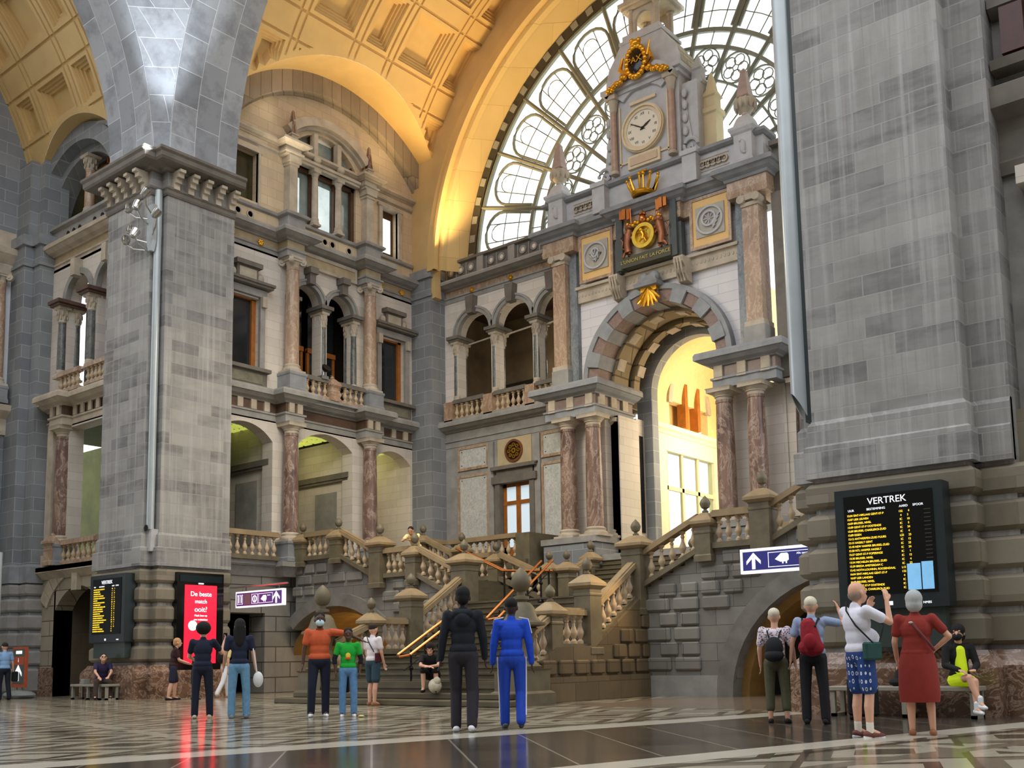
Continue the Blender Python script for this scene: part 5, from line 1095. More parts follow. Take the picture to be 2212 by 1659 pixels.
# front walls with lateral arches, stepped tops, blocks
def sidewall(sx,label):
    X=lambda d:XC+sx*d
    # wall polygon in (x,z) with arch opening: built of vertical strips
    def top(d):
        if d<3.25: return 2.55
        if d<5.0: return 2.6+math.floor((d-3.0)/.33)*.15+.1
        if d<6.5: return 3.5
        if d<8.4: return 3.5+math.floor((d-6.5)/.38+1)*.155
        return 4.3
    # arch: centre d=8.0, radius via points (5.45,0),(7.35,2.55)
    ac,az,ar=8.55,.0,3.0
    rr=lambda d:(sqrt(max(0,1-((d-ac)/ar)**2))*2.75) if abs(d-ac)<ar else 0
    b=M(); d=2.9
    edges=[];
    ds=[2.9]
    while d<10.55: d+=.11; ds.append(min(d,10.55))
    for a,c in zip(ds,ds[1:]):
        t=top((a+c)/2); b0=rr(a) if ar else 0; b1=rr(c)
        y0,y1=22.2,22.75
        b.add([(X(a),y0,b0),(X(c),y0,b1),(X(c),y0,t),(X(a),y0,t),(X(a),y1,b0),(X(c),y1,b1),(X(c),y1,t),(X(a),y1,t)],[(0,1,2,3),(7,6,5,4),(3,2,6,7),(0,4,5,1),(1,5,6,2),(0,3,7,4)])
    w=struct('wall_stair_%s'%label,b,STAIRW,'rusticated grey wall with arched opening carrying the %s stair flight'%label)
    # raised blocks
    q=M(); 
    for r in range(10):
        z=.62+r*.36; off=(r%2)*.42; d=3.15+off
        while d<10.2:
            l=.72 if (r%2==0) else .5
            ok=z+.33<top(d+.02)-.02 and z+.33<top(min(d+l,10.4)) and not (abs(d-ac)<ar+.3 and rr(d)+.55>z) and not (abs(d+l-ac)<ar+.3 and rr(d+l)+.55>z) and not(abs(d-ac)>ar and d+l>ac-ar-.45 and z<2.0)
            if ok and (r%2==0 or int(d*3)%2==0): q.bbox(min(X(d),X(d+l)),max(X(d),X(d+l)),22.13,22.3,z,z+.32,.04)
            d+=l+.1
    q.build('raised_block',STAIRW,w)
    # arch band
    bb=M(); n=26
    for i in range(n):
        t0=pi*(1-i/n)*1.0; t1=pi*(1-(i+1)/n)
        pts=[]
        for t in (t0,t1):
            for r_ in (1.0,1.14): pts.append((ac+ar*r_*cos(t),2.75*(r_ if r_==1 else 1.15)*sin(t)))
        if max(p[0] for p in pts)>10.9: continue
        P4=[(X(p[0]),p[1]) for p in (pts[0],pts[1],pts[3],pts[2])]
        bb.prism(P4,'y',22.08,22.5)
    bb.build('arch_band',plain('arch_band_stone',(120,118,112),.65,0,.2,2.5,.2),w)
    b2=M(); 
    for i in range(n):
        t0=pi*(1-i/n); t1=pi*(1-(i+1)/n); P4=[(X(ac+ar*r_*cos(t)),2.75*r_*sin(t)) for t,r_ in ((t0,.93),(t0,1.0),(t1,1.0),(t1,.93))]; b2.prism(P4,'y',22.5,25.5)
    b2.build('arch_soffit',plain('warm_soffit',(150,116,60),.7,0,.2,2),w)
    M().box(X(5.3),X(11),25.5,25.7,0,3).build('passage_back',plain('warm_back_wall',(150,122,78),.7,0,.2,1.5),w)
    M().box(X(3.1),X(5.55),22.12,22.2,0,.5).build('skirting',STONEG,w)
    return w
sidewall(-1,'left'); wsr=sidewall(1,'right')
M().box(XC+5.85,XC+7.0,23.6,23.7,0,2.3).build('door_20',plain('black_door',(0,0,0)))['kind']='structure'
M().box(XC+7.0,XC+8.4,23.6,23.7,0,2.6).build('wall_passage_panel',plain('ochre_panel_wall',(190,150,90),.6,0,.1))['kind']='structure'
# flank walls of central flight
for sx in (-1,1):
    X=lambda d:XC+sx*d
    pts=[(17.3,0),(22.25,0),(22.25,2.6),(20.05,1.25),(18.5,1.2),(17.3,.45)]
    w=struct('wall_flank_%s'%('left' if sx<0 else 'right'),M().prism(pts,'x',X(2.95),X(3.18)).prism([(17.5,0),(22.2,0),(22.2,.55),(17.5,.55)],'x',X(3.18),X(3.3)),STAIRB,'brown stone side wall under the %s balustrade of the central flight'%('left' if sx<0 else 'right'))
    M().box(X(2.8),X(3.25),22.15,25.95,0,2.6).build('corner_mass',STAIRB,w)
    q=M()
    for r in range(5):
        z=.6+r*.36; y=17.9+(r%2)*.3
        while y<22.0:
            tz=1.2 if y<20 else 1.25+(y-20.05)*.6
            if z+.34<tz-.1: q.bbox(min(X(3.1),X(3.26)),max(X(3.1),X(3.26)),y,y+.5,z,z+.32,.03)
            y+=.62
    q.build('raised_block',STAIRB,w)
    nm=('left','right')[sx>0]
    # posts
    fr=thing('newel_post','big turned newel with egg finial at the foot of the stairs, %s side'%nm,'newel post',(X(3.23),17.22,0),'egg finial newels')
    M().lathe(X(3.23),17.22,0,[(.5,0),(.5,.25),(.42,.3),(.42,.72),(.46,.76)],4).build('pedestal',POST,fr)
    M().lathe(X(3.23),17.22,.76,[(.4,0),(.42,.05),(.34,.1),(.3,.16),(.33,.22),(.26,.3),(.24,.6),(.3,.8),(.36,.84),(.26,.9)],20).build('shaft',POST,fr,True)
    M().lathe(X(3.23),17.22,1.62,[(.26,0),(.52,.05),(.52,.1),(.4,.14),(.33,.25),(.28,.42),(.2,.52),(.12,.55),(.17,.6),(.17,.66),(.09,.68),(.09,.76),(.15,.8),(.2,.9),(.21,1.0),(.17,1.12),(.09,1.22),(.02,1.28)],20).build('egg_finial',POST,fr,True)
    newel('stone newel with ball at the top of the first flight, %s side'%nm,G,X(2.94),18.6,.9,1.12,.4,.12)
    newel('taller stone newel with ball at the foot of the second flight, %s side'%nm,G,X(2.94),20.05,1.05,1.66,.46,.13)
    newel('massive corner newel with ball where the %s flight branches off'%nm,G,X(2.94),22.2,2.0,1.8,.56,.13)
    newel('front newel with ball at the first turn of the %s side flight'%nm,G,X(4.95),22.2,3.2,.98,.42,.13)
    newel('front newel with ball on the level stretch of the %s side flight'%nm,G,X(6.47),22.2,3.2,1.4,.5,.13)
    newel('front newel with ball at the head of the %s side flight'%nm,G,X(8.41),22.2,4.1,.9,.42,.12)
    newel('front newel with ball against the gallery end, %s side'%nm,G,X(10.2),22.2,4.1,.9,.42,.12)
    for d,z,h,t in ((2.75,2.2,1.55,'corner of the middle landing'),(4.95,3.3,.9,'first turn'),(6.47,3.3,1.35,'level stretch'),(8.3,4.2,.9,'head of flight')): newel('rear newel with ball behind the %s side flight, %s'%(nm,t),G,X(d),25.95,z,h,.4,.12)
    newel('rear newel with ball at the start of the upper middle flight, %s side'%nm,G,X(2.25),26.2,2.4,1.35,.42,.12)
    newel('far newel with ball beside the column base, %s side of the upper middle flight'%nm,G,X(2.25),27.5,2.9,1.25,.4,.12)
    # balustrades
    B=lambda l,p0,p1,n,**k:balustrade(l%nm,GB,p0,p1,n,**k)
    B('short sloping balustrade at the foot of the stairs, %s side',(X(3.1),17.45,.55),(X(2.94),18.45,.98),3,h=.95)
    B('level balustrade beside the lower landing, %s side',(X(2.94),18.82,1.15),(X(2.94),19.85,1.15),4,h=.92)
    B('sloping balustrade of the second flight, %s side',(X(2.94),20.28,1.3),(X(2.94),21.95,2.35),7,h=.95)
    B('sloping front balustrade of the first side flight, %s side',(X(3.22),22.2,2.7),(X(4.75),22.2,3.42),5,h=.92)
    B('level front balustrade of the side flight, %s side',(X(5.17),22.2,3.5),(X(6.2),22.2,3.5),4,h=.88)
    B('sloping front balustrade of the upper side flight, %s side',(X(6.72),22.2,3.55),(X(8.2),22.2,4.25),5,h=.92)
    B('level front balustrade of the gallery end, %s side',(X(8.62),22.2,4.3),(X(9.98),22.2,4.3),5,h=.9)
    B('sloping rear balustrade of the first side flight, %s side',(X(3.0),25.95,2.75),(X(4.75),25.95,3.5),5,h=.9)
    B('level rear balustrade of the side flight, %s side',(X(5.15),25.95,3.55),(X(6.25),25.95,3.55),4,h=.88)
    B('sloping rear balustrade of the upper side flight, %s side',(X(6.7),25.95,3.6),(X(8.1),25.95,4.25),5,h=.92)
    B('short sloping balustrade of the upper middle flight, %s side',(X(2.25),26.4,2.75),(X(2.25),27.3,3.2),3,h=.95)
# balcony before the door
struct('floor_balcony_door',M().box(-26.0,-22.0,27.2,29.0,4.0,4.3).mold([(-25.9,26.1),(-25.9,27.2),(-22.1,27.2),(-22.1,29)][::1],[(-.1,3.7),(.0,3.7),(.12,4.0),(.15,4.3),(-.1,4.3)]),POST,'balcony slab before the oak door')
balustrade('dark balustrade of the balcony in front of the oak door, long side',GB,(-25.7,27.35,4.3),(-22.5,27.35,4.3),11,h=.9)
balustrade('dark balustrade of the balcony in front of the oak door, short left side',GB,(-25.8,26.2,4.3),(-25.8,27.2,4.3),4,h=.9)
struct('trim_24',M().box(-22.5,-21.9,27.2,28.95,4.0,5.2),POST,'dark stone end block of the door balcony')
# bronze handrails on the stairs
def handrail(lbl,pts,n,off=.09,base=-.95):
    r=thing('handrail',lbl,'handrail',pts[0],'twin bronze handrails'); b=M()
    for s_ in (-1,1):
        q=[]
        for p in pts: q.append((p[0]+off*s_,p[1],p[2]))
        b.tube(q,.032,8)
    b.tube([(pts[0][0]-off,pts[0][1],pts[0][2]),(pts[0][0],pts[0][1]-.12,pts[0][2]-.04),(pts[0][0]+off,pts[0][1],pts[0][2])],.032,8); b.build('rail_pair',COPPER,r,True)
    P0=Vector(pts[0]);P1=Vector(pts[-1])
    for i in range(n):
        p=P0.lerp(P1,(i+.5)/n); M().tube([(p.x,p.y,p.z),(p.x,p.y,p.z+base+.1)],.025,8).lathe(p.x,p.y,p.z+base,[(.1,0),(.1,.03),(.05,.08),(.03,.15)],8).ball((p.x,p.y,p.z+base*.45),.055,8,6).tube([(p.x-.16,p.y,p.z-.14),(p.x+.16,p.y,p.z-.14)],.02,6).build('support',IRON,r,True)
    p=P0.lerp(P1,.5); M().tube([(P0.x,P0.y,P0.z-.35),(P1.x,P1.y,P1.z-.35)],.018,6).build('lower_bar',IRON,r); return r
handrail('bronze double handrail up the middle of the lowest flight',[(-17.35,16.9,1.1),(-17.35,18.75,2.1)],4,.2)
handrail('bronze double handrail up the middle of the second flight',[(-17.35,20.0,2.0),(-17.35,22.3,3.6)],4,.2)
hr=thing('handrail','bronze double handrail slanting up to the left behind the middle landing','handrail',(-20,24,3.4))
b=M()
for dy in (-.09,.09): b.tube([(-18.6,24.1+dy,3.5),(-20.4,24.1+dy,3.62),(-22.3,24.1+dy,4.45)],.035,8)
b.build('rail_pair',COPPER,hr,True); M().tube([(-20.4,24.1,2.6),(-20.4,24.1,3.6)],.03,6).tube([(-22.0,24.1,3.4),(-22.0,24.1,4.3)],.03,6).tube([(-18.7,24.1,2.6),(-18.7,24.1,3.5)],.03,6).build('support',IRON,hr)
# ================================================================ pipes and spotlights
pp=thing('drain_pipe','pale grey drain pipe in the notch of the left pier, cut open at its lower end','pipe',(-27.9,16.8,4.8))
M().tube([(-27.9,16.8,4.95),(-27.9,16.8,15.45)],.115,16).build('pipe',PIPE,pp,True)
M().ring('y',-27.9,4.98,.0,.1,0,360,16.66,16.67,14).build('open_end',BLACK,pp)
M().prism([(-28.02,4.3),(-27.78,4.3),(-27.72,4.95),(-28.08,4.95)],'y',16.75,16.97).build('corner_stone',TOWER,pp)
rig=thing('spotlight_rig','cluster of six chrome spotlights on arms around the left drain pipe','spotlights',(-27.9,16.6,13.3))
M().box(-28.06,-27.74,16.52,16.66,13.75,14.9).prism([(-28.06,13.75),(-27.74,13.75),(-27.84,13.45),(-27.96,13.45)],'y',16.52,16.66).build('mounting_plate',PIPE,rig)
sp0=[(-28.75,16.3,14.95,-.5),(-28.6,16.3,14.2,-.5),(-28.85,16.3,13.95,-.7),(-27.5,16.1,15.0,.5),(-27.2,16.3,14.35,.5),(-27.95,16.1,14.75,0),(-28.05,16.1,13.9,0)]
for x,y,z,t in sp0:
    s=M().lathe(0,0,0,[(.03,-.16),(.1,-.12),(.13,0),(.14,.14),(.11,.15)],12).xf(Matrix.Translation((x,y,z))@Matrix.Rotation(-.5,4,'X')@Matrix.Rotation(t,4,'Y')).build('spotlight',CHROME,rig,True)
    M().tube([(-27.9+(-.1 if x<-27.9 else .1),16.55,z-.45),(x*.7-27.9*.3,y+.12,z-.3),(x,y+.02,z-.1)],.025,6).build('arm',CHROME,rig,True)
pp=thing('drain_pipe','wide grey drain pipe in the notch of the right pier, with a slanted cut lower end','pipe',(-7.42,16.85,4.8))
b=M();n=20;vs=[]
for k,z in enumerate((5.1,15.5)):
    for r in (.185,.165):
        for i in range(n):
            a=2*pi*i/n; dz=-.35*cos(a-.6) if k==0 else 0; b.v.append((-7.42+r*cos(a),16.82+r*sin(a),z+dz))
for i in range(n):
    j=(i+1)%n; b.f+=[(i,j,2*n+j,2*n+i),(n+i,3*n+i,3*n+j,n+j),(i,n+i,n+j,j),(2*n+i,2*n+j,3*n+j,3*n+i)]
b.build('pipe',PIPE,pp,True)
M().box(-7.32,-7.2,16.7,16.9,4.9,15).build('backing_rail',DKGREY,pp)
# ================================================================ departure boards
YEL=plain('led_yellow',(40,32,4),.5,0,0,emit=(255,205,40),es=1.25); WHT=plain('screen_white',(30,30,30),.5,0,0,emit=(225,228,235),es=.9)
rows=['SINT-NIKLAAS GENT-ST-P','LIER LEUVEN','BRUSSEL NIVEL','GENT-ST-P OOSTENDE','BRUSSEL CHARLEROI-ZUID','ESSEN','ANTWERPEN-ZUID PUURS','HASSELT GENT','NEW HARPER BRUSSEL-ZUID','NTL HARPER HASSELT','GENT-ST-P POPERINGE','BRUSSEL NIVEL','MECHELEN BRUSSEL-ZUID','BREDA AMSTERDAM C','NOTH-LOUVINN, ROOSENDAAL','SINT-NIKLAAS GENT-ST-P','LIER LANDEN','BRUSSEL NIVEL','GENT-ST-P OOSTENDE','BRUSSEL CHARLEROI-ZUID']
tms=['15:04','15:07','15:09','15:09','15:09','15:09','15:12','15:15','15:18','15:20','15:27','15:30','15:34','15:39','15:42','16:04','16:07','16:09','16:09','16:09']
trn=['132','4','IC','IC','IC','IC','L22','IC','IC','IC','IC','IC','IC','IC','L12','132','4','IC','IC','IC']; trk=['4','3','10','5','24','4','23','12','23','24','1','12','4','23','24','4','3','10','','']
def board(lbl,x0,x1,z0,z1,y,title,screen=True,panelz=1.05):
    r=thing('departures_board',lbl,'information display',((x0+x1)/2,y,z0)); w=x1-x0
    M().box(x0,x1,y,y+.34,z0,z1).build('housing',DKGREY,r)
    sx0,sx1,sz0,sz1=x0+.1*w,x1-.1*w,z0+.13*(z1-z0),z1-.07*(z1-z0)
    M().box(sx0-.02,sx1+.02,y-.012,y,sz0-.02,sz1+.02).build('screen',BLACK,r)
    rh=(sz1-sz0-.26)/20.5; e=y-.02
    text(title,'title_lettering',WHT,.15,((sx0+sx1)/2,e,sz1-.09),RY,r,.002)
    text('UUR','heading',WHT,.05,(sx0+.1,e,sz1-.21),RY,r,.002); text('BESTEMMING','heading',WHT,.05,(sx0+.5,e,sz1-.21),RY,r,.002); text('AARD','heading',WHT,.05,(sx1-.42,e,sz1-.21),RY,r,.002); text('SPOOR','heading',WHT,.05,(sx1-.2,e,sz1-.21),RY,r,.002)
    for i in range(20):
        z=sz1-.29-rh*i
        text(tms[i]+' '+rows[i],'departure_row',YEL,rh*.74,(sx0+.03,e,z),RY,r,.001,'LEFT',.92)
        text(trn[i].rjust(3)+'      '+trk[i].rjust(2),'departure_row',YEL,rh*.74,(sx1-.5,e,z),RY,r,.001,'LEFT',.92)
    M().box(x0+.1,x1-.1,y+.1,y+.3,panelz,z0).build('lower_panel',plain('dark_green_panel',(54,66,62),.4,0,.08,2),r)
    text('NMBS','maker_lettering',WHT,.05,(x1-.32,y-.01,z0+.07),RY,r,.002); M().box((x0+x1)/2-.06,(x0+x1)/2-.0,y-.012,y,z0+.05,z0+.11).build('badge',WHT,r)
    return r,(sx0,sx1,sz0,sz1)
r,(a,b_,c,d)=board('large black departures board headed VERTREK with yellow rows on the right pier',-6.64,-4.95,1.64,3.55,16.1,'VERTREK')
M().box(b_-.42,b_-.22,16.075,16.085,c+.02,c+.42).box(b_-.2,b_-.03,16.075,16.085,c+.02,c+.44).build('window_reflection',plain('screen_reflection',(60,90,120),.3,0,.5,6,emit=(130,190,230),es=.5),r)  # glowing patches painted on as windows mirrored in the screen
q=M()
for i in range(20): q.box(b_-.12,b_-.02,16.08,16.086,d-.3-(d-c-.26)/20.5*i,d-.285-(d-c-.26)/20.5*i)
q.build('dim_row_line',plain('dim_line',(60,56,50),.5,0,0),r)
board('departures board with yellow rows on the left pier above the seated man',-30.1,-28.15,1.66,3.66,16.2,'VERTREK',panelz=1.2)
# ================================================================ red advertising screen
t_=thing('advertising_screen','tall black framed screen glowing red with white words on the left pier','advertising screen',(-27.4,18.25,0))
M().box(-27.68,-27.42,17.45,19.05,.25,3.7).build('housing',BLACK,t_)
M().box(-27.42,-27.40,17.52,18.98,3.42,3.62).build('header',plain('dark_teal',(12,34,40),.2,0,0),t_)
M().box(-27.42,-27.405,17.7,18.8,1.0,3.33).build('red_screen',plain('red_screen',(120,10,20),.4,0,.25,2,emit=(240,20,44),es=1.3),t_)
PK=plain('pink_white',(200,120,120),.5,0,0,emit=(255,215,215),es=1.6)
RXn=(pi/2,0,pi/2)
for s,z,h in (('De beste',3.06,.2),('match',2.84,.17),('ooit?',2.6,.22),('Maak kans op',2.42,.08),('een treinticket',2.3,.08)): text(s,'lettering',PK,h,(-27.4,18.25,z),RXn,t_,.003)
M().ring('x',17.98,2.12,0,.15,0,360,-27.405,-27.395,20).build('white_disc',PK,t_)
M().tube([(-27.4,18.3,1.6),(-27.4,18.45,2.0),(-27.4,18.5,2.1)],.03,6).tube([(-27.4,18.2,1.4),(-27.4,18.4,1.7)],.03,6).build('figure_stroke',plain('dark_red_stroke',(120,0,16),.5,0,0,emit=(120,0,16),es=.5),t_)
M().box(-27.42,-27.41,18.16,18.34,3.36,3.40).build('badge',WHT,t_)
# ================================================================ hanging signs
BLU=plain('sign_navy',(44,44,110),.4,0,0,emit=(44,44,110),es=.35); SW=plain('sign_white',(240,240,245),.4,0,0,emit=(240,240,248),es=.5)
def arrow(b,x,z,s,y):
    b.box(x-.035*s,x+.035*s,y-.004,y,z-.16*s,z+.06*s); b.prism([(x-.15*s,z),(x,z+.16*s),(x+.15*s,z),(x+.15*s,z-.07*s),(x,z+.075*s),(x-.15*s,z-.07*s)],'y',y-.004,y)
def train(b,x,z,s,y):
    b.prism([(x-.16*s,z-.02*s),(x-.02*s,z+.1*s),(x+.12*s,z+.1*s),(x+.15*s,z+.06*s),(x+.15*s,z-.05*s),(x+.1*s,z-.08*s),(x-.04*s,z-.08*s)],'y',y-.004,y); b.box(x+.0*s,x+.03*s,y-.004,y,z-.12*s,z-.08*s).box(x+.08*s,x+.11*s,y-.004,y,z-.12*s,z-.08*s)
def frame(b,x0,x1,z0,z1,w,y):
    for a in ((x0,x1,z0,z0+w),(x0,x1,z1-w,z1),(x0,x0+w,z0,z1),(x1-w,x1,z0,z1)): b.box(a[0],a[1],y-.004,y,a[2],a[3])
sg=thing('direction_sign','blue direction sign with white arrow and train symbol hanging beside the right pier','sign',(-8.9,19.3,2.62))
y=19.3; M().box(-10.02,-7.6,y,y+.12,2.6,3.1).build('panel',SW,sg); M().box(-9.96,-7.65,y-.006,y,2.66,3.04).build('blue_field',BLU,sg)
b=M(); arrow(b,-9.72,2.85,1.05,y-.007); train(b,-9.1,2.87,.95,y-.007); frame(b,-9.4,-8.35,2.7,3.0,.012,y-.007); frame(b,-8.3,-7.7,2.7,3.0,.012,y-.007); train(b,-8.1,2.87,.9,y-.007); b.build('pictogram',SW,sg)
text('Alle sporen','lettering',SW,.06,(-8.65,y-.01,2.94),RY,sg,.002); text('Voies\nPlatforms\nBahnsteige','lettering',SW,.045,(-8.65,y-.01,2.81),RY,sg,.002)
M().box(-7.7,-7.5,y,y+.1,2.75,2.95).build('bracket',CHROME,sg)
sg=thing('direction_sign','purple-blue sign with toilet, train and arrow symbols hanging beside the left pier','sign',(-26.0,19.3,2.65))
M().box(-27.15,-24.85,y,y+.12,2.66,3.15).build('panel',SW,sg); M().box(-27.1,-24.9,y-.006,y,2.71,3.10).build('blue_field',plain('sign_purple',(62,42,110),.4,0,0,emit=(62,42,110),es=.35),sg)
M().box(-26.72,-26.4,y-.008,y-.006,2.74,3.07).build('grey_patch',plain('grey_patch',(120,116,122),.5,0,0),sg)
b=M(); arrow(b,-25.15,2.91,1.1,y-.007); train(b,-25.75,2.9,.9,y-.007); frame(b,-26.0,-25.32,2.76,3.05,.012,y-.007); frame(b,-26.34,-26.04,2.76,3.05,.012,y-.007); frame(b,-27.05,-26.78,2.76,3.05,.012,y-.007)
b.ring('y',-26.19,2.9,.07,.11,0,360,y-.011,y-.007,14).box(-26.205,-26.175,y-.011,y-.007,2.84,2.95)
for dx in (-.06,.06): b.ball((-26.915+dx,y-.01,3.0),.025,8,6); b.box(-26.94+dx,-26.89+dx,y-.011,y-.007,2.8,2.97)
b.build('pictogram',SW,sg); text('Sporen','lettering',SW,.05,(-25.5,y-.01,2.98),RY,sg,.002); M().tube([(-27.5,y+.06,3.3),(-24.7,y+.06,3.3)],.03,6).tube([(-26.9,y+.06,3.15),(-26.9,y+.06,3.3)],.015,6).tube([(-25.1,y+.06,3.15),(-25.1,y+.06,3.3)],.015,6).build('hanger_bar',CHROME,sg)
# round clock in the passage
ck=thing('wall_clock','small round cream clock glowing at the edge of the arched passage on the left','clock',(-31.1,17.05,2.85)); M().ring('y',-31.12,3.08,0,.21,0,360,17.0,17.12,24).build('dial',plain('glow_dial',(250,236,190),.4,0,0,emit=(250,230,180),es=.8),ck)
M().tube([(-31.12,16.99,3.08),(-31.12,16.99,3.2)],.008,5).tube([(-31.12,16.99,3.08),(-31.03,16.99,3.12)],.01,5).build('hands',BLACK,ck); M().tube([(-31.12,17.1,3.08),(-31.12,17.3,3.08)],.03,6).build('bracket',BLACK,ck)
# benches
def bench(lbl,x0,x1,y0,y1,h,legs):
    r=thing('bench',lbl,'bench',((x0+x1)/2,(y0+y1)/2,0),None); BM=plain('bench_stone',(150,144,130),.5,0,.1,4)
    M().bbox(x0,x1,y0,y1,h-.07,h,.01).build('seat',BM,r)
    for x in legs: M().box(x-.035,x+.035,y0+.03,y0+.1,0,h-.07).box(x-.035,x+.035,y1-.1,y1-.03,0,h-.07).box(x-.035,x+.035,y0+.03,y1-.03,0,.05).build('leg',BM,r)
    return r
bench('grey metal bench against the left pier under the departures board',-30.45,-28.4,15.85,16.28,.45,(-30.38,-29.5,-28.85,-28.47))
bench('grey stone bench against the right pier behind the woman in red',-6.75,-4.55,15.72,16.22,.46,(-6.7,-5.6,-4.62))
tag(M().bbox(-30.05,-29.85,15.95,16.15,.45,.6,.01).build('small_box',STONEG,None),'small grey box standing on the left bench','box')
ct_=M().tube([(-5.62,15.98,.46),(-5.6,15.98,.75),(-5.5,16.0,1.02)],[.2,.15,.05],10).ball((-5.64,15.95,.52),(.24,.2,.08)); ct_.build('coat',plain('black_cloth',(14,14,17),.9,0,.2,12),None,True); tag(bpy.data.objects['coat'],'black coat heaped on the right bench beside the woman in red','coat')
# banner stand and pole
bs=thing('banner_stand','orange framed information stand with white arrow on a grey oval base at the left edge','banner stand',(-33.75,15.9,0)); ORF=plain('orange_frame',(196,96,62),.5,0,.08)
M().box(-34.22,-33.32,15.86,15.94,.34,1.62).build('frame',ORF,bs); M().box(-34.13,-33.41,15.85,15.86,.46,1.55).build('panel',plain('grey_green_panel',(92,104,100),.5,0,.08),bs)
b=M(); arrow(b,-33.77,.8,1.6,15.845); b.box(-33.95,-33.55,15.84,15.846,1.4,1.5); b.build('arrow',SW,bs); text('i','lettering',SW,.2,(-33.77,15.84,1.2),RY,bs,.002); M().box(-34.13,-33.41,15.845,15.85,1.05,1.32).build('orange_band',ORF,bs)
M().tube([(-33.95,15.9,.1),(-33.95,15.9,.36)],.03,6).tube([(-33.6,15.9,.1),(-33.6,15.9,.36)],.03,6).ball((-33.75,15.9,.1),(.72,.42,.16),20,8).build('base',plain('grey_base',(150,156,154),.4,0,.1),bs,True)
pl_=thing('signpost','thin pale grey pole at the left edge in front of the corner pilaster','pole',(-34.6,15.5,0)); M().tube([(-34.55,15.5,0),(-34.55,15.5,1.6)],.025,8).tube([(-34.55,15.5,1.6),(-34.55,15.5,4.7)],.06,10).build('pole',plain('pale_pole',(196,204,204),.4,0,0),pl_,True); M().lathe(-34.55,15.5,0,[(.12,0),(.12,.03),(.03,.05)],12).build('foot',IRON,pl_)
# luggage, bags
sc=thing('suitcase','black upright suitcase with neon yellow-green pouch beside the man with the red rucksack','suitcase',(-5.95,15.05,0)); M().bbox(-6.15,-5.75,14.95,15.2,.05,.62,.04).build('body',plain('black_cloth',(0,0,0)),sc)
M().tube([(-6.08,15.15,.6),(-6.08,15.15,.95),(-5.85,15.15,.95),(-5.85,15.15,.6)],.014,6).build('pull_handle',CHROME,sc); M().bbox(-5.98,-5.84,14.86,14.95,.45,.8,.02).build('neon_pouch',plain('neon_green',(196,220,40),.5,0,.1,emit=(180,210,30),es=.15),sc)
for x in (-6.1,-5.8): M().tube([(x-.02,15.0,.04),(x+.02,15.0,.04)],.04,8).build('wheel',IRON,sc)
lb=M().ball((-15.93,16.45,.42),(.16,.13,.16)).ball((-15.85,16.43,.52),(.08,.08,.1)); tag(lb.build('paper_bag',plain('cream_bag',(214,204,180),.8,0,.15,14),None,True),'crumpled cream bag on the steps beside the seated person in black','bag')
for x,y,c in ((-14.0,12.6,(212,206,130)),): tag(M().ball((x,y,.02),(.06,.05,.02),10,6).build('crumpled_paper',plain('litter',c,.8,0,.1),None),'scrap of pale yellow litter on the patterned floor','litter')
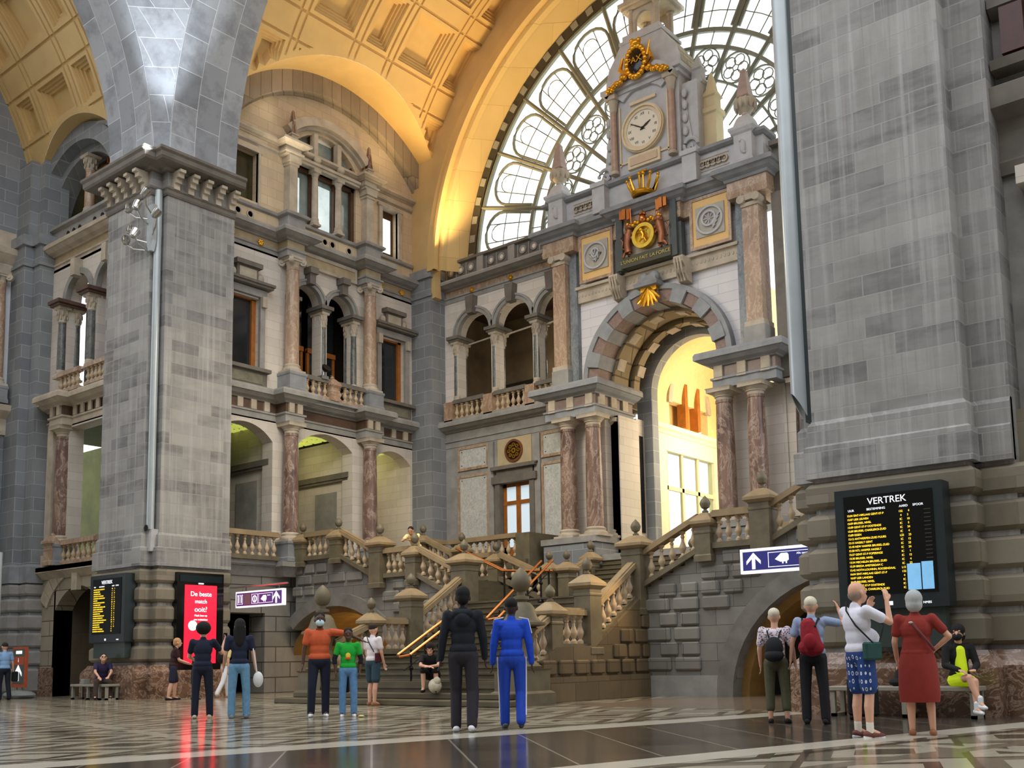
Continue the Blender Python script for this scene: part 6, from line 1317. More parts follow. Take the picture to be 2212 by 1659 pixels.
# ================================================================ people
def pm(name,c,var=.1,rough=.85): return plain(name,c,rough,0,var,14)
SK=dict(light=plain('skin_light',(222,170,142),.5,0,.05,10),tan=plain('skin_tan',(196,140,108),.5,0,.05,10),dark=plain('skin_dark',(84,56,44),.5,0,.08,10),darker=plain('skin_darker',(58,40,34),.5,0,.08,10))
def V(*a): return Vector(a)
def person(label,x,y,z0,h,face,skin='light',arms=None,legs=None,lean=0,top=None,bottom=None,shoe=None,hair=None,fat=1.0,seat=0,head=(0,0),sleeve='short',leglen='long',sock=None,skirt=None,group=None,belly=0,vox=.010,torso_yaw=0,shoecol=None):
    """local frame: +Y the way the body faces, +X its right hand side; lengths for a 1.75 m figure"""
    s=h/1.75; ang=math.atan2(face[1],face[0])-pi/2
    root=thing('person',label,'person',(x,y,z0),group); T=Matrix.Translation((x,y,z0))@Matrix.Rotation(ang,4,'Z')@Matrix.Scale(s,4)
    hipz=.92 if not seat else seat/s+.10
    pel=V(0,0,hipz); up=V(0,sin(lean),cos(lean)); fw=V(0,cos(lean),-sin(lean))
    def tp(u,f,r=0): return pel+up*u+fw*f+V(r,0,0)
    neck=tp(.56,.0); hd=neck+up*.135+fw*.02+V(0,sin(head[0])*.10,-abs(sin(head[0]))*.015)
    J={}
    for sd,sg in (('L',-1),('R',1)):
        sh=tp(.49,0,sg*.185*(1+.25*(fat-1))); a=(arms or {}).get(sd,((sg*.16,.04,-1),(sg*.02,.14,-1)))
        u=V(*a[0]).normalized(); f=V(*a[1]).normalized(); el=sh+u*.29; wr=el+f*.25; hn=V(*(a[2] if len(a)>2 else a[1])).normalized(); J['a'+sd]=(sh,el,wr,hn,f)
        hp=pel+V(sg*.095,0,-.02); l=(legs or {}).get(sd,((sg*.04,0,-1),(0,-.02,-1))); t=V(*l[0]).normalized(); c=V(*l[1]).normalized()
        kn=hp+t*.42; an=kn+c*.41; J['l'+sd]=(hp,kn,an,V(*(l[2] if len(l)>2 else (sg*.12,1,0))).normalized())
    # drop so that the lowest sole touches z0
    if not seat:
        low=min(J['lL'][2].z,J['lR'][2].z)-.075
        def sh_(v): return v-V(0,0,low)
        pel=sh_(pel); neck=sh_(neck); hd=sh_(hd)
        for k in J: J[k]=tuple((sh_(v) if i<3 else v) for i,v in enumerate(J[k]))
    def tp(u,f,r=0): return pel+up*u+fw*f+V(r,0,0)
    def cap(m,p,q,r0,r1,n=10):
        d=q-p; pts=[p+d*(i/4) for i in range(5)]; m.tube(pts,[r0+(r1-r0)*i/4 for i in range(5)],n); m.ball(p,r0,n,6); m.ball(q,r1,n,6)
    def fin(m,name,mat,vx,par=root,sm=2):
        m.xf(T); o=m.build(name,mat,par,True,origin=(x,y,z0)) if False else m.build(name,mat,par,True)
        r=o.modifiers.new('skin','REMESH'); r.mode='VOXEL'; r.voxel_size=vx*s; r.use_smooth_shade=True
        if sm: q=o.modifiers.new('smooth','SMOOTH'); q.factor=.5; q.iterations=sm
        return o
    b=M()
    # body
    rot_=Matrix.Rotation(-lean,4,'X')
    def ell(m,c,r,n=14,k=10):
        i=len(m.v); m.ball((0,0,0),r,n,k); m.xf(Matrix.Translation(c)@rot_,i)
    ell(b,tp(.02,0),(.155*fat,.105*fat,.12)); ell(b,tp(.17,0),(.125*fat,.09*fat,.14)); ell(b,tp(.36,0),(.15*fat,.1*fat,.17)); cap(b,tp(.47,0,-.13),tp(.47,0,.13),.06,.06)
    cap(b,tp(.5,0),hd-V(0,0,.05),.056,.052)
    hy=head[1]; HR=Matrix.Rotation(hy,4,'Z')@Matrix.Rotation(head[0],4,'X')@Matrix.Scale(1.14,4)
    i=len(b.v); b.ball((0,0,.02),(.074,.092,.105),16,12); b.ball((0,.02,-.045),(.055,.07,.065),12,8); b.ball((0,.098,-.01),(.013,.02,.022),6,5); b.ball((0,.085,-.058),(.026,.014,.008),8,5)
    for sg in (-1,1): b.ball((sg*.076,-.005,.0),(.012,.02,.032),6,5); b.ball((sg*.03,.078,.035),(.022,.014,.007),6,4)
    b.xf(Matrix.Translation(hd)@HR,i)
    for sd,sg in (('L',-1),('R',1)):
        sh,el,wr,hn,f=J['a'+sd]; cap(b,sh,el,.047,.038); cap(b,el,wr,.038,.026)
        side=hn.cross(V(0,0,1)); side=side.normalized() if side.length>.2 else V(0,1,0)
        if abs(hn.z)>.8: side=V(0,1,0)-hn*hn.y; side.normalize()
        nrm=hn.cross(side).normalized()*(1 if sg>0 else -1)
        pc=wr+hn*.055; cap(b,wr,wr+hn*.02,.024,.024); 
        for k in range(4):
            o_=side*(.030-.02*k); ln=(.066,.075,.07,.055)[k]; base=wr+hn*.085+o_; cap(b,wr+hn*.02+o_*.6,base,.015,.0125,6)
            m1=base+hn*ln*.5+nrm*(-.008*sg if False else .006); tip=m1+hn*ln*.42+nrm*.018; cap(b,base,m1,.0095,.009,6); cap(b,m1,tip,.009,.0075,6)
        th0=wr+hn*.025+side*.03; th1=th0+hn*.035+side*.026; cap(b,th0,th1,.012,.0105,6); cap(b,th1,th1+hn*.032+side*.004+nrm*.01,.0105,.0085,6)
        hp,kn,an,ft=J['l'+sd]; cap(b,hp,kn,.078*(1+.5*(fat-1)),.054); m_=kn.lerp(an,.35)-V(0,.012,0); cap(b,kn,m_,.052,.055); cap(b,m_,an,.055,.036); cap(b,an,an+V(ft.x,ft.y,0)*.10-V(0,0,.035),.036,.028)
    fin(b,'body',SK[skin],vox*.85,sm=1)
    # trousers / shorts
    if bottom:
        m=M(); ell(m,tp(.0,0),(.172*fat,.122*fat,.13)); ell(m,tp(.1,.0),(.148*fat,.108*fat,.08))
        e={'long':1.0,'capri':.62,'shorts':None}[leglen]
        for sd in 'LR':
            hp,kn,an,ft=J['l'+sd]
            if e is None: q=hp.lerp(kn,.82); cap(m,hp,q,.098*(1+.5*(fat-1)),.096*(1+.3*(fat-1)))
            else:
                cap(m,hp,kn,.095*(1+.4*(fat-1)),.074); q=kn.lerp(an,e); cap(m,kn,q,.073,.066 if e==1 else .07)
        fin(m,'trousers' if leglen!='shorts' else 'shorts',bottom,.012)
    if skirt:
        mat,zl=skirt; m=M(); i=len(m.v); m.lathe(0,0,zl,[(.20*fat,0),(.21*fat,.1),(.2*fat,hipz-zl-.12),(.185*fat,hipz-zl),(.15*fat,hipz-zl+.14),(.15*fat,hipz-zl+.2)],28)
        vv=[]
        for k,(a,b_,c) in enumerate(m.v[i:]): t=math.atan2(b_,a); w=1+.03*sin(t*9)*(1-(c-zl)/(hipz-zl+.2)); vv.append((a*w,b_*.72*w,c))
        m.v[i:]=vv; m.xf(T); m.build('skirt',mat,root,True)
    if top:
        m=M(); ell(m,tp(.36,0),(.17*fat,.122*fat,.19)); ell(m,tp(.2,.0),(.15*fat,.112*fat,.17)); ell(m,tp(.07,0),(.172*fat,.125*fat,.1)); cap(m,tp(.46,0,-.14),tp(.46,0,.14),.075,.075); cap(m,tp(.5,0),tp(.545,.0),.07,.062)
        if belly: ell(m,tp(.16,.08*belly),(.15*fat,.13+.05*belly,.15))
        for sd in 'LR':
            sh,el,wr,hn,f=J['a'+sd]
            if sleeve=='short': q=sh.lerp(el,.62); cap(m,sh,q,.067,.062)
            elif sleeve=='long': cap(m,sh,el,.066,.056); cap(m,el,wr,.056,.042)
        fin(m,'shirt' if sleeve=='short' else 'jacket',top,.012)
    for sd in 'LR':
        hp,kn,an,ft=J['l'+sd]; F=V(ft.x,ft.y,0).normalized()
        if sock: m=M(); cap(m,an+V(0,0,.09),an-V(0,0,.02),.045,.042); fin(m,'sock',sock,.012)
        if shoe:
            m=M(); bot=an-V(0,0,.045); fz=V(0,0,ft.z)*.0
            cap(m,bot-F*.045+V(0,0,.005),bot+F*.02,.042,.046); cap(m,bot+F*.02,bot+F*.12-V(0,0,.008),.044,.034); cap(m,bot+F*.12-V(0,0,.008),bot+F*.165-V(0,0,.012),.034,.026)
            if ft.z<-.3: # raised heel: rotate around ankle
                R_m=Matrix.Translation(an)@Matrix.Rotation(-1.0,4,V(F.y,-F.x,0)*-1)@Matrix.Translation(-an); m.xf(R_m)
            o=fin(m,'shoe',shoe,.010)
    # hair
    if hair:
        st,mat=hair; m=M(); i=0
        if st=='short': m.ball((0,-.012,.045),(.082,.098,.09),14,10); m.ball((0,-.04,.0),(.07,.07,.08),12,8)
        if st=='bob': m.ball((0,-.015,.04),(.092,.108,.1),14,10); m.ball((0,-.04,-.03),(.088,.08,.085),12,8)
        if st=='afro': m.ball((0,-.02,.05),(.125,.125,.115),14,10)
        if st=='crop': m.ball((0,-.012,.05),(.08,.095,.08),14,10)
        if st=='fringe': m.ball((0,-.02,.03),(.078,.092,.085),14,10)
        if st=='long': m.ball((0,-.015,.04),(.088,.104,.098),14,10); cap(m,V(0,-.05,0),V(0,-.075,-.26),.085,.07); cap(m,V(-.05,-.05,-.05),V(-.05,-.06,-.24),.05,.04); cap(m,V(.05,-.05,-.05),V(.05,-.06,-.24),.05,.04)
        m.xf(Matrix.Translation(hd)@HR); fin(m,'hair',mat,.012,sm=1)
    m=M()
    for sg in (-1,1): m.ball((sg*.03,.083,.018),(.011,.006,.006),6,4)
    m.xf(T@Matrix.Translation(hd)@HR); m.build('eyes',BLACK,root,True)
    return root,T,J,dict(hd=hd,tp=tp,HR=HR,cap=cap,fin=fin,pel=pel)
def away(x,y): l=math.hypot(x,y); return (x/l,y/l)
def toward(x,y): l=math.hypot(x,y); return (-x/l,-y/l)
def rotv(v,deg): a=math.radians(deg); return (v[0]*cos(a)-v[1]*sin(a),v[0]*sin(a)+v[1]*cos(a))
def strap(P,pts,w,mat,name='strap'):
    root,T,J,D=P; m=M(); m.tube(pts,w,6); m.xf(T); return m.build(name,mat,root,True)
def part(P,m,name,mat,sm=True): m.xf(P[1]); return m.build(name,mat,P[0],sm)
BLK=pm('cloth_black',(16,17,20)); NVY=pm('cloth_navy',(20,28,52)); WHS=pm('shoe_white',(232,236,242),.04,.5); HB=pm('hair_black',(14,12,12)); HW_=pm('hair_white',(222,212,190)); HG=pm('hair_grey',(176,180,180)); HBL=pm('hair_blond',(196,150,104)); HBR=pm('hair_brown',(46,32,26))
# tall man in black, walking away
x,y=-9.81,10.69
P=person('tall person in black hooded jacket and charcoal trousers with white sneakers, walking away',x,y,0,1.97,rotv(away(x,y),-4),'darker',
  {'L':((-.22,-.05,-1),(-.12,.1,-1)),'R':((.2,.1,-1),(.06,.3,-1))},{'L':((0,.12,-1),(0,-.12,-1)),'R':((.03,-.05,-1),(0,-.32,-1))},.02,pm('cloth_midnight',(16,24,34)),pm('cloth_charcoal',(40,36,44)),WHS,('short',HB),1.0,sleeve='long')
m=M(); P[3]['cap'](m,P[3]['tp'](.5,-.08,-.07),P[3]['tp'](.5,-.08,.07),.06,.06); m.ball(tuple(P[3]['tp'](.43,-.11)),(.1,.05,.09),12,8); part(P,m,'hood',pm('cloth_midnight',(0,0,0)))
m=M(); m.tube([P[3]['tp'](.0,.03,.14),P[2]['lR'][1]+V(.07,0,0),P[2]['lR'][2]+V(.06,0,.08)],.012,5); part(P,m,'side_stripe',NVY)
# blue tracksuit
x,y=-9.61,11.49; BLU_=pm('cloth_royal_blue',(20,72,200),.06)
P=person('person in bright blue tracksuit with white side stripes, walking away with one heel raised',x,y,0,1.83,away(x,y),'darker',
  {'L':((-.2,-.02,-1),(-.08,.08,-1)),'R':((.2,-.06,-1),(.1,.06,-1))},{'L':((-.02,.10,-1),(0,-.03,-1)),'R':((.04,.02,-1),(.0,-.42,-1),(.1,1,-.9))},.02,BLU_,pm('cloth_blue_trousers',(24,66,178),.06),pm('shoe_grey',(70,76,80),.2,.5),('crop',HB),1.0,sleeve='long')
for sg,sd in ((-1,'L'),(1,'R')):
    sh,el,wr,hn,f=P[2]['a'+sd]; hp,kn,an,ft=P[2]['l'+sd]; m=M(); m.tube([sh+V(sg*-.08,-.02,.075),sh+V(sg*.045,-.02,.05),sh.lerp(el,.5)+V(sg*.062,-.01,0)],.01,6); m.tube([hp+V(sg*.1,-.0,.05),kn+V(sg*.075,-.01,0),kn.lerp(an,.8)+V(sg*.066,-.01,0)],.011,6); part(P,m,'white_stripe',WHS)
# orange shirt man + teen
x,y=-14.92,12.42; f=rotv(toward(x,y),3)
P=person('man in orange T-shirt and navy trousers wearing a pale face mask, arm round the teenager in green',x,y,0,1.87,f,'dark',
  {'L':((-.95,.10,-.12),(-.85,.3,-.42)),'R':((.22,.02,-1),(.1,.1,-1))},{'L':((-.02,.03,-1),(0,-.03,-1)),'R':((.07,.12,-1),(.03,-.08,-1))},.0,pm('cloth_orange',(206,92,52),.06),pm('cloth_dark_navy',(18,26,48)),WHS,('crop',HB),1.12)
D=P[3]; m=M(); m.ball((0,.075,-.045),(.064,.04,.05),14,10); m.xf(Matrix.Translation(D['hd'])@D['HR']); part(P,m,'face_mask',pm('mask_blue',(196,222,236),.03,.7))
m=M(); m.tube([D['tp'](.545,.04,-.06),D['tp'](.53,.07,0),D['tp'](.545,.04,.06)],.012,6); part(P,m,'collar',pm('cloth_orange_dark',(160,66,36)))
x,y=-14.42,12.66; f=toward(x,y)
P=person('teenager in green T-shirt with yellow and orange print, blue jeans and white shoes',x,y,0,1.57,f,'dark',
  {'L':((-.25,-.02,-1),(.1,.2,-1)),'R':((.3,.0,-1),(-.1,.12,-1))},{'L':((-.05,.04,-1),(0,-.04,-1)),'R':((.03,.02,-1),(0,-.02,-1))},.0,pm('cloth_green',(22,170,54),.06),pm('denim_light',(96,142,190),.14),WHS,('crop',HB),1.0)
D=P[3]; m=M(); q=D['tp'](.28,.124); m.ball(tuple(q),(.05,.01,.055),12,8); part(P,m,'yellow_print',pm('print_yellow',(240,214,60),.05)); m=M(); q=D['tp'](.225,.126); m.ball(tuple(q),(.062,.008,.025),12,8); part(P,m,'orange_print',pm('print_orange',(226,92,40),.05))
for sd in 'LR':
    sh,el,wr,hn,f_=P[2]['a'+sd]; m=M(); D['cap'](m,sh.lerp(el,.55),el,.058,.05); D['cap'](m,el,el.lerp(wr,.3),.05,.046); part(P,m,'dark_undersleeve',BLK)
tag(M().bbox(-14.62,-14.5,12.7,12.78,.42,.78,.02).build('bag',BLK,None),'dark bag hanging between the man in orange and the teenager in green','bag')
# woman with long black hair
x,y=-15.94,11.43
P=person('woman with long black hair, navy T-shirt, light blue jeans and white shoulder bag, seen from behind',x,y,0,1.76,away(x,y),'light',
  {'L':((-.2,.1,-1),(-.1,.5,-.8)),'R':((.22,.02,-1),(.16,.1,-1))},{'L':((-.06,0,-1),(-.01,-.02,-1)),'R':((.08,0,-1),(.01,-.02,-1))},.0,pm('cloth_navy2',(22,32,58)),pm('denim_sky',(104,150,184),.12),pm('shoe_greyblue',(120,130,144),.1),('long',HB),.95)
D=P[3]; m=M(); m.ball((.33,-.02,.68),(.09,.07,.14),14,10); part(P,m,'shoulder_bag',pm('bag_white',(228,230,232),.04))
strap(P,[(.20,.02,1.47),(.24,-.05,1.2),(.31,-.04,.8)],.012,pm('bag_white',(0,0,0)))
# curly haired person photographing
x,y=-16.65,11.15
P=person('person with curly black hair in navy top and trousers holding up a phone, seen from behind',x,y,0,1.70,rotv(away(x,y),-6),'light',
  {'L':((-.25,.3,-1),(.2,.8,-.2)),'R':((.5,.55,-.75),(.15,.55,.95))},{'L':((-.06,0,-1),(-.02,-.02,-1)),'R':((.08,0,-1),(.04,-.02,-1))},.02,NVY,pm('cloth_navy_trousers',(18,24,46)),pm('shoe_cream',(206,196,172),.08),('afro',HB),1.05)
sh,el,wr,hn,f_=P[2]['aR']; m=M(); m.box(-.035,.035,-.006,.006,-.07,.07); m.xf(Matrix.Translation(wr+hn*.11)); part(P,m,'phone',BLACK,False)
# pale couple behind
P=person('fair-haired person in maroon T-shirt and navy shorts standing by the red screen',-26.2,16.6,0,1.72,rotv(away(-26,17),-85),'light',
  {'L':((0,.25,-1),(.1,.95,-.4)),'R':((.0,.3,-1),(0,.95,-.35))},{'L':((0,.22,-1),(0,-.1,-1)),'R':((0,-.1,-1),(0,-.22,-1))},.12,pm('cloth_maroon',(52,22,28)),pm('shorts_navy',(28,32,56)),BLK,('short',HBL),1.02,leglen='shorts')
P=person('fair-haired child in dark shorts half hidden behind the maroon T-shirt',-25.75,17.0,0,1.42,rotv(away(-26,17),-70),'light',None,None,.05,pm('cloth_slate',(40,44,58)),pm('shorts_olive',(48,56,52)),BLK,('short',HBL),1.0,leglen='shorts')
P=person('woman in pale yellow top and white trousers striding past the red screen with a black backpack',-26.2,18.3,0,1.68,rotv(away(-26,18),-60),'light',
  {'L':((-.1,.35,-1),(0,.6,-.6)),'R':((.1,-.2,-1),(0,.1,-1))},{'L':((0,.3,-1),(0,.1,-1)),'R':((0,-.3,-1),(0,-.55,-1),(0,1,-.6))},.06,pm('cloth_pale_yellow',(224,208,150),.06),pm('cloth_white_trousers',(232,232,238),.04),pm('shoe_tan',(190,150,110)),('short',HBR),1.0)
m=M(); m.ball(tuple(P[3]['tp'](.3,-.17)),(.15,.1,.2),12,10); part(P,m,'backpack',BLK)
# man in white T-shirt with crossbody bag
x,y=-17.41,16.0
P=person('bearded man in white T-shirt and teal shorts with dark red crossbody bag, looking up the stairs',x,y,0,1.80,rotv(away(x,y),-42),'light',
  {'L':((-.1,.15,-1),(.05,.25,-1)),'R':((.14,.1,-1),(0,.35,-1))},{'L':((0,.12,-1),(0,-.1,-1)),'R':((.02,-.04,-1),(0,-.1,-1))},.0,pm('cloth_white',(236,228,232),.04),pm('shorts_teal',(44,70,84),.12),pm('sandal_tan',(150,104,70)),('crop',HBR),1.0,leglen='shorts')
D=P[3]; m=M(); m.ball((.0,.055,-.065),(.056,.055,.045),12,8); m.xf(Matrix.Translation(D['hd'])@D['HR']); part(P,m,'beard',HBR)
m=M(); m.bbox(.14,.2,-.10,.08,.92,1.12,.015); part(P,m,'crossbody_bag',pm('bag_oxblood',(78,18,28)),False); strap(P,[(-.12,-.06,1.5),(.0,-.135,1.36),(.13,-.1,1.14)],.01,BLK)
# older couple
x,y=-6.75,13.95
P=person('older woman with white hair, floral blouse, olive cropped trousers and small black backpack',x,y,0,1.62,rotv(away(x,y),-6),'light',
  {'L':((-.2,.05,-1),(.0,.3,-1)),'R':((.25,0,-1),(.12,.05,-1))},{'L':((-.03,0,-1),(-.01,-.02,-1)),'R':((.07,0,-1),(.03,-.02,-1))},.02,None,pm('cloth_olive',(84,84,62),.12),pm('sandal_black',(34,24,22)),('crop',HW_),1.08,leglen='capri')
D=P[3]; t=NT('floral_cloth'); vo=t.n('ShaderNodeTexVoronoi',{'Vector':t.pos(),'Scale':34}).outputs[0]; t.set(t.b.inputs['Base Color'],t.ramp(vo,[(.3,lin((110,84,110))),(.42,lin((222,212,220)))])); t.b.inputs['Roughness'].default_value=.85; FLO=t.m
m=M(); D['cap'](m,D['tp'](.42,0,-.1),D['tp'](.42,0,.1),.11,.11); D['cap'](m,D['tp'](.3,0),D['tp'](.06,0),.15,.15); D['cap'](m,D['tp'](.46,0,-.14),D['tp'](.46,0,.14),.075,.075)
for sd in 'LR': sh,el,wr,hn,f_=P[2]['a'+sd]; D['cap'](m,sh,sh.lerp(el,.7),.068,.062)
D['fin'](m,'blouse',FLO,.012)
m=M(); m.ball(tuple(D['tp'](.22,-.19)),(.14,.09,.17),14,10); m.ball(tuple(D['tp'](.1,-.2)),(.15,.1,.1),14,10); part(P,m,'backpack',pm('backpack_black',(26,28,34)))
for sg in (-1,1): strap(P,[D['tp'](.3,-.2,sg*.05),D['tp'](.47,-.12,sg*.1),D['tp'](.5,.0,sg*.11)],.012,BLK)
x,y=-6.21,14.0
P=person('older white-haired man in light blue shirt with red rucksack, pointing up with his right arm',x,y,0,1.76,rotv(away(x,y),-8),'light',
  {'L':((-.3,.0,-1),(-.15,.1,-1)),'R':((.75,.45,-.15),(-.35,.4,.9))},{'L':((-.05,0,-1),(-.01,-.02,-1)),'R':((.07,0,-1),(.03,-.02,-1))},.02,pm('cloth_skyblue',(150,166,200),.06),pm('cloth_black_trousers',(24,22,28)),pm('shoe_black',(20,20,20)),('crop',HW_),1.05)
D=P[3]; RR=pm('rucksack_red',(140,16,34),.2); m=M(); D['cap'](m,D['tp'](.42,-.19,-.02),D['tp'](.14,-.2,.02),.11,.15); D['cap'](m,D['tp'](.12,-.2,-.06),D['tp'](.12,-.2,.08),.11,.11); D['fin'](m,'rucksack',RR,.012)
m=M(); m.ball(tuple(D['tp'](.2,-.34,.02)),(.09,.04,.11),12,8); part(P,m,'front_pocket',RR); m=M(); m.ball(tuple(D['tp'](.5,-.18)),(.05,.05,.03),10,6); part(P,m,'top_loop',BLK)
for sg in (-1,1): strap(P,[D['tp'](.4,-.25,sg*.08),D['tp'](.52,-.1,sg*.11),D['tp'](.5,.06,sg*.12)],.016,BLK)
# bald man, white shirt
x,y=-4.76,12.04; t=NT('printed_shorts'); p=t.pos(); sc=t.n('ShaderNodeVectorMath',{0:p,1:(1,1,.55)},operation='MULTIPLY').outputs[0]; vo=t.n('ShaderNodeTexVoronoi',{'Vector':sc,'Scale':20,'Randomness':.15},feature='F1').outputs[0]
rg_=t.ramp(vo,[(.16,lin((26,62,128))),(.2,lin((226,232,240))),(.27,lin((226,232,240))),(.31,lin((26,62,128)))]); t.set(t.b.inputs['Base Color'],rg_); t.b.inputs['Roughness'].default_value=.8
P=person('stout balding man in white polo and blue patterned shorts, hands raised to his face, green shoulder bag',x,y,0,1.80,rotv(away(x,y),-52),'light',
  {'L':((.05,.6,-.55),(.1,.35,1)),'R':((.25,.62,-.35),(-.25,.1,1))},{'L':((-.02,.05,-1),(0,-.05,-1)),'R':((.05,.03,-1),(0,-.05,-1))},-.06,pm('cloth_white_polo',(226,226,240),.04),t.m,pm('shoe_brown',(104,54,44),.1,.6),None,1.12,head=(.35,0),leglen='shorts',sock=pm('sock_white',(232,224,210),.03),belly=1.0)
D=P[3]; m=M(); m.ball((0,-.03,.0),(.08,.075,.065),14,8); m.xf(Matrix.Translation(D['hd'])@D['HR']); D['fin'](m,'cropped_hair',pm('hair_stubble',(150,128,112)),.012)
for sd in 'LR':
    hp,kn,an,ft=P[2]['l'+sd]; F=V(ft.x,ft.y,0).normalized(); m=M(); D['cap'](m,an-V(0,0,.07)-F*.05,an-V(0,0,.07)+F*.16,.036,.026); i=0; m.v=[(a,b_,min(c,an.z-.055)) for a,b_,c in m.v]; part(P,m,'white_sole',WHS)
m=M(); m.bbox(-.06,.16,-.26,-.17,.86,1.06,.02) if False else m.bbox(.16,.25,-.10,.12,.86,1.06,.02); part(P,m,'shoulder_bag',pm('bag_green',(30,74,68)),False); strap(P,[(.24,.0,1.05),(.13,-.14,1.25),(-.02,-.14,1.42),(-.14,-.04,1.53)],.01,BLK); strap(P,[(.22,.1,1.05),(.14,.24,1.25),(-.04,.2,1.42),(-.14,.04,1.53)],.01,BLK)
# woman in red dress
x,y=-4.28,12.58; RD=pm('cloth_rust_red',(142,44,34),.07)
P=person('woman with grey bob in rust-red dress, one hand on her hip, with a strap across her back',x,y,0,1.68,away(x,y),'light',
  {'L':((-.22,.08,-1),(.05,.5,-.8)),'R':((.62,.0,-.75),(-.6,.35,-.55))},{'L':((-.03,0,-1),(-.0,-.02,-1)),'R':((.05,0,-1),(.03,-.02,-1))},.0,RD,None,pm('sandal_brown',(150,96,62),.1,.6),('bob',HG),1.15,skirt=(RD,.40))
D=P[3]; strap(P,[D['tp'](.52,-.02,-.1),D['tp'](.42,-.13,-.03),D['tp'](.22,-.15,.12),D['tp'](.1,-.08,.2)],.018,pm('strap_mauve',(116,58,60))); m=M(); m.ball(tuple(D['tp'](.44,-.14,-.05)),(.03,.01,.015),8,5); part(P,m,'buckle',CHROME)
# seated people
x,y=-4.82,15.9
P=person('seated woman in black jacket and neon yellow dress with black mask, legs crossed on the right bench',x,y,0,1.66,rotv(toward(x,y),20),'light',
  {'L':((-.2,.25,-1),(.45,.75,-.25)),'R':((.2,.25,-1),(-.45,.75,-.25))},{'L':((.06,1,-.02),(.05,.15,-1)),'R':((-.22,1,.12),(-.25,.30,-1),(-.1,1,0))},.05,BLK,None,WHS,('bob',HB),.95,seat=.47,sleeve='long',head=(0,-.55))
D=P[3]; NEO=plain('neon_cloth',(206,228,30),.7,0,.05,8,emit=(200,225,20),es=.12)
m=M(); D['cap'](m,D['tp'](.44,.06),D['tp'](.14,.07),.075,.1); part(P,m,'neon_top',NEO); m=M()
for sd in 'LR': hp,kn,an,ft=P[2]['l'+sd]; D['cap'](m,hp,hp.lerp(kn,.55),.096,.088)
m.ball(tuple(D['pel']),(.18,.13,.12),12,8); D['fin'](m,'neon_skirt',NEO,.012)
m=M(); m.ball((0,.07,-.045),(.066,.045,.052),14,10); m.xf(Matrix.Translation(D['hd'])@D['HR']); part(P,m,'face_mask',BLK)
for sd in 'LR': hp,kn,an,ft=P[2]['l'+sd]; m=M(); D['cap'](m,an+V(0,0,.08),an-V(0,0,.02),.043,.042); part(P,m,'sock',WHS)
x,y=-29.1,16.1
P=person('seated man in purple polo and brown trousers with sunglasses, forearms on his knees, on the left bench',x,y,0,1.76,rotv(toward(x,y),6),'light',
  {'L':((-.1,.75,-.8),(.35,.7,-.5)),'R':((.12,.75,-.8),(-.3,.7,-.5))},{'L':((-.2,1,-.05),(-.02,.1,-1)),'R':((.22,1,-.05),(.05,.02,-1))},.35,pm('cloth_purple',(44,36,72)),pm('cloth_brown',(70,58,50)),BLK,('crop',HBR),1.08,seat=.45,head=(.2,0))
D=P[3]; m=M()
for sg in (-1,1): m.ball((sg*.03,.088,.018),(.022,.012,.016),8,6)
m.xf(Matrix.Translation(D['hd'])@D['HR']); part(P,m,'sunglasses',BLACK)
x,y=-16.3,16.75
P=person('person in black hunched on the stairs with bare legs and folded forearms',x,y,.26,1.68,rotv(toward(x,y),-8),'light',
  {'L':((-.05,.7,-.7),(.75,.5,-.1)),'R':((.05,.7,-.7),(-.75,.5,-.1))},{'L':((-.1,1,.3),(0,.0,-1)),'R':((.14,1,.3),(0,.05,-1))},.55,BLK,None,BLK,('bob',HB),1.08,seat=.3,head=(-.3,0))
m=M(); 
for sd in 'LR': hp,kn,an,ft=P[2]['l'+sd]; P[3]['cap'](m,hp,kn,.105,.085)
m.ball(tuple(P[3]['pel']),(.2,.16,.14),12,8); P[3]['fin'](m,'black_skirt',BLK,.012)
# far left man and man on the landing
x,y=-32.75,14.95
P=person('person in light blue shirt and dark trousers with black bag walking off at the left edge',x,y,0,1.74,rotv(away(x,y),25),'light',
  {'L':((-.2,.1,-1),(-.1,.2,-1)),'R':((.2,-.05,-1),(.15,.1,-1))},{'L':((0,.2,-1),(0,-.05,-1)),'R':((.02,-.1,-1),(0,-.3,-1))},.03,pm('cloth_pale_blue',(136,176,222),.06),pm('cloth_darkblue',(18,22,40)),BLK,('crop',HBR),1.05)
m=M(); m.bbox(.26,.40,-.1,.12,.55,.86,.03); part(P,m,'black_bag',BLK,False)
P=person('dark-haired man in pale yellow T-shirt leaning on the balustrade of the left side flight',-22.75,22.75,3.47,1.75,(.35,-.94),'tan',
  {'L':((-.15,.8,-.55),(.45,.75,-.05)),'R':((.1,.8,-.55),(-.35,.8,-.05))},{'L':((-.05,-.15,-1),(0,-.05,-1)),'R':((.05,-.15,-1),(0,-.05,-1))},.75,pm('cloth_cream',(240,220,160),.04),pm('cloth_black_trousers',(0,0,0)),BLK,('crop',HB),1.0,head=(-.3,.2))
# ================================================================ light
W=bpy.data.worlds.new('daylight'); S.world=W; W.use_nodes=True; bg=W.node_tree.nodes['Background']; bg.inputs[0].default_value=(.94,.965,1.0,1); bg.inputs[1].default_value=1.3
def lamp(ty,name,loc,energy,color,aim=None,**k):
    l=bpy.data.lights.new(name,ty); l.energy=energy; l.color=color
    for a,b in k.items(): setattr(l,a,b)
    o=bpy.data.objects.new(name,l); COL.objects.link(o); o.location=loc
    if aim: o.rotation_euler=(Vector(aim)-Vector(loc)).to_track_quat('-Z','Y').to_euler()
    return o
WARM=(1,.70,.30); WW=(1,.86,.62); CW=(.86,.93,1)
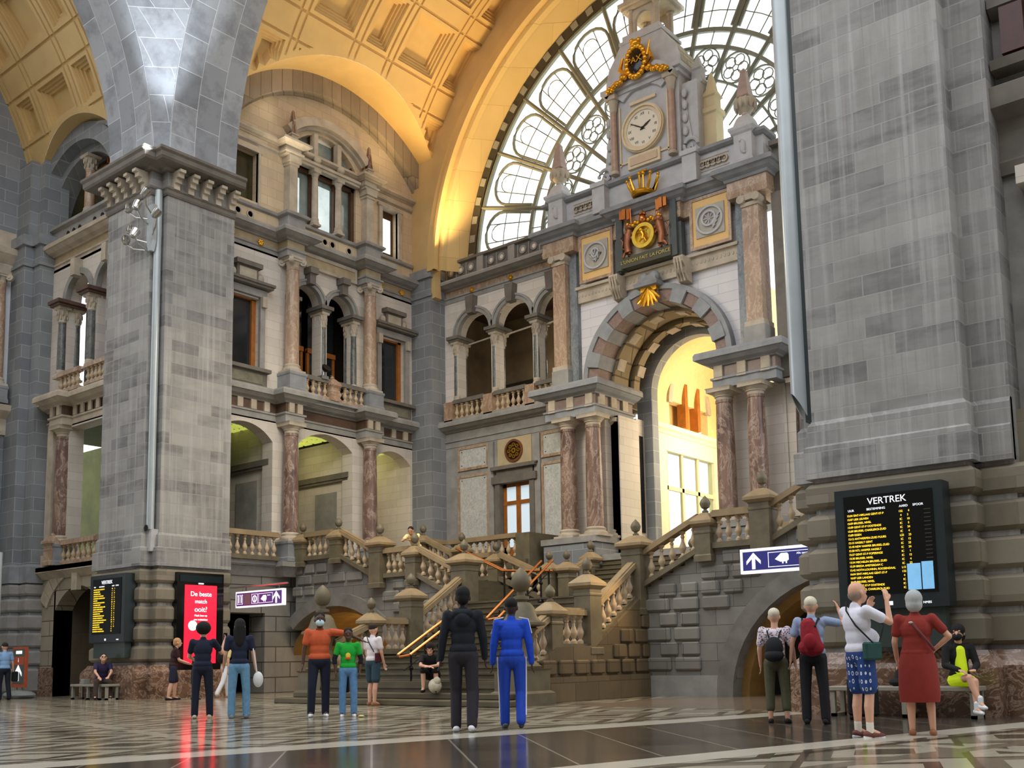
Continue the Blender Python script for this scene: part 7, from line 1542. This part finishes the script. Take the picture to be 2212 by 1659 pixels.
# uplights hidden behind the end-wall parapet washing the vault
lamp('SPOT','vault_uplight',(-26.6,28.0,16.6),1150,WARM,(-22.5,25.5,26),spot_size=2.0,spot_blend=1.,shadow_soft_size=.3)
lamp('SPOT','vault_uplight',(-23.2,28.0,16.6),700,WARM,(-20,25.0,27),spot_size=2.0,spot_blend=1.,shadow_soft_size=.3)
lamp('SPOT','rim_uplight',(-26.75,28.9,16.5),260,WARM,(-26.2,28.6,20),spot_size=1.3,spot_blend=1.,shadow_soft_size=.15)
lamp('SPOT','side_wall_uplight',(-27.6,25.7,19.4),25,WARM,(-27.9,27.2,22),spot_size=1.8,spot_blend=1.,shadow_soft_size=.2)
lamp('SPOT','vault_uplight_side',(-27.3,21.5,16.8),350,WW,(-22,22.0,27),spot_size=2.2,spot_blend=1.,shadow_soft_size=.3)
# spotlights of the pipe rig on the pendentive
lamp('SPOT','rig_spot',(-27.2,15.9,15.9),1500,CW,(-27.2,16.7,22.5),spot_size=.75,spot_blend=.9,shadow_soft_size=.15)
# rest of the hall: walls that close the near and right arms (no roof built, left open so sky light falls from above)
HALL=plain('hall_wall_stone',(120,116,108),.8,0,.2,1.2)
struct('wall_front',M().box(-46,14,-12.5,-12,0,24),HALL,'far wall of the hall behind the viewer'); struct('wall_right',M().box(13.5,14,-12,17,0,24),HALL,'end wall of the right arm')
# passage sun
lamp('AREA','passage_daylight',(XC+1.5,33.0,8.5),170,(1,.9,.68),(XC-2,33.6,6.5),size=3.0)
lamp('POINT','passage_lamp',(XC,32.5,10.5),60,(1,.8,.5),shadow_soft_size=.4)
# gallery lamps
for y in (20.4,23.9,27.0): lamp('POINT','gallery_lamp',(-30.6,y,8.3),9,(1,.85,.5),shadow_soft_size=.2)
lamp('POINT','arm_gallery_lamp',(-32.6,YA+2.4,8.2),30,(.9,.95,.4),shadow_soft_size=.2)
lamp('POINT','loggia_lamp',(-23.5,30.8,12.0),30,(1,.85,.6),shadow_soft_size=.3)
lamp('POINT','under_stairs_lamp',(-25.6,24,2.4),40,(1,.7,.3),shadow_soft_size=.2)
lamp('POINT','under_stairs_lamp',(-10.0,24.3,2.2),60,(1,.75,.35),shadow_soft_size=.2)
lamp('SPOT','stair_lamp',(-13.2,21.3,3.4),120,(1,.68,.3),(-14.2,19.0,.5),spot_size=2.0,spot_blend=1.,shadow_soft_size=.2)
lamp('AREA','stair_area_light',(-20,19.0,13),380,WW,(-20,22,2),size=3)  # unseen area light above the stairs, no fixture built for it
S.view_settings.view_transform='Standard'; S.view_settings.look='None'; S.view_settings.gamma=1; S.view_settings.use_curve_mapping=False; S.view_settings.exposure=.88
try:
    S.cycles.use_denoising=True
    S.cycles.max_bounces=8; S.cycles.diffuse_bounces=4; S.cycles.transparent_max_bounces=12; S.cycles.sample_clamp_indirect=6
    S.cycles.use_adaptive_sampling=True
except Exception: pass
for o in COL.objects:                      # keep every label within 16 words
    l=o.get('label')
    if l and len(l.split())>16:
        for a,b in ((', seen from behind',''),(' small ',' '),(' pale ',' '),(' older ',' '),(' tall ',' '),('with one heel raised','one heel up'),(' stone ',' '),(' long ',' '),(' light ',' '),(' and crest of fruit',''),(' helmet,',''),(' black ',' dark '),(' some ',' '),(' the ',' ')):
            if len(l.split())>16: l=l.replace(a,b)
        w=l.split()
        if len(w)>16:
            w=w[:16]
            while w[-1].strip(',') in ('the','a','an','of','in','on','at','with','and','by','to','his','her','from','behind','beside','left','right'): w.pop()
        o['label']=' '.join(w).rstrip(',')
